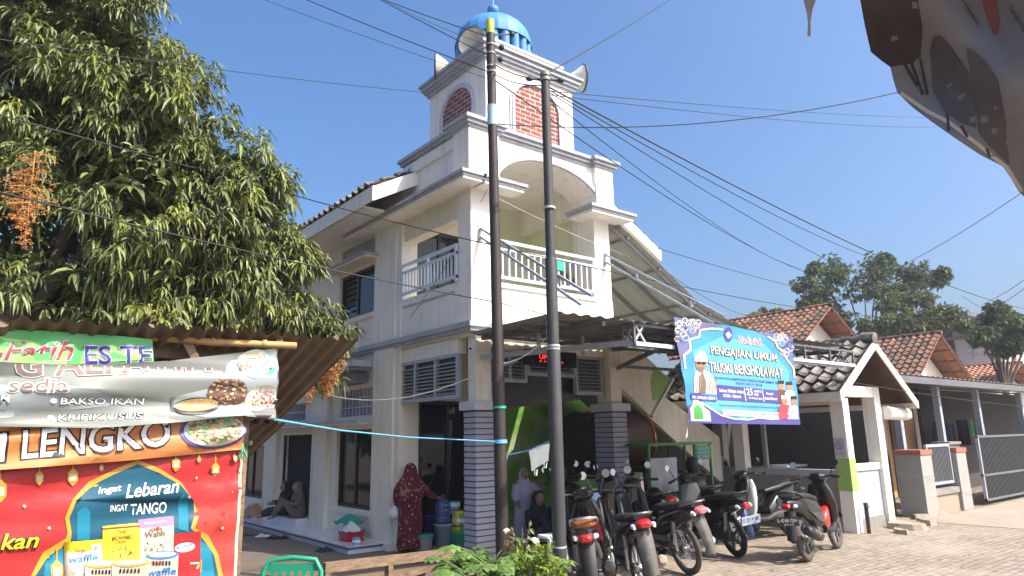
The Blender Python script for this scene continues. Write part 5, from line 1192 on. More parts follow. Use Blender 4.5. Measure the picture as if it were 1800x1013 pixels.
bp([(.04, .715), (.275, .725), (.275, .785), (.04, .775)], 'vinyl_violet', 6); bt('KH. SHOLEH ZEIN', .055, .265, .765, 5, 'ink_white', 7, bold=.03)
for u, v, rob, capk in ((.865, .57, 'food_brown', 'ink_black'), (.935, .575, 'ink_white', 'ink_black'), (.875, .735, 'ink_rose', 'ink_white'), (.95, .735, 'ink_grey', 'ink_black')):
    q = bq(u, v); P.poly([(q[0] - 9, q[1] + 32), (q[0] - 8, q[1] + 10), (q[0], q[1] + 4), (q[0] + 8, q[1] + 10), (q[0] + 9, q[1] + 32)], rob, 4 if v < .7 else 7); P.ell(q[0], q[1], 5, 7.5, 'print_skin', 5 if v < .7 else 8); P.poly([(q[0] - 5.5, q[1] - 3), (q[0] - 5, q[1] - 9), (q[0] + 5, q[1] - 9), (q[0] + 5.5, q[1] - 3)], capk, 6 if v < .7 else 9)
o = P.mb.build('banner'); tag(o, 'light blue mosque event banner tied along the canopy edge', 'banner')

# awning overhead at the upper right, seen from below
for nm, c in (('awning_vinyl', (.19, .19, .215)), ('awning_dark', (.05, .042, .042)), ('awning_grey', (.085, .08, .09)), ('awning_red', (.22, .06, .06))): mat(nm, c, .6, trans=.0, var=.12, vs=4, dirt=(.16, .14, .14), da=.5, ds=5)
D0 = 1.5
class AW(Print):
    def at(self, x, y, layer):
        d = 1.55 - (x - 1500) * .00035 + (y - 100) * .0007 + .05 * math.sin((x + y) * .012) + .02 * math.sin((x - y) * .03); p = PX(x, y, D=d); return tuple(p * 1.0 + (Vector((0, 0, H)) - p).normalized() * .0012 * layer)
P = AW(0, None, 20.0)
edge = [(1505, -60), (1512, 0), (1520, 45), (1531, 92), (1548, 106), (1565, 118), (1570, 140), (1577, 163), (1605, 190), (1640, 216), (1680, 244), (1722, 272), (1763, 293), (1778, 315), (1790, 336), (1800, 346), (1850, 400), (2050, 520), (2100, -60)]
P.poly(edge, 'awning_vinyl', 0); P.poly([(1505, -60), (1512, 0), (1520, 45), (1531, 92), (1548, 106), (1565, 118), (1600, 112), (1618, 104), (1622, 50), (1612, -10), (1606, -60)], 'awning_dark', 1)
P.poly([(1634, 90), (1640, 65), (1652, 62), (1668, 80), (1700, 125), (1712, 170), (1716, 225), (1690, 215), (1660, 195), (1640, 160)], 'awning_grey', 2); P.poly([(1698, 84), (1730, 105), (1752, 140), (1765, 200), (1775, 290), (1745, 262), (1722, 235), (1712, 170), (1704, 120)], 'awning_grey', 2)
P.poly([(1725, -10), (1750, -10), (1758, 40), (1754, 62), (1745, 58), (1732, 25)], 'awning_red', 2)
for a, b in (((1590, 112), (1612, 150)), ((1602, 110), (1622, 165)), ((1618, 105), (1630, 165)), ((1665, 200), (1668, 228)), ((1690, 222), (1700, 240)), ((1735, 262), (1740, 275))): P.line([a, b], 5, 'awning_dark', 2)
P.line([(1585, 165), (1630, 196), (1668, 215), (1720, 255), (1770, 295), (1795, 335)], 7, 'food_cream', 1)
P.text('WARUNG', 1690, 0, 1720, 48, 9, 'awning_dark', 3, .03); P.text('SOTO', 1776, 20, 1800, 60, 12, 'awning_dark', 3, .03)
o = P.mb.build('awning'); tag(o, 'grimy printed vinyl awning hanging over the street at the upper right', 'awning')
m = MB()
for e in (0, .012):
    pass
pts = [(1408, -30), (1412, 0), (1418, 22), (1420, 40), (1419, 64), (1425, 64), (1425, 38), (1428, 18), (1434, 0), (1440, -30)]
vs = [PX(x, y, D=1.6) for x, y in pts] + [PX(x, y, D=1.615) for x, y in pts]; n = len(pts)
tri = tessellate_polygon([[Vector((x, y, 0)) for x, y in pts]])
m.add(vs, [tuple(t) for t in tri] + [tuple(i + n for i in t) for t in tri] + [(i, (i + 1) % n, (i + 1) % n + n, i + n) for i in range(n)], 'awning_dark'); tag(m.build('strap'), 'dark torn strap dangling against the sky at the top, left of the awning', 'strap')
# ------------------------------------------------------------------ utility poles and wires
p1b = Vector((5.0561, 6.6, 0)); p1t = PX(861, 62, D=(9.4 + 1.3)); 
t = thing('utility_pole', 'taller leaning dark utility pole with a yellow cap, left of the two', 'pole', p1b, 0, 'utility poles')
def lean(z, tx): return Vector((tx * z, tx * -.8 * z, z))
def find_pole(base, px_, py_):
    # top of a pole that stands at base and shows at the pixel, keeping its own distance
    best = None
    for i in range(400, 1200):
        z = i / 100; q = PX(px_, py_, Z=z)
        d = (Vector((q.x, q.y)) - Vector((base.x, base.y))).length
        if best is None or d < best[0]: best = (d, q)
    return best[1]
top1 = find_pole(p1b, 862, 60) - p1b
m = MB(); m.tube([(0, 0, -.1), top1 * .35, top1 * .355, top1 * .7, top1], [.078, .074, .070, .064, .058], 'pole_black', 14); m.build('shaft', t)
def ring(pt, b, top, y0, y1, r, k, name):
    a_ = None
    m = MB(); f = lambda yy: min(((abs(_py(b + top * (i / 1000)) - yy), i / 1000) for i in range(1100)))[1]
    m.tube([top * f(y1), top * f(y0)], r, k, 14); return m.build(name, pt)
def _py(p):
    v = Vector(p) - Vector((0, 0, H)); c = [sum(ROT[i][k] * v[i] for i in range(3)) for k in range(3)]; return 506.5 + FPX * c[1] / c[2]
def _px(p):
    v = Vector(p) - Vector((0, 0, H)); c = [sum(ROT[i][k] * v[i] for i in range(3)) for k in range(3)]; return 900 + FPX * c[0] / c[2]
ring(t, p1b, top1, 186, 221, .067, 'pole_blue', 'blue_band'); ring(t, p1b, top1, 36, 62, .055, 'yellow_paint', 'cap'); ring(t, p1b, top1, 714, 718, .085, 'green_rope', 'green_tie'); ring(t, p1b, top1, 773, 779, .086, 'blue_rope', 'blue_tie')
def at_pole(b, top, yy): 
    f = min(((abs(_py(b + top * (i / 1000)) - yy), i / 1000) for i in range(1100)))[1]; return b + top * f
m = MB()
for yy, dx in ((62, .32), (84, .16), (105, .14)):
    q = at_pole(Vector((0, 0, 0)) + p1b, top1, yy) - p1b; m.tube([q - Vector((.05, -.04, 0)), q + Vector((dx * .8, -dx * .45, .10 * dx))], .012, 'steel', 6)
    m.lathe([(.001, -.04), (.03, -.03), (.04, 0), (.03, .03), (.001, .04)], 'cable', q + Vector((dx * .8, -dx * .45, .10 * dx)), (0, 0, 1), 8)
for yy in (80, 95, 118, 127): q = at_pole(p1b, top1, yy) - p1b; m.tube([q - Vector((0, 0, .012)), q + Vector((0, 0, .012))], .068, 'galvanised', 12)
m.build('line_hardware', t)
p2b = Vector((4.9385, 5.5, 0)); top2 = find_pole(p2b, 958, 128) - p2b
t2 = thing('utility_pole', 'shorter slate grey steel utility pole in front of the canopy corner, right of the two', 'pole', p2b, 0, 'utility poles')
m = MB(); m.tube([(0, 0, -.1), top2 * .28, top2 * .45, top2 * .452], [.072, .072, .072, .068], 'pole_grey', 16); m.tube([top2 * .452, top2 * .62, top2 * .622], [.064, .064, .060], 'pole_grey', 16); m.tube([top2 * .622, top2 * .85, top2], [.054, .052, .05], 'pole_grey', 16); m.build('shaft', t2)
for y0, y1 in ((562, 572), (578, 588)):
    a = at_pole(p2b, top2, (y0 + y1) / 2) - p2b; m = MB(); m.lathe([(.0735, -.035), (.0735, .035)], 'ink_white', a, top2, 16, a0=R(150), a1=R(235)); m.build('sticker', t2)
for yy in (365, 607, 612, 960): ring(t2, p2b, top2, yy, yy + 3.5, .074, 'ink_grey', 'band')
m = MB()
for yy in (132, 140): q = at_pole(p2b, top2, yy) - p2b; m.tube([q - Vector((0, 0, .02)), q + Vector((0, 0, .02))], .062, 'galvanised', 12)
for dx in (-.16, .16):
    q = at_pole(p2b, top2, 140) - p2b; e = q + Vector((dx, -dx * .6, .0)); m.tube([q, e], .012, 'cable', 5); m.lathe([(.001, -.05), (.025, -.03), (.03, 0), (.025, .03), (.001, .05)], 'cable', e, (1, -.6, 0), 8)
m.build('line_hardware', t2)
A1 = lambda yy: at_pole(p1b, top1, yy); A2 = lambda yy: at_pole(p2b, top2, yy)
def wire(a, b, sag, r, label, k='cable', n=14, mid=None):
    a = Vector(a); b = Vector(b); m = MB(); r *= .68
    pts = [a.lerp(b, i / n) - Vector((0, 0, sag * 4 * (i / n) * (1 - i / n))) for i in range(n + 1)]
    m.tube(pts, r, k, 5); return tag(m.build('cable'), label, 'cable', 'overhead cables')
wire(PX(-200, 148, D=6), PX(540, 350, D=9.6), .0, .012, 'thick black cable crossing the mango tree, upper of the two'); wire(PX(540, 350, D=9.6), A1(432), .02, .011, 'black cable passing the balcony to the taller pole at rail height')
wire(PX(-200, 287, D=5), A1(532), .06, .012, 'lower black cable from the left edge across the stall to the taller pole'); wire(A1(532), PX(1900, 722, D=16), .25, .009, 'thin cable from the taller pole across the blue banner to the right houses')
wire(PX(615, -30, D=11), A1(100), .02, .011, 'thick black cable from the top edge to the taller pole, rightmost pair'); wire(PX(470, -30, D=11), A1(128), .03, .011, 'long black cable from the top edge to the taller pole below the loudspeaker'); wire(PX(400, -25, D=11), A1(140), .03, .006, 'thin cable from the top edge running just under the long black one')
wire(PX(650, -10, D=11), A1(66), .02, .010, 'black cable from the top edge to the yellow pole cap'); wire(PX(660, -8, D=11.2), A1(82), .05, .005, 'hair thin wire from the top edge to the yellow pole cap')
wire(PX(-100, 55, D=6), PX(752, 163, D=12.5), .05, .008, 'thin cable over the mango crown ending at the tower')
wire(A2(131), PX(1215, -25, D=13), .03, .012, 'black cable rising from the shorter pole to the top edge on the right')
wire(A1(110), A2(142), .05, .012, 'twisted black cable slung between the two poles, upper'); wire(A1(128), A2(150), .06, .01, 'twisted black cable slung between the two poles, lower')
wire(A1(218), PX(1577, 163, D=9), .22, .010, 'nearly level black cable from the blue pole band to the awning'); wire(A2(160), PX(1690, 206, D=24), .12, .008, 'fine wire from the shorter pole right to the awning, upper'); wire(A2(166), PX(1690, 222, D=24), .18, .008, 'fine wire from the shorter pole right to the awning, lower')
wire(A1(137), PX(1420, 480, D=26), .3, .014, 'straight diagonal cable from the taller pole toward the dark tree'); wire(A2(150), PX(1830, 548, D=28), .5, .016, 'thick diagonal cable from the shorter pole to the right edge'); wire(A2(155), PX(1640, 480, D=30), .5, .012, 'second diagonal cable from the shorter pole toward the tree'); wire(A2(158), PX(1700, 540, D=30), .7, .010, 'third thinner diagonal cable below the thick one'); wire(A2(170), PX(1410, 473, D=26), .35, .010, 'sagging thin cable from the shorter pole to the dark tree top')
wire(PX(1600, 460, D=14), PX(1830, 315, D=10), .05, .008, 'short black cable rising to the awning tip at the right edge'); wire(PX(1815, 480, D=14), PX(1735, 530, D=20), .06, .010, 'kinked cable end at the far right, upper'); wire(PX(1815, 495, D=14), PX(1745, 540, D=20), .06, .010, 'kinked cable end at the far right, lower')
wire(PX(1150, 435, D=15), PX(1640, 545, D=34), .3, .012, 'thin wire from the lean-to roof toward the yellow green tree'); wire(PX(1160, 470, D=15), PX(1340, 560, D=26), .25, .010, 'drooping wire along the lean-to roof edge'); wire(A1(432), PX(1720, 548, D=34), .6, .011, 'long wire from the taller pole past the balcony to the far roofs'); wire(A1(345), PX(1110, 452, D=13.5), .05, .005, 'pale thin wire crossing the balcony arch', 'cable_pale'); wire(PX(1690, 520, D=28), PX(1815, 585, D=24), .1, .012, 'slack cable before the dark tree at the right edge'); wire(PX(1560, 590, D=16), PX(1815, 640, D=16), .04, .008, 'low cable across the orange roofs on the right')
wire(PX(560, 690, D=10), A1(640), .25, .010, 'white cord sagging across the louvre screen', 'cable_pale'); wire(A1(640), PX(962, 592, D=8.6), .08, .010, 'white cord from the taller pole up to the canopy', 'cable_pale')
wire(PX(720, 560, D=11), PX(858, 330, D=10.8), .12, .006, 'loose thin wire trailing down from the pole past the corner pillar')
def rope(pts, r, k, label, cat='rope'):
    m = MB(); m.tube(pts, r, k, 6); return tag(m.build('rope'), label, cat)
rope([PX(484, 738, Y=3.88), PX(600, 757, D=5.6), PX(720, 769, D=7.6), A1(776) + Vector((-.05, -.02, 0))], .007, 'blue_rope', 'blue rope from the grey banner corner to the taller pole')
rope([A1(803), PX(930, 792, D=8.0), A2(770)], .007, 'blue_rope', 'blue washing line between the two poles')
m = MB()
def cl(u, v):
    a = PX(929, 792, D=8.0); b = PX(966, 778, D=7.4); p = a.lerp(b, u); p = p - Vector((0, 0, v * (.24 - .05 * u))); p += Vector((.02 * math.sin(u * 9 + v * 2), -.03 * math.sin(u * 7) * v, 0)); return p + (b - a) * (-.12 * v * (u - .5))
m.grid(cl, 12, 8, 'white_cloth'); c = cl(.2, 1); m.tube([c, c - Vector((0, 0, .06)), c + Vector((.03, 0, -.07)), c + Vector((.04, 0, 0))], .006, 'white_cloth', 5); c = cl(.8, 1); m.tube([c, c - Vector((0, 0, .05)), c + Vector((.03, 0, -.05)), c + Vector((.04, 0, 0))], .006, 'white_cloth', 5)
tag(m.build('cloth'), 'white garment pegged on the line between the two poles', 'cloth')
# ------------------------------------------------------------------ motorbikes (local: x forward, y left, z up, rear tyre foot at origin)
def wheel(root, x, rad, tw, spokes, tyre='black_rubber', rim='steel', disc=False):
    h = thing('wheel', None, None, (x, 0, rad)); h.parent = root
    m = MB(); n = 12; prof = [(rad - tw * 1.02 * (1 - math.cos(a)) * .5 - tw * .35 * (1 - math.sin(a) ** 2 * 0 - 1) - 0, tw * .62 * math.sin(a)) for a in (0,)]
    ring = [(rad - tw + tw * math.cos(2 * math.pi * j / n), tw * .78 * math.sin(2 * math.pi * j / n)) for j in range(n + 1)]
    m.lathe(ring, tyre, (0, 0, 0), (0, 1, 0), 40); m.build('tyre', h)
    m = MB(); ri = rad - tw * 1.75
    m.lathe([(ri, -tw * .5), (ri + tw * .32, -tw * .55), (ri + tw * .32, tw * .55), (ri, tw * .5), (ri - .012, 0), (ri, -tw * .5)], rim, (0, 0, 0), (0, 1, 0), 36)
    if spokes > 8:
        m.lathe([(.001, -.045), (.045, -.045), (.03, 0), (.045, .045), (.001, .045)], 'steel', (0, 0, 0), (0, 1, 0), 16)
        for i in range(spokes):
            a = 6.2832 * i / spokes; b = a + (.5 if i % 2 else -.5); s = .035 * (1 if i % 4 < 2 else -1)
            m.tube([(.04 * math.cos(b), s, .04 * math.sin(b)), (ri * math.cos(a), 0, ri * math.sin(a))], .0022, 'chrome', 4, False)
    else:
        m.lathe([(.001, -.05), (.055, -.05), (.055, .05), (.001, .05)], rim, (0, 0, 0), (0, 1, 0), 16)
        for i in range(spokes):
            a = 6.2832 * i / spokes
            for da in (-.13, .13): m.bar((.04 * math.cos(a + da), 0, .04 * math.sin(a + da)), (ri * math.cos(a + da * .7), 0, ri * math.sin(a + da * .7)), .022, .022, rim, up=(0, 1, 0))
    if disc: m.lathe([(.07, .052), (.11, .052), (.11, .056), (.07, .056)], 'silver', (0, 0, 0), (0, 1, 0), 24)
    m.build('rim', h)
    return h
def mirror(root, s, x, z, y, glass=True, hx=.0, k='black_matt', rnd=True):
    m = MB(); c = Vector((x + .02 + hx, y + s * .07, z + .17))
    m.tube([(x, y - s * .02, z), (x + .01, y + s * .02, z + .10), c - Vector((0, s * .03, .02))], .007, 'black_matt', 6)
    nrm = unit(Vector((-1, -s * .25, .05)))
    m.lathe([(.001, -.028), (.036, -.02), (.048, -.004), (.050, .006), (.046, .008)], k, c, nrm, 18)
    if glass: m.lathe([(.001, .0085), (.045, .0085)], 'mirror_glass', c, nrm, 18)
    m.build('mirror', root)
def plate(root, x, z, tilt, txt, dark=True, sub=''):
    m = MB(); r = Matrix.Rotation(tilt, 3, 'Y'); m.obox((x, 0, z), (.006, .275, .11), 'plate_black' if dark else 'plate_white', r); p = m.build('number_plate', root)
    m = MB(); ink = 'ink_white' if dark else 'vinyl_violet'
    ux = Vector((0, -1, 0)); uy = r @ Vector((0, 0, 1)); nn = r @ Vector((-1, 0, 0)); o = Vector((x, 0, z)) + nn * .0045
    flat_text(m, txt, o - ux * .12 - uy * .015, ux, uy, .24, .052, ink, .02)
    if sub: flat_text(m, sub, o - ux * .05 - uy * .045, ux, uy, .12, .02, ink, .01)
    m.build('lettering', p)
def handlebar(root, x, z, w=.34, k='black_matt'):
    m = MB(); m.tube([(x - .10, w, z - .01), (x - .02, w * .55, z + .01), (x + .02, .1, z), (x + .02, -.1, z), (x - .02, -w * .55, z + .01), (x - .10, -w, z - .01)], .012, 'black_matt', 8)
    for s in (-1, 1):
        m.tube([(x - .105, s * (w + .005), z - .012), (x - .055, s * (w - .12), z + .004)], .019, 'black_rubber', 10)
        m.tube([(x - .02, s * (w - .12), z + .005), (x - .02, s * (w - .05), z - .01), (x - .045, s * w, z - .02)], .006, 'silver', 6)
    m.build('handlebar', root)
def scooter(name, label, loc, head, body='black_gloss', side='black_gloss', legs='black_gloss', seat='seat_vinyl', tail='red_lens', steer=.0, ptxt=None, dark=True, sub='', retro=False, fender=None, tyre='black_rubber', lean=R(7), mir=(True, True), rack=False, group='motorbikes parked under the canopy', dusty=False):
    t = thing(name, label, 'scooter', loc, 0, group)
    t.rotation_euler = Euler((-lean, 0, head), 'XYZ'); t.scale = (1.11, 1.11, 1.11)
    rad = .275; tw = .045; wb = 1.25
    wheel(t, 0, rad, tw, 5, tyre, 'grey_gloss' if not retro else 'silver'); wheel(t, wb, rad, tw * .9, 5, tyre, 'grey_gloss' if not retro else 'silver', True)
    # rear body with side panels
    m = MB()
    m.loft([(-.42, 0, .74, .035, .03), (-.36, 0, .735, .075, .055), (-.2, 0, .70, .115, .085), (0, 0, .66, .140, .115), (.2, 0, .60, .150, .145), (.36, 0, .52, .150, .170), (.50, 0, .44, .140, .14), (.58, 0, .40, .12, .10)], body, 16, 'x', 2.6); m.build('body', t)
    m = MB()
    for s in (-1, 1):
        pts = [(-.38, .75), (-.1, .775), (.28, .70), (.44, .56), (.40, .42), (.22, .48), (-.02, .60), (-.30, .70)]
        vs = [(x, s * (.150 - .11 * max(0, (-x - .0) / .42) ** 1.2 + .006), z) for x, z in pts]; vs2 = [(x, s * (abs(v[1]) - .02), z) for (x, z), v in zip(pts, vs)]
        n = len(pts); c = len(vs)
        m.add(vs + vs2, [tuple(range(n))] + [(i, (i + 1) % n, (i + 1) % n + n, i + n) for i in range(n)], side, False)
    m.build('side_panel', t)
    m = MB(); m.loft([(-.36, 0, .80, .07, .02), (-.28, 0, .81, .115, .045), (-.05, 0, .80, .135, .05), (.18, 0, .775, .14, .05), (.26, 0, .755, .14, .045), (.42, 0, .735, .115, .045), (.56, 0, .71, .075, .035)], seat, 16, 'x', 2.8); m.build('seat', t)
    m = MB(); m.tube([(-.16, .13, .80), (-.34, .12, .86), (-.40, .0, .87), (-.34, -.12, .86), (-.16, -.13, .80)], .014, 'black_matt' if not retro else 'chrome', 8); m.build('grab_rail', t)
    # floor, leg shield, front
    m = MB(); m.loft([(.48, 0, .35, .15, .06), (.70, 0, .30, .155, .035), (.92, 0, .31, .14, .04), (1.0, 0, .40, .12, .06)], 'black_matt', 12, 'x', 4); m.build('floorboard', t)
    m = MB()
    m.loft([(.98, 0, .32, .05, .10), (.985, 0, .45, .05, .17), (.96, 0, .62, .055, .19), (.93, 0, .78, .06, .17), (.93, 0, .90, .075, .12)], legs, 18, 'z', 3); m.build('leg_shield', t)
    m = MB()
    m.loft([(1.10, 0, .50, .03, .05), (1.09, 0, .60, .06, .10), (1.05, 0, .72, .07, .13), (1.0, 0, .84, .06, .13), (.97, 0, .92, .04, .10)], body, 16, 'z', 2.4); m.build('front_cowl', t)
    m = MB(); m.loft([(.90, 0, .985, .06, .05), (.95, 0, .985, .11, .065), (1.02, 0, .975, .12, .07), (1.08, 0, .955, .085, .055), (1.10, 0, .95, .05, .035)], body if not retro else legs, 16, 'x', 2.5); m.build('handlebar_cowl', t)
    m = MB(); m.loft([(.885, 0, 1.0, .06, .035), (.90, 0, 1.0, .065, .04)], 'dark_glass', 14, 'x', 3); m.build('speedometer', t)
    m = MB()
    if retro: m.lathe([(.001, .05), (.06, .04), (.075, 0)], 'clear_lens', (1.07, 0, .955), (1, 0, -.1), 20)
    else: m.loft([(1.075, 0, .66, .012, .06), (1.095, 0, .62, .012, .075), (1.10, 0, .58, .01, .03)], 'clear_lens', 12, 'z', 2.2)
    m.build('headlight', t)
    for s in (-1, 1):
        m = MB(); m.loft([(1.05, s * .10, .70, .02, .035), (1.08, s * .09, .68, .012, .02)], 'amber_lens', 10, 'x', 2.2); m.build('indicator', t)
    handlebar(t, .96, .985)
    if mir[0]: mirror(t, 1, .93, 1.0, .22)
    if mir[1]: mirror(t, -1, .93, 1.0, -.22)
    m = MB()
    for s in (-1, 1): m.tube([(1.02, s * .07, .70), (wb, s * .075, rad)], .02, 'steel', 8)
    m.build('fork', t)
    m = MB()
    def fen(u, v): a = R(25) + u * R(130); rr = rad + .03; y = (v - .5) * 2; return (wb + rr * math.cos(a) * 1.02, y * .065, rad + (rr - .03 * y * y) * math.sin(a))
    m.grid(fen, 14, 6, legs if not fender else fender); m.build('front_fender', t)
    m = MB(); m.loft([(-.40, 0, .71, .05, .035), (-.44, 0, .70, .055, .035), (-.46, 0, .69, .04, .022)] if not retro else [(-.38, 0, .70, .07, .045), (-.43, 0, .69, .06, .04), (-.45, 0, .69, .035, .02)], tail, 14, 'x', 2.4); m.build('tail_light', t)
    for s in (-1, 1):
        m = MB(); m.loft([(-.36, s * .095, .70, .03, .025), (-.41, s * .09, .695, .015, .015)], 'clear_lens', 10, 'x', 2.2); m.build('indicator', t)
    m = MB()
    def rf(u, v): y = (v - .5) * 2; x = -.36 - .10 * u - .02 * math.sin(u * 3); z = .64 - .34 * u; return (x + .03 * y * y, y * (.075 - .015 * u), z)
    m.grid(rf, 8, 6, fender or 'black_matt'); m.build('rear_fender', t)
    if ptxt: plate(t, -.475, .53 if not retro else .56, R(-14), ptxt, dark, sub)
    m = MB(); m.loft([(-.12, .10, .30, .05, .07), (.1, .11, .31, .055, .085), (.35, .11, .32, .05, .10), (.52, .09, .34, .04, .07)], 'black_matt', 12, 'x', 2.6); m.loft([(.28, 0, .36, .10, .08), (.5, 0, .36, .11, .09)], 'steel', 10, 'x', 2.6); m.build('engine', t)
    m = MB(); m.tube([(.42, -.10, .26), (.22, -.14, .24), (.05, -.155, .28), (-.08, -.16, .33), (-.30, -.165, .40), (-.33, -.165, .41)], [.018, .02, .045, .062, .060, .035], 'black_matt', 14); m.tube([(.02, -.165, .315), (-.22, -.178, .40)], [.05, .055], 'steel', 10); m.build('exhaust', t)
    m = MB(); m.tube([(-.10, .12, .62), (-.02, .12, .34)], .028, 'steel', 10); m.build('shock_absorber', t)
    m = MB(); m.tube([(.40, .12, .26), (.36, .28, .0)], .011, 'steel', 6); m.build('side_stand', t)
    if rack:
        m = MB(); m.loft([(-.52, 0, .86, .12, .02), (-.50, 0, .93, .15, .09), (-.28, 0, .93, .15, .09), (-.25, 0, .86, .12, .03)], 'black_matt', 14, 'x', 4); m.build('top_box', t)
    return t
def underbone(name, label, loc, head, body='black_gloss', accent='grey_gloss', tail='red_lens', spoke=32, ptxt=None, dark=True, sub='', fender='black_gloss', mud='black_gloss', lean=R(7), tyre='black_rubber', mir=(True, True), group='motorbikes parked under the canopy', seat='seat_vinyl', exh='silver'):
    t = thing(name, label, 'motorbike', loc, 0, group); t.rotation_euler = Euler((-lean, 0, head), 'XYZ'); t.scale = (1.11, 1.11, 1.11)
    rad = .295; tw = .040; wb = 1.24
    wheel(t, 0, rad, tw, spoke, tyre, 'chrome' if spoke > 8 else 'silver'); wheel(t, wb, rad, tw * .85, spoke, tyre, 'chrome' if spoke > 8 else 'silver', True)
    m = MB(); m.loft([(-.47, 0, .785, .05, .03), (-.40, 0, .765, .085, .06), (-.2, 0, .71, .11, .09), (.05, 0, .635, .12, .12), (.3, 0, .56, .115, .14), (.46, 0, .50, .10, .12), (.62, 0, .45, .075, .09), (.80, 0, .55, .055, .06), (.93, 0, .70, .055, .07)], body, 16, 'x', 2.5); m.build('body', t)
    m = MB()
    for s in (-1, 1):
        pts = [(-.42, .80), (-.1, .765), (.25, .67), (.36, .56), (.22, .55), (-.02, .64), (-.26, .72)]; n = len(pts)
        vs = [(x, s * (.113 - .05 * max(0, -x / .42)), z) for x, z in pts]; vs2 = [(x, s * (abs(v[1]) - .02), z) for (x, z), v in zip(pts, vs)]
        m.add(vs + vs2, [tuple(range(n))] + [(i, (i + 1) % n, (i + 1) % n + n, i + n) for i in range(n)], accent, False)
    m.build('side_panel', t)
    m = MB(); m.loft([(-.38, 0, .83, .07, .018), (-.30, 0, .83, .10, .035), (-.05, 0, .80, .12, .04), (.2, 0, .765, .125, .042), (.38, 0, .755, .10, .04), (.46, 0, .74, .07, .03)], seat, 16, 'x', 2.8); m.build('seat', t)
    m = MB(); m.tube([(-.2, .11, .82), (-.40, .10, .87), (-.47, 0, .88), (-.40, -.10, .87), (-.2, -.11, .82)], .013, 'steel', 8); m.build('grab_rail', t)
    m = MB()
    for s in (-1, 1):
        pts = [(.78, .40), (.92, .34), (1.06, .52), (1.06, .80), (.98, .93), (.92, .86), (.90, .62)]; n = len(pts)
        vs = [(x - .03, s * (.10 + .07 * (1 if 0 < i < 4 else .3)), z) for i, (x, z) in enumerate(pts)]; vs2 = [(x + .02, s * (abs(v[1]) - .03), z) for (x, z), v in zip(pts, vs)]
        m.add(vs + vs2, [tuple(range(n)), tuple(range(n, 2 * n))] + [(i, (i + 1) % n, (i + 1) % n + n, i + n) for i in range(n)], accent, False)
    m.loft([(1.0, 0, .62, .05, .09), (1.02, 0, .75, .06, .12), (.99, 0, .88, .05, .11), (.96, 0, .95, .04, .07)], body, 14, 'z', 2.4); m.build('leg_shield', t)
    m = MB(); m.loft([(.86, 0, 1.0, .05, .04), (.92, 0, 1.01, .10, .06), (1.0, 0, 1.0, .11, .075), (1.07, 0, .97, .08, .06), (1.10, 0, .96, .05, .04)], body, 16, 'x', 2.4); m.build('handlebar_cowl', t)
    m = MB(); m.loft([(1.085, 0, .97, .07, .05), (1.11, 0, .965, .06, .04), (1.12, 0, .96, .02, .02)], 'clear_lens', 14, 'x', 2.2); m.build('headlight', t)
    m = MB(); m.loft([(.85, 0, 1.015, .055, .03), (.865, 0, 1.02, .06, .035)], 'dark_glass', 14, 'x', 3); m.build('speedometer', t)
    handlebar(t, .95, 1.01, .33)
    if mir[0]: mirror(t, 1, .92, 1.02, .20)
    if mir[1]: mirror(t, -1, .92, 1.02, -.20)
    m = MB()
    for s in (-1, 1): m.tube([(1.0, s * .08, .78), (wb, s * .08, rad)], .02, 'silver', 8)
    m.build('fork', t)
    m = MB()
    def fen(u, v): a = R(15) + u * R(150); rr = rad + .035; y = (v - .5) * 2; return (wb + rr * math.cos(a), y * .055, rad + (rr - .025 * y * y) * math.sin(a))
    m.grid(fen, 14, 6, mud); m.build('front_fender', t)
    m = MB(); m.loft([(-.43, 0, .785, .078, .04), (-.48, 0, .775, .072, .036), (-.50, 0, .77, .04, .02)], tail, 14, 'x', 2.6); m.build('tail_light', t)
    for s in (-1, 1):
        m = MB(); m.loft([(-.42, s * .10, .76, .03, .025), (-.47, s * .10, .75, .015, .015)], 'clear_lens', 10, 'x', 2.2); m.build('indicator', t)
    m = MB()
    def rf(u, v): y = (v - .5) * 2; x = -.40 - .15 * u - .03 * math.sin(u * 3.1); z = .72 - .40 * u; return (x + .045 * y * y, y * (.085 - .02 * u), z)
    m.grid(rf, 10, 8, fender); m.build('rear_fender', t)
    if ptxt: plate(t, -.53, .60, R(-20), ptxt, dark, sub)
    m = MB(); m.loft([(.30, 0, .36, .07, .08), (.42, 0, .36, .11, .10), (.62, 0, .36, .11, .10), (.72, 0, .38, .08, .07)], 'steel', 12, 'x', 2.6); m.loft([(.70, 0, .40, .06, .06), (.88, 0, .43, .055, .055)], 'dark_grey_metal', 10, 'x', 3); m.bar((.40, -.2, .27), (.40, .2, .27), .02, .02, 'black_matt'); m.build('engine', t)
    m = MB(); m.tube([(.86, -.04, .36), (.84, -.10, .22), (.5, -.13, .21), (.2, -.14, .24), (0, -.15, .29), (-.32, -.16, .40), (-.35, -.16, .41)], [.016, .018, .018, .03, .052, .055, .03], exh, 14); m.build('exhaust', t)
    for s in (-1, 1): m = MB(); m.tube([(-.02, s * .11, .64), (0, s * .11, .50)], .032, 'steel', 10); m.tube([(0, s * .11, .50), (0, s * .11, rad)], .018, 'silver', 8); m.build('shock_absorber', t)
    m = MB(); m.bar((0, .085, rad), (.42, .085, .36), .02, .09, 'black_matt', up=(0, 1, 0)); m.bar((0, -.085, rad), (.42, -.085, .36), .025, .035, 'black_matt', up=(0, 1, 0)); m.build('swing_arm', t)
    m = MB(); m.tube([(.42, .12, .24), (.38, .28, .0)], .011, 'steel', 6); m.build('side_stand', t)
    return t
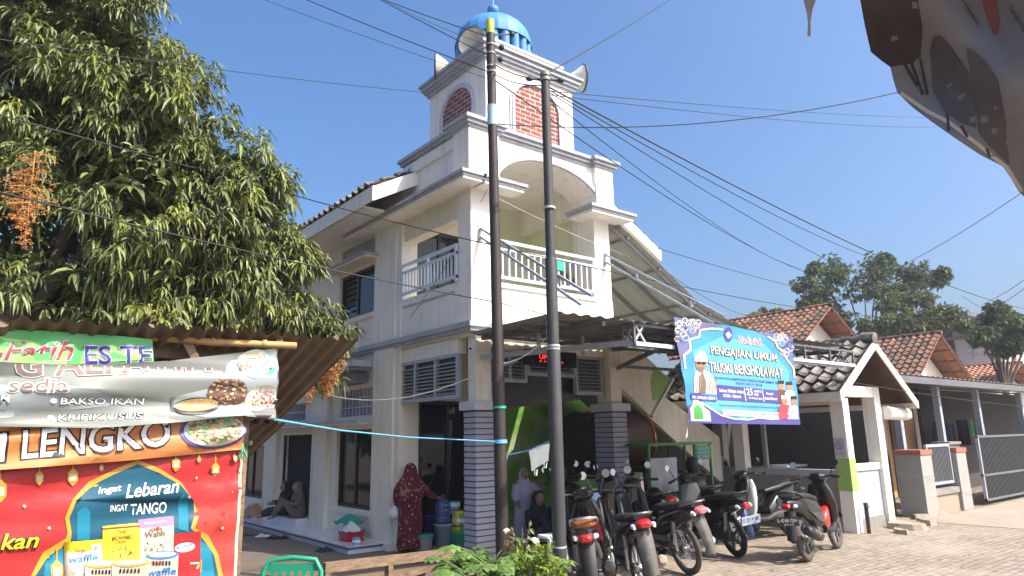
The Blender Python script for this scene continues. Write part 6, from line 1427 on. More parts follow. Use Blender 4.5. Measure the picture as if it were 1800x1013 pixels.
def helmet(loc, label, k='black_gloss', rz=0, visor=True):
    t = thing('helmet', label, 'helmet', loc, rz)
    m = MB(); m.lathe([(.105, -.10), (.125, -.06), (.135, 0), (.128, .05), (.10, .095), (.06, .125), (.001, .135)], k, (0, 0, 0), (0, 0, 1), 24); m.build('shell', t)
    m = MB(); m.lathe([(.137, -.055), (.141, -.01), (.137, .035)], 'dark_glass', (0, 0, 0), (0, 0, 1), 16, a0=R(-70), a1=R(70)); m.build('visor', t); return t
UP = R(90)
scooter('scooter', 'black scooter with number plate E 4768 QN, parked nearest the wash house', (9.60, 5.45, 0), R(11), side='black_gloss', legs='black_gloss', ptxt='E 4768 QN', sub='09.25', tyre='dusty_rubber', lean=R(6))
f = PX(1445, 905, D=10.6); m = MB(); m.loft([(10.12, 5.52, .42, .03, .03), (10.18, 5.53, .45, .09, .13), (10.32, 5.56, .52, .10, .15), (10.42, 5.58, .60, .06, .09), (10.46, 5.58, .62, .02, .03)], 'red_gloss', 14, 'x', 3); tag(m.build('bag'), 'bright red bag resting on the floorboard of the scooter nearest the wash house', 'bag')
underbone('motorbike', 'black spoke wheeled motorbike with grey mudguard, third from the left pole', (7.66, 6.02, 0), R(73), fender='dusty_plastic', tyre='dusty_rubber', tail='pink_lens', accent='grey_gloss', lean=R(8))
underbone('motorbike', 'mud splashed motorbike seen straight from behind with bright red tail light', (6.22, 5.55, 0), R(57), body='black_gloss', fender='dusty_plastic', accent='grey_gloss', mud='dusty_plastic', tyre='dusty_rubber', spoke=6, exh='clay', lean=R(6), mir=(True, True))
scooter('scooter', 'black scooter with pale number plate and blue rear mudguard, left of the red bagged one', (9.22, 6.35, 0), R(68), fender='blue_gloss', body='black_gloss', side='black_gloss', legs='grey_gloss', ptxt='E 2514 BK', dark=False, sub='11.26', lean=R(8), seat='seat_vinyl')
scooter('scooter', 'dark scooter with brown leather seat half hidden by the shorter pole', (5.55, 5.60, 0), R(45), body='black_gloss', side='maroon_gloss', legs='black_gloss', seat='brown_seat', retro=True, lean=R(7))
scooter('scooter', 'white cowled scooter standing sideways behind the pale plated scooter', (11.75, 6.95, 0), R(176), body='black_gloss', side='black_gloss', legs='white_gloss', lean=R(-6))
underbone('motorbike', 'dark motorbike with red tail light carrying a black helmet, in the back row', (8.55, 7.25, 0), R(75), accent='black_gloss', lean=R(7))
scooter('scooter', 'plain black scooter in the back row close to the green food cart', (7.95, 7.75, 0), R(80), lean=R(7))
underbone('motorbike', 'black motorbike in the back row directly before the right grey column', (7.35, 7.2, 0), R(66), lean=R(6))
scooter('scooter', 'black scooter with dark red side, tucked behind the white cowled one', (9.95, 7.35, 0), R(75), side='maroon_gloss', lean=R(7))
helmet(PX(1163, 856, D=11.6), 'round black helmet resting on the mirror of the back row motorbike', rz=R(-120)); helmet(PX(1150, 872, D=10.6), 'black helmet with a flat top sitting on the spoke wheeled motorbike seat', 'black_gloss', R(-100))
p = PX(1040, 876, D=9.6); m = MB(); m.grid(lambda u, v: (p.x + (u - .5) * .30, p.y + (v - .5) * .36, p.z + .10 - .5 * ((u - .5) ** 2 + (v - .5) ** 2) + .02 * math.sin(u * 9 + v * 5)), 10, 10, 'pale_blue_cloth'); tag(m.build('cloth'), 'pale blue cloth laid over a motorbike seat beside the shorter pole', 'cloth')
p = PX(1196, 888, D=11.2); m = MB(); m.grid(lambda u, v: (p.x + (u - .5) * .34 * (1 - .4 * v), p.y + .03 * math.sin(u * 8), p.z + .10 - v * .32 + .04 * math.sin(u * 3.1)), 8, 6, 'mango_young'); tag(m.build('cloth'), 'olive yellow cloth hanging over the tail of the back row motorbike', 'cloth')

# ------------------------------------------------------------------ people
def skin_mesh(verts, edges, radii, sub=2):
    me = bpy.data.meshes.new('body'); me.from_pydata([tuple(v) for v in verts], edges, []); o = bpy.data.objects.new('body', me); COL.objects.link(o)
    sk = o.modifiers.new('s', 'SKIN'); o.modifiers.new('b', 'SUBSURF').levels = sub
    for i, r in enumerate(radii): me.skin_vertices[0].data[i].radius = (r, r)
    me.skin_vertices[0].data[0].use_root = True
    dg = bpy.context.evaluated_depsgraph_get(); out = bpy.data.meshes.new_from_object(o.evaluated_get(dg))
    vs = [tuple(v.co) for v in out.vertices]; fs = [list(p.vertices) for p in out.polygons]
    bpy.data.objects.remove(o); bpy.data.meshes.remove(out); return vs, fs
def hand(mb, w, d, up, k='skin', s=1.0, curl=.5):
    """palm, four unequal bent fingers and a thumb from wrist w along d"""
    w = Vector(w); d = unit(d); up = unit(Vector(up) - d * Vector(up).dot(d)); sd = d.cross(up)
    mb.tube([w - d * .02, w + d * .03 * s, w + d * .085 * s], [.021 * s, .034 * s, .032 * s], k, 8)
    for i, ln in enumerate((.070, .080, .074, .058)):
        b = w + d * .080 * s + sd * (.027 - .018 * i) * s; c = b + (d * .6 - up * curl * .4) * ln * .55 * s; e = c + (d * (.5 - curl * .5) - up * curl) * ln * .6 * s
        mb.tube([b, c, e], [.009 * s, .008 * s, .006 * s], k, 6)
    b = w + d * .025 * s + sd * .032 * s; mb.tube([b, b + (d * .6 + sd * .7) * .035 * s, b + (d * 1.1 + sd * .6 - up * .3) * .055 * s], [.011 * s, .010 * s, .007 * s], k, 6)
def face(mb, c, f, s=1.0, k='skin'):
    """head with brow, nose, mouth, eyes and ears; f = facing"""
    c = Vector(c); f = unit(f); sd = f.cross(Vector((0, 0, 1))); u = Vector((0, 0, 1)); vs = []; n = 16; rows = [(-.115, .045, .03), (-.09, .062, .06), (-.05, .074, .078), (0, .08, .09), (.04, .08, .095), (.08, .066, .08), (.105, .04, .05), (.118, .005, .006)]
    for z, a, b in rows:
        for j in range(n):
            t = 2 * math.pi * j / n; q = c + (u * z + sd * (a * math.cos(t)) + f * (b * math.sin(t) - (.0 if z > -.1 else -.02))) * s
            if 3 <= j <= 5 and z == -.05: q += f * .006 * s
            vs.append(q)
    mb.add(vs, [(i * n + j, i * n + (j + 1) % n, (i + 1) * n + (j + 1) % n, (i + 1) * n + j) for i in range(len(rows) - 1) for j in range(n)], k, True); mb.add(vs[:n], [tuple(range(n))], k, True)
    mb.tube([c + (f * .088 + u * .02) * s, c + (f * .108 - u * .022) * s, c + (f * .088 - u * .03) * s], [.008 * s, .014 * s, .008 * s], k, 6)
    mb.tube([c + (f * .084 - u * .056 - sd * .022) * s, c + (f * .092 - u * .055) * s, c + (f * .084 - u * .056 + sd * .022) * s], .006 * s, 'ink_rose', 5)
    for q in (-1, 1):
        mb.lathe([(.001, .006), (.008, .003), (.010, 0)], 'ink_white', c + (f * .084 + sd * .032 * q + u * .012) * s, f, 8); mb.lathe([(.001, .008), (.004, .006)], 'hair', c + (f * .085 + sd * .032 * q + u * .012) * s, f, 8)
        mb.tube([c + (f * .082 + sd * .016 * q + u * .030) * s, c + (f * .080 + sd * .05 * q + u * .028) * s], .004 * s, 'hair', 4)
def ringloft(mb, secs, k, n=18, fold=0.0, nf=7):
    """secs: centre, half widths along x and y, with optional drapery folds"""
    vs = []
    for i, (c, a, b) in enumerate(secs):
        for j in range(n):
            t = 2 * math.pi * j / n; w_ = 1 + fold * (i / (len(secs) - 1)) * math.sin(nf * t + .6 * i * .3)
            vs.append((c[0] + a * w_ * math.cos(t), c[1] + b * w_ * math.sin(t), c[2]))
    mb.add(vs, [(i * n + j, i * n + (j + 1) % n, (i + 1) * n + (j + 1) % n, (i + 1) * n + j) for i in range(len(secs) - 1) for j in range(n)], k, True)
    mb.add(vs[:n], [tuple(range(n))], k, True); mb.add(vs[-n:], [tuple(range(n))], k, True)
# the woman in the red dress, seen from behind (local: y = where she faces)
w0 = PX(712, 968, Z=0); t = thing('person', 'person in a red floral dress and headscarf seen from behind, carrying a white bag', 'person', (5.93, 10.22, .0), R(-34))
S = .97; t.scale = (.91, .91, .90)
vs, fs = skin_mesh([(0, 0, .86), (0, .01, 1.08), (0, .02, 1.24), (0, .03, 1.34), (0, .05, 1.46), (.16, .02, 1.22), (.30, .10, 1.02), (.46, .24, .93), (-.16, .02, 1.22), (-.22, .0, .98), (-.24, .06, .80), (.09, 0, .82), (.10, .02, .45), (.10, .0, .07), (-.09, 0, .82), (-.10, .0, .45), (-.10, .0, .07), (.10, .10, .03), (-.10, .10, .03)],
                   [(0, 1), (1, 2), (2, 3), (3, 4), (2, 5), (5, 6), (6, 7), (2, 8), (8, 9), (9, 10), (0, 11), (11, 12), (12, 13), (0, 14), (14, 15), (15, 16), (13, 17), (16, 18)], [.14, .13, .11, .05, .09, .055, .045, .030, .055, .045, .030, .09, .06, .04, .09, .06, .04, .035, .035])
m = MB(); m.add([(x * S, y * S, z * S) for x, y, z in vs], fs, 'skin', True); face(m, (0, .06, 1.43), (0, 1, -.05)); hand(m, (.46, .24, .915), (.8, .6, -.25), (0, 0, 1), curl=.4); hand(m, (-.24, .06, .78), (0, .1, -1), (0, 1, 0), curl=.9); m.build('body', t)
m = MB(); ringloft(m, [((0, .02, 1.30), .07, .07), ((0, .01, 1.24), .19, .12), ((0, .0, 1.05), .20, .15), ((0, -.01, .90), .20, .16), ((0, -.01, .70), .215, .17), ((0, 0, .40), .225, .18), ((0, 0, .12), .24, .20), ((0, 0, .08), .235, .195)], 'batik_red', 22, .05)
m.tube([(.15, .01, 1.20), (.24, .05, 1.10), (.31, .11, 1.0), (.44, .225, .925)], [.085, .085, .075, .05], 'batik_red', 12); m.tube([(-.15, .01, 1.20), (-.21, -.01, 1.08), (-.235, .01, .96), (-.24, .05, .82)], [.085, .09, .075, .05], 'batik_red', 12); m.build('dress', t)
m = MB(); ringloft(m, [((0, .04, 1.555), .02, .02), ((0, .04, 1.54), .065, .07), ((0, .035, 1.49), .100, .105), ((0, .03, 1.43), .118, .115), ((0, .02, 1.36), .128, .115), ((0, .0, 1.28), .185, .135), ((0, -.01, 1.18), .235, .165), ((0, -.02, 1.02), .25, .18), ((0, -.03, .88), .22, .175), ((0, -.03, .84), .20, .16)], 'batik_red', 22, .05, 5); m.build('headscarf', t)
m = MB()
for s in (-1, 1): m.loft([(s * .10, -.10, .03, .04, .03), (s * .10, 0, .035, .045, .035), (s * .10, .12, .03, .045, .03), (s * .10, .17, .025, .02, .02)], 'black_matt', 10, 'y', 2.5)
m.build('shoes', t)
p = t.location; a = Vector((-.25, .05, .72)); a.rotate(Euler((0, 0, R(-34)))); bagp = p + a
m = MB(); m.lathe([(.005, .16), (.02, .13), (.05, .08), (.095, .03), (.11, -.03), (.09, -.085), (.03, -.105), (.001, -.105)], 'white_cloth', (0, 0, -.10), (0, 0, 1), 16); m.tube([(0, 0, .06), (.02, .01, .12), (-.01, 0, .06)], .006, 'white_cloth', 5); o = m.build('bag'); o.location = bagp; tag(o, 'small white knotted bag hanging from the left hand of the person in red', 'bag')
def seated(label, loc, rz, scarf, robe, legs, s=1.0, knees=True, cat='person'):
    t = thing('person', label, cat, loc, rz)
    vs, fs = skin_mesh([(0, 0, .12), (0, -.03, .32), (0, -.02, .48), (0, .0, .58), (0, .03, .70), (.16, -.02, .47), (.22, .10, .30), (.12, .30, .32), (-.16, -.02, .47), (-.22, .10, .30), (-.12, .30, .32), (.10, .08, .12), (.11, .38, .40 if knees else .12), (.10, .52, .04), (-.10, .08, .12), (-.11, .38, .36 if knees else .10), (-.10, .58, .04), (.10, .64, .03), (-.10, .70, .03)],
                       [(0, 1), (1, 2), (2, 3), (3, 4), (2, 5), (5, 6), (6, 7), (2, 8), (8, 9), (9, 10), (0, 11), (11, 12), (12, 13), (0, 14), (14, 15), (15, 16), (13, 17), (16, 18)], [.14, .13, .11, .05, .08, .05, .042, .03, .05, .042, .03, .09, .062, .042, .09, .062, .042, .03, .03])
    m = MB(); m.add([(x * s, y * s, z * s) for x, y, z in vs], fs, 'skin', True); face(m, (0, .05 * s, .68 * s), (0, 1, -.1), .95 * s); hand(m, (.12 * s, .30 * s, .32 * s), (-.5, .8, -.2), (0, 0, 1), s=s); hand(m, (-.12 * s, .30 * s, .32 * s), (.5, .8, -.2), (0, 0, 1), s=s); m.build('body', t)
    m = MB(); ringloft(m, [((0, 0, .58 * s), .06 * s, .06 * s), ((0, -.01, .50 * s), .17 * s, .11 * s), ((0, -.02, .32 * s), .18 * s, .14 * s), ((0, 0, .15 * s), .20 * s, .18 * s), ((0, 0, .01 * s), .20 * s, .18 * s)], robe, 18, .04)
    for q in (-1, 1): m.tube([(q * .15 * s, -.02 * s, .48 * s), (q * .225 * s, .09 * s, .31 * s), (q * .13 * s, .28 * s, .32 * s)], [.075 * s, .068 * s, .045 * s], robe, 10)
    m.build('tunic', t); m = MB()
    for q, kz, fy in ((1, .40 if knees else .13, .52), (-1, .36 if knees else .11, .58)): m.tube([(q * .09 * s, .02 * s, .13 * s), (q * .11 * s, .38 * s, kz * s), (q * .10 * s, fy * s, .07 * s)], [.11 * s, .082 * s, .06 * s], legs, 12)
    m.build('trousers', t)
    m = MB(); ringloft(m, [((0, .02 * s, .812 * s), .02 * s, .02 * s), ((0, .02 * s, .80 * s), .06 * s, .065 * s), ((0, .005 * s, .75 * s), .098 * s, .09 * s), ((0, -.005 * s, .68 * s), .105 * s, .085 * s), ((0, .0, .60 * s), .10 * s, .085 * s), ((0, 0, .52 * s), .16 * s, .13 * s), ((0, .0, .40 * s), .19 * s, .16 * s)], scarf, 18, .05, 5); m.build('headscarf', t)
    return t
seated('person in grey clothes and headscarf sitting sideways on the mosque door step', (5.66, 14.3, .26), R(80), 'grey_cloth', 'grey_cloth', 'grey_cloth', .88)
seated('person in black headscarf and dark blue skirt sitting at the door beside the grey one', (5.66, 15.0, .24), R(85), 'dark_cloth', 'dark_cloth', 'navy_cloth', .88, False)
seated('person in dark clothes sitting low in the porch shade between the two poles', (7.55, 8.9, .12), R(170), 'dark_cloth', 'dark_cloth', 'navy_cloth', 1.0)
seated('person in a purple headscarf sitting just right of the taller pole', (6.55, 8.75, .06), R(160), 'purple_cloth', 'purple_cloth', 'red_plastic', .9)
def standing(label, loc, rz, scarf, robe, s=1.0):
    t = thing('person', label, 'person', loc, rz)
    vs, fs = skin_mesh([(0, 0, .86), (0, .01, 1.08), (0, .02, 1.24), (0, .03, 1.34), (0, .05, 1.46), (.16, .02, 1.22), (.22, .04, .98), (.20, .18, .84), (-.16, .02, 1.22), (-.30, .05, 1.06), (-.34, .16, 1.20), (.09, 0, .82), (.10, .02, .45), (.10, .0, .07), (-.09, 0, .82), (-.10, .0, .45), (-.10, .0, .07)], [(0, 1), (1, 2), (2, 3), (3, 4), (2, 5), (5, 6), (6, 7), (2, 8), (8, 9), (9, 10), (0, 11), (11, 12), (12, 13), (0, 14), (14, 15), (15, 16)], [.14, .13, .11, .05, .08, .05, .03, .08, .05, .03, .09, .06, .04, .09, .06, .04, .03][:17])
    m = MB(); m.add([(x * s, y * s, z * s) for x, y, z in vs], fs, 'skin', True); face(m, (0, .06 * s, 1.43 * s), (0, 1, 0), s); hand(m, Vector((.20, .18, .84)) * s, (0, .5, -.8), (0, 1, 0), s=s); hand(m, Vector((-.34, .16, 1.20)) * s, (-.2, .5, .8), (0, 1, 0), s=s); m.build('body', t)
    m = MB(); ringloft(m, [((0, .02, 1.30 * s), .07, .07), ((0, .01, 1.24 * s), .18 * s, .11 * s), ((0, 0, .95 * s), .19 * s, .15 * s), ((0, 0, .6 * s), .22 * s, .18 * s), ((0, 0, .08 * s), .25 * s, .21 * s)], robe, 20, .05)
    m.tube([Vector((-.15, .01, 1.2)) * s, Vector((-.30, .05, 1.06)) * s, Vector((-.335, .14, 1.17)) * s], [.08, .07, .06], robe, 10); m.tube([Vector((.15, .01, 1.2)) * s, Vector((.22, .04, .98)) * s, Vector((.205, .16, .86)) * s], [.08, .07, .06], robe, 10); m.build('robe', t)
    m = MB(); ringloft(m, [((0, .03 * s, 1.555 * s), .02, .02), ((0, .03 * s, 1.54 * s), .06 * s, .065 * s), ((0, .015 * s, 1.48 * s), .098 * s, .09 * s), ((0, .01 * s, 1.42 * s), .105 * s, .085 * s), ((0, .01, 1.34 * s), .10 * s, .09 * s), ((0, 0, 1.24 * s), .18 * s, .13 * s), ((0, 0, .98 * s), .22 * s, .18 * s)], scarf, 20, .05, 5); m.build('headscarf', t)
    return t
standing('child in a pale lilac prayer robe standing in the porch behind the white garment', (7.62, 9.35, .06), R(165), 'lilac_cloth', 'lilac_cloth', .78)
# rider in black on the sideways scooter
t = thing('person', 'person all in black with a black helmet sitting on a back row scooter', 'person', (10.03, 7.62, -.03), R(-15)); t.scale = (.92, .92, .94)
vs, fs = skin_mesh([(0, -.02, .84), (0, .0, 1.02), (0, .02, 1.18), (0, .03, 1.27), (0, .05, 1.36), (.18, .02, 1.15), (.24, .18, .98), (.24, .42, 1.0), (-.18, .02, 1.15), (-.24, .18, .98), (-.24, .42, 1.0), (.11, .05, .82), (.16, .42, .74), (.16, .46, .36), (-.11, .05, .82), (-.16, .42, .74), (-.16, .46, .36), (.16, .58, .34), (-.16, .58, .34)], [(0, 1), (1, 2), (2, 3), (3, 4), (2, 5), (5, 6), (6, 7), (2, 8), (8, 9), (9, 10), (0, 11), (11, 12), (12, 13), (0, 14), (14, 15), (15, 16), (13, 17), (16, 18)], [.14, .135, .12, .05, .08, .05, .042, .03, .08, .042, .03, .09, .065, .045, .09, .065, .045, .035, .035])
m = MB(); m.add(vs, fs, 'skin', True); face(m, (0, .06, 1.36), (0, 1, 0)); hand(m, (.24, .42, 1.0), (0, 1, -.1), (0, 0, 1), curl=.9); hand(m, (-.24, .42, 1.0), (0, 1, -.1), (0, 0, 1), curl=.9); m.build('body', t)
m = MB(); ringloft(m, [((0, .03, 1.28), .07, .07), ((0, .02, 1.22), .19, .12), ((0, .0, 1.05), .20, .15), ((0, -.02, .80), .19, .16)], 'dark_cloth', 18)
for q in (-1, 1): m.tube([(q * .17, .02, 1.16), (q * .245, .18, .98), (q * .24, .40, 1.0)], [.08, .07, .05], 'dark_cloth', 10)
m.build('jacket', t); m = MB()
for q in (-1, 1): m.tube([(q * .10, .02, .83), (q * .16, .42, .75), (q * .16, .47, .40)], [.11, .085, .065], 'dark_cloth', 12)
m.build('trousers', t); m = MB(); m.lathe([(.10, -.13), (.125, -.09), (.138, -.02), (.138, .04), (.115, .10), (.07, .135), (.001, .15)], 'black_matt', (0, .05, 1.37), (0, 0, 1), 20); m.lathe([(.139, -.06), (.143, -.01), (.139, .04)], 'dark_glass', (0, .05, 1.37), (0, 0, 1), 16, a0=R(20), a1=R(160)); m.build('helmet', t)

# ------------------------------------------------------------------ small things round the entrance
def bucket(loc, r, h, k, label, lid=None, name='bucket'):
    t = thing(name, label, name.replace('_', ' '), loc)
    m = MB(); m.lathe([(.001, 0), (r * .85, 0), (r, h), (r + .008, h), (r + .008, h - .02), (r - .006, h - .02), (r * .83, .02)], k, (0, 0, 0), (0, 0, 1), 24); m.build('tub', t)
    if lid: m = MB(); m.lathe([(r + .012, h - .035), (r + .012, h + .008), (r * .9, h + .014), (.001, h + .014)], lid, (0, 0, 0), (0, 0, 1), 24); m.build('lid', t)
    return t
p = PX(748, 962, Z=0); bucket((6.13, 10.08, 0), .13, .27, 'white_plastic', 'white paint pail with a dark green lid beside the person in red', 'green_plastic')
bucket((6.22, 10.52, .06), .115, .48, 'pink_plastic', 'pink tub stacked behind the white paint pail'); bucket((6.42, 10.38, .06), .115, .46, 'blue_plastic', 'dark blue tub between the pink tub and the water jug')
bucket((6.52, 10.15, .06), .15, .34, 'plate_white', 'off white plastic tub carrying the blue water jug')
t = thing('water_jug', 'large blue water jug standing on the off white tub', 'water jug', (6.52, 10.15, .41)); m = MB(); m.lathe([(.001, 0), (.13, 0), (.135, .02), (.135, .10), (.128, .12), (.135, .14), (.135, .22), (.128, .24), (.135, .26), (.13, .31), (.09, .36), (.032, .39), (.03, .44), (.001, .44)], 'jug_blue', n=24); m.build('bottle', t); m = MB(); m.cyl((0, 0, .43), (0, 0, .46), .035, 'blue_plastic'); m.build('cap', t)
for i, (x, y, z, k, lb) in enumerate(((6.72, 10.0, .30, 'pack_yellow', 'yellow snack carton stack left of the grey column, front'), (6.80, 9.92, .30, 'vinyl_green', 'green snack carton beside the yellow one behind the grey column'), (6.70, 10.06, .55, 'vinyl_cyan', 'light blue carton on top of the snack crates'))):
    m = MB(); m.box(-.07, .07, -.06, .06, 0, .30 - .05 * i, k); m.box(-.074, .074, -.064, .064, .12, .18, 'ink_white'); m.box(-.074, .074, -.064, .064, .05, .08, 'ink_brown'); o = m.build('carton'); o.location = (x, y, z); o.rotation_euler = (0, 0, .3 * i); tag(o, lb, 'carton')
t = thing('laundry_basket', 'red plastic basket full of laundry on the tiled platform under the window', 'basket', (5.50, 11.45, .112)); m = MB(); m.loft([(0, 0, 0, .15, .20), (0, 0, .16, .19, .25), (0, 0, .165, .20, .26), (0, 0, .14, .17, .23)], 'red_plastic', 24, 'z', 3.5, cap=False); m.box(-.15, .15, -.2, .2, .003, .02, 'red_plastic'); m.build('basket', t)
m = MB(); m.grid(lambda u, v: (5.50 + (u - .5) * .34, 11.52 + (v - .5) * .42, .25 + .14 * math.sin(u * 3.14) * math.sin(v * 3.14) + .03 * math.sin(u * 9 + v * 6)), 14, 14, 'white_cloth'); tag(m.build('laundry'), 'crumpled white laundry heaped in the red basket', 'laundry')
m = MB(); m.grid(lambda u, v: (5.58 + (u - .5) * .40, 11.72 + (v - .5) * .44, .37 + .12 * math.sin(u * 3.14) * math.sin(v * 3.14) + .03 * math.sin(u * 8 + v * 7)), 14, 14, 'teal_cloth'); tag(m.build('laundry'), 'teal green bundle lying on top of the white laundry', 'laundry')
m = MB(); m.box(-.05, .05, -.04, .04, 0, .11, 'vinyl_cyan'); m.box(-.052, .052, -.042, .042, .03, .07, 'ink_white'); o = m.build('carton'); o.location = (5.35, 10.95, .112); tag(o, 'little blue and white drink carton on the platform beside the red basket', 'carton')
p = PX(445, 905, Z=.14); rg2 = random.Random(6); m = MB(); m.grid(lambda u, v: (p.x + (u - .5) * .5, p.y + (v - .5) * .5, p.z - .02 + .26 * math.sin(u * 3.14) * math.sin(v * 3.14) + .04 * math.sin(u * 14 + v * 9)), 14, 14, 'print_skin'); tag(m.build('bundle'), 'flowery cloth bundle at the far end of the platform by the red banner', 'bundle')
def sandals(px_, py_, rz, k, label):
    p = PX(px_, py_, Z=0); t = thing('sandals', label, 'sandals', (p.x, p.y, 0), rz, 'sandals left on the ground')
    for s in (-1, 1):
        m = MB(); x = s * .065; m.loft([(x, -.13, .012, .022, .010), (x, -.10, .014, .036, .012), (x, 0, .016, .036, .013), (x, .08, .014, .046, .012), (x, .12, .012, .03, .010)], k, 12, 'y', 3); m.tube([(x - .036, .0, .02), (x, .06, .055), (x + .036, .0, .02)], .010, k, 6); m.build('sandal', t)
sandals(580, 966, .9, 'black_rubber', 'black sandals lying before the platform corner'); sandals(504, 946, 1.3, 'black_rubber', 'black sandals in the middle of the row by the platform'); sandals(462, 944, 1.0, 'white_plastic', 'white sandals in the row by the platform'); sandals(440, 941, .6, 'grey_cloth', 'grey sandals nearest the red banner'); sandals(482, 947, 2.1, 'black_matt', 'dark sandals between the white pair and the black pair'); sandals(570, 969, 1.6, 'navy_cloth', 'navy sandals just left of the lone black pair')
p = PX(967, 920, D=9.4); t = thing('stool', 'white plastic stool behind the bush left of the shorter pole', 'stool', (p.x, p.y, 0)); m = MB(); m.loft([(0, 0, .44, .15, .15), (0, 0, .47, .15, .15), (0, 0, .48, .14, .14)], 'white_plastic', 16, 'z', 4); m.build('seat', t)
for sx in (-1, 1):
    for sy in (-1, 1): m = MB(); m.bar((sx * .17, sy * .17, 0), (sx * .12, sy * .12, .44), .05, .04, 'white_plastic', up=(1, 0, 0)); m.build('leg', t)
# green chair, wooden bench
p = PX(505, 992, D=6.0); t = thing('chair', 'green plastic armchair back showing at the bottom edge', 'chair', (p.x, p.y - .1, 0), R(-38)); bz = p.z + .05
m = MB(); m.tube([(-.26, 0, bz - .40), (-.25, .02, bz - .10), (-.20, .03, bz - .01), (0, .04, bz + .01), (.20, .03, bz - .01), (.25, .02, bz - .10), (.26, 0, bz - .40)], .022, 'green_plastic', 10)
for i in range(6): x = -.17 + i * .068; m.bar((x, .02, bz - .40), (x, .03, bz - .05), .03, .014, 'green_plastic', up=(0, 1, 0))
m.bar((-.22, .03, bz - .07), (.22, .03, bz - .07), .014, .06, 'green_plastic'); m.build('backrest', t)
m = MB(); m.loft([(0, -.22, .40, .23, .22), (0, -.22, .43, .25, .24), (0, -.22, .44, .23, .22)], 'green_plastic', 16, 'z', 4); m.build('seat', t)
for sx in (-1, 1):
    for y in (-.42, .0): m = MB(); m.bar((sx * .25, y - .02, 0), (sx * .22, y, .42), .05, .04, 'green_plastic', up=(1, 0, 0)); m.build('leg', t)
a = PX(570, 992, D=6.0); b = PX(800, 966, D=7.0); t = thing('bench', 'weathered wooden bench back of rough planks at the bottom edge', 'bench', ((a.x + b.x) / 2, (a.y + b.y) / 2, 0)); d = unit(Vector((b.x - a.x, b.y - a.y, 0)))
def bn(f, z): q = a.lerp(b, f); return Vector((q.x, q.y, z + (a.z + (b.z - a.z) * f)))
m = MB(); m.bar(bn(0, -.03), bn(1, -.03), .05, .085, 'raw_wood'); WB(m, 'top_rail', t)
for z0 in (-.18, -.33, -.48): m = MB(); m.bar(bn(.01, z0) + Vector((0, .03, 0)), bn(.99, z0 + .01) + Vector((0, .03, 0)), .02, .13, 'grey_wood'); WB(m, 'plank', t)
for f in (.015, .46, .97): m = MB(); q = bn(f, -.075); m.bar((q.x, q.y, 0), q, .06, .05, 'raw_wood', up=tuple(d)); WB(m, 'upright', t)
for f0, f1 in ((.13, .30), (.5, .76)): m = MB(); m.bar(bn(f0, -.21), bn(f1, -.15), .03, .05, 'raw_wood'); WB(m, 'batten', t)
m = MB(); m.bar(bn(0, -.5) - Vector((.2, .2, 0)), bn(1, -.5) - Vector((.2, .2, 0)), .35, .04, 'grey_wood'); WB(m, 'seat', t)
# plants
rp = random.Random(17)
def grass_tuft(px_, py_, D, label):
    p = PX(px_, py_, D=D); t = thing('plant', label, 'plant', (p.x, p.y, 0)); m = MB()
    for i in range(70):
        a = rp.uniform(0, 6.283); l = rp.uniform(.2, .42); d = Vector((math.cos(a) * rp.uniform(.1, .7), math.sin(a) * rp.uniform(.1, .7), 1)); leaf(m, Vector((.03 * math.cos(a), .03 * math.sin(a), p.z - .35)), d, l, .010, .35, 'grass_leaf', rp)
    m.build('leaves', t); m = MB(); m.lathe([(.001, 0), (.12, 0), (.15, p.z - .35), (.13, p.z - .35), (.001, p.z - .38)], 'clay'); m.build('pot', t)
grass_tuft(522, 985, 5.4, 'spiky yellow green potted grass before the green chair')
def papaya(px_, py_, D, label):
    p = PX(px_, py_, D=D); b = Vector((p.x, p.y, 0)); t = thing('plant', label, 'plant', b); m = MB(); st_ = MB()
    st_.tube([(0, 0, 0), (.01, .01, p.z * .7)], [.03, .02], 'bush_leaf', 8)
    for i in range(44):
        a = i * 2.4; el = rp.uniform(-.25, .9); l = rp.uniform(.22, .48); o = Vector((0, 0, p.z * .45 + p.z * .3 * rp.random())); e = o + Vector((math.cos(a) * l, math.sin(a) * l, l * el)); st_.tube([o, o.lerp(e, .5) + Vector((0, 0, .05)), e], .007, 'papaya_leaf', 5)
        out = Vector((math.cos(a), math.sin(a), 0)); R0 = rp.uniform(.11, .19)
        for j in range(7):
            an = (j - 3) * .62; d = Matrix.Rotation(an, 3, 'Z') @ out; d = d + Vector((0, 0, -.25)); ll = R0 * (1 - .09 * abs(j - 3)); sd = unit(d.cross(Vector((0, 0, 1)))); dn = Vector((0, 0, -.3))
            for w_, u0 in ((1, 0), (.62, .45), (.62, .2)):
                pass
            q = [e, e + d * ll * .35 + sd * .022, e + d * ll * .42 + sd * .06, e + d * ll * .62 + sd * .022, e + d * ll * .70 + sd * .045, e + d * ll + dn * .08, e + d * ll * .70 - sd * .045, e + d * ll * .62 - sd * .022, e + d * ll * .42 - sd * .06, e + d * ll * .35 - sd * .022]
            m.add(q, [(0, 1, 9), (1, 2, 3), (1, 3, 7, 9), (9, 7, 8), (3, 4, 5), (3, 5, 7), (7, 5, 6)], 'papaya_leaf')
    m.build('leaves', t); st_.build('stems', t)
papaya(862, 955, 6.7, 'papaya plant with deeply cut leaves in front of the taller pole'); papaya(838, 1000, 6.3, 'smaller papaya plant at the bottom edge beside the bench')
papaya(900, 985, 6.6, 'low papaya shoot between the pole foot and the flower pot')
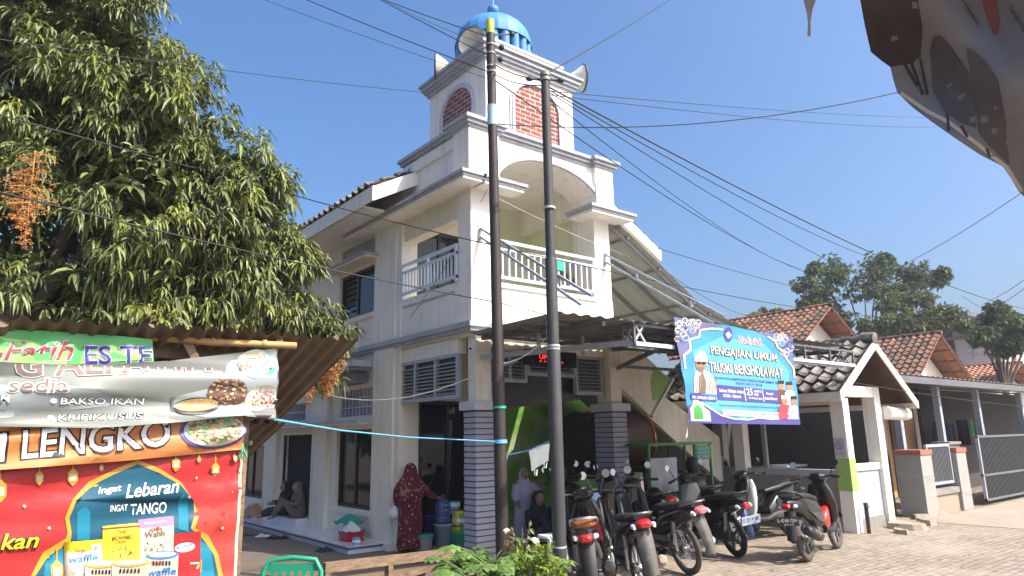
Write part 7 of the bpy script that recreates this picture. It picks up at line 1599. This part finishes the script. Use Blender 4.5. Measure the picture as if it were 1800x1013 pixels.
def bush(px_, py_, D, hgt, wid, label, k='bush_leaf', n=420):
    p = PX(px_, py_, D=D); t = thing('plant', label, 'plant', (p.x, p.y, 0)); m = MB(); s_ = MB()
    for i in range(16):
        a = rp.uniform(0, 6.283); r = wid * rp.uniform(.1, 1); e = Vector((math.cos(a) * r, math.sin(a) * r, hgt * rp.uniform(.7, 1.0) * (1 - .35 * r / wid))); s_.tube([(0, 0, 0), e * .5 + Vector((0, 0, .1)), e], [.012, .008, .003], 'bark', 5)
        for j in range(n // 16 + 8):
            f = rp.uniform(.35, 1.02); c = e * f + Vector((rp.gauss(0, .02), rp.gauss(0, .02), .1 * (1 - f))); d = Vector((rp.gauss(0, 1), rp.gauss(0, 1), rp.uniform(0, 1.6))); leaf(m, c, d, rp.uniform(.04, .08), .011, .2, k, rp)
    m.build('leaves', t); s_.build('stems', t)
bush(950, 1000, 6.0, 1.12, .27, 'bright yellow green bush in front of the shorter pole', n=1500); bush(905, 905, 7.8, .72, .28, 'sparse thin twigged shrub before the grey column', 'far_leaf', 120)
p = PX(918, 905, D=6.8); t = thing('flower_pot', 'clay pot with pale cream roses between the papaya and the bush', 'flower pot', (p.x, p.y, 0)); m = MB(); m.lathe([(.001, .28), (.10, .28), (.15, .50), (.17, .50), (.17, .55), (.15, .55), (.001, .52)], 'clay'); m.lathe([(.001, 0), (.13, 0), (.13, .28)], 'concrete'); m.build('pot', t); m = MB(); s_ = MB()
for i in range(9):
    a = i * 2.4; e = Vector((.16 * math.cos(a), .16 * math.sin(a), p.z - .16 + rp.uniform(-.22, .10))); s_.tube([(0, 0, .5), e * .6 + Vector((0, 0, .25)), e], .005, 'bark', 5)
    if i < 3:
        m = MB()
        for j in range(14):
            b = j * 2.4; r = .036 * (j / 14); c = e + Vector((r * math.cos(b), r * math.sin(b), .02 - r * .5)); m.lathe([(.001, .010), (.012, .005), (.015, -.006)], 'petal', c, (math.cos(b) * r * 14, math.sin(b) * r * 14, 1), 7)
        m.build('flower', t)
    for j in range(8): leaf(s_, e * rp.uniform(.7, 1.0), (rp.gauss(0, 1), rp.gauss(0, 1), rp.gauss(.2, 1)), .07, .02, .2, 'mango_leaf', rp)
s_.build('stems', t)
m = MB(); m.box(-.16, .16, -.14, .14, 0, .235, 'green_plastic'); m.box(-.165, .165, -.145, .145, .19, .24, 'vinyl_green'); o = m.build('crate'); o.location = (6.76, 9.98, .06); tag(o, 'low green crate under the snack cartons beside the grey column', 'crate')
p = PX(716, 832, Y=10.52); m = MB(); m.box(-.10, .10, -.004, .004, -.17, .17, 'plate_white'); m.box(-.08, .08, -.0075, -.0045, .05, .12, 'vinyl_cyan'); o = m.build('notice'); o.location = p; tag(o, 'pale blue paper notice on the dark door behind the person in red', 'notice')
p = PX(716, 790, Y=10.50); m = MB(); m.grid(lambda u, v: (p.x + (u - .5) * (.07 + .12 * abs(v - .35)), p.y + .02 * math.sin(u * 8), p.z + .22 - .42 * v), 8, 8, 'white_cloth'); tag(m.build('cloth'), 'white cloth knotted on the door bars above the person in red', 'cloth')
m = MB()
for i in range(260):
    x = rp.uniform(3.5, 14); y = rp.uniform(-.5, 6.2) if x > 5 else rp.uniform(6, 12); a = rp.uniform(0, 6.28); leaf(m, Vector((x, y, .006)), (math.cos(a), math.sin(a), .12), rp.uniform(.04, .10), .011, .1, 'food_tan' if i % 3 else 'grey_wood', rp, 0)
tag(m.build('dry_leaves'), 'dry fallen leaves scattered over paving and dirt', 'leaves', None, 'stuff')
# two unseen trees left of the picture, added to shade the yard; windows mirror them
for lb, c0, rr in (('dense tree in the yard left of the mosque, nearer one, added out of view for shade, mirrored in its windows', Vector((-2.6, 15.0, 2.6)), 2.0), ('dense tree in the yard left of the mosque, farther one, added out of view for shade, mirrored in its windows', Vector((-1.2, 22.5, 3.0)), 2.3)):
    t = thing('tree', lb, 'tree', (c0.x, c0.y, 0), 0, 'unseen shade trees of the yard'); m = MB()
    for i in range(900):
        v = Vector((rp.gauss(0, 1), rp.gauss(0, 1), rp.gauss(0, 1))).normalized() * rr * rp.uniform(.3, 1.05) ** .5; v.z *= .85
        rosette(m, Vector((0, 0, c0.z)) + v, v + Vector((0, 0, .3)), 7, .42, .10, 'far_leaf', rp, 1.2, .5)
    m.build('crown', t); m = MB(); m.tube([(0, 0, 0), (.1, 0, 1.4), (0, .1, 2.6)], [.28, .2, .12], 'bark', 10); m.build('trunk', t)

# ------------------------------------------------------------------ thin morning haze over the far houses and trees
hm = bpy.data.materials.new('haze'); hm.use_nodes = True; N = hm.node_tree.nodes; N.remove(N['Principled BSDF'])
pv = N.new('ShaderNodeVolumePrincipled'); pv.inputs['Color'].default_value = (.86, .91, 1, 1); pv.inputs['Density'].default_value = .0011; pv.inputs['Anisotropy'].default_value = .3
hm.node_tree.links.new(pv.outputs[0], N['Material Output'].inputs['Volume']); MAT['haze'] = hm
m = MB(); m.box(-410, 410, -410, 410, -2, 15, 'haze'); tag(m.build('haze'), kind='stuff')
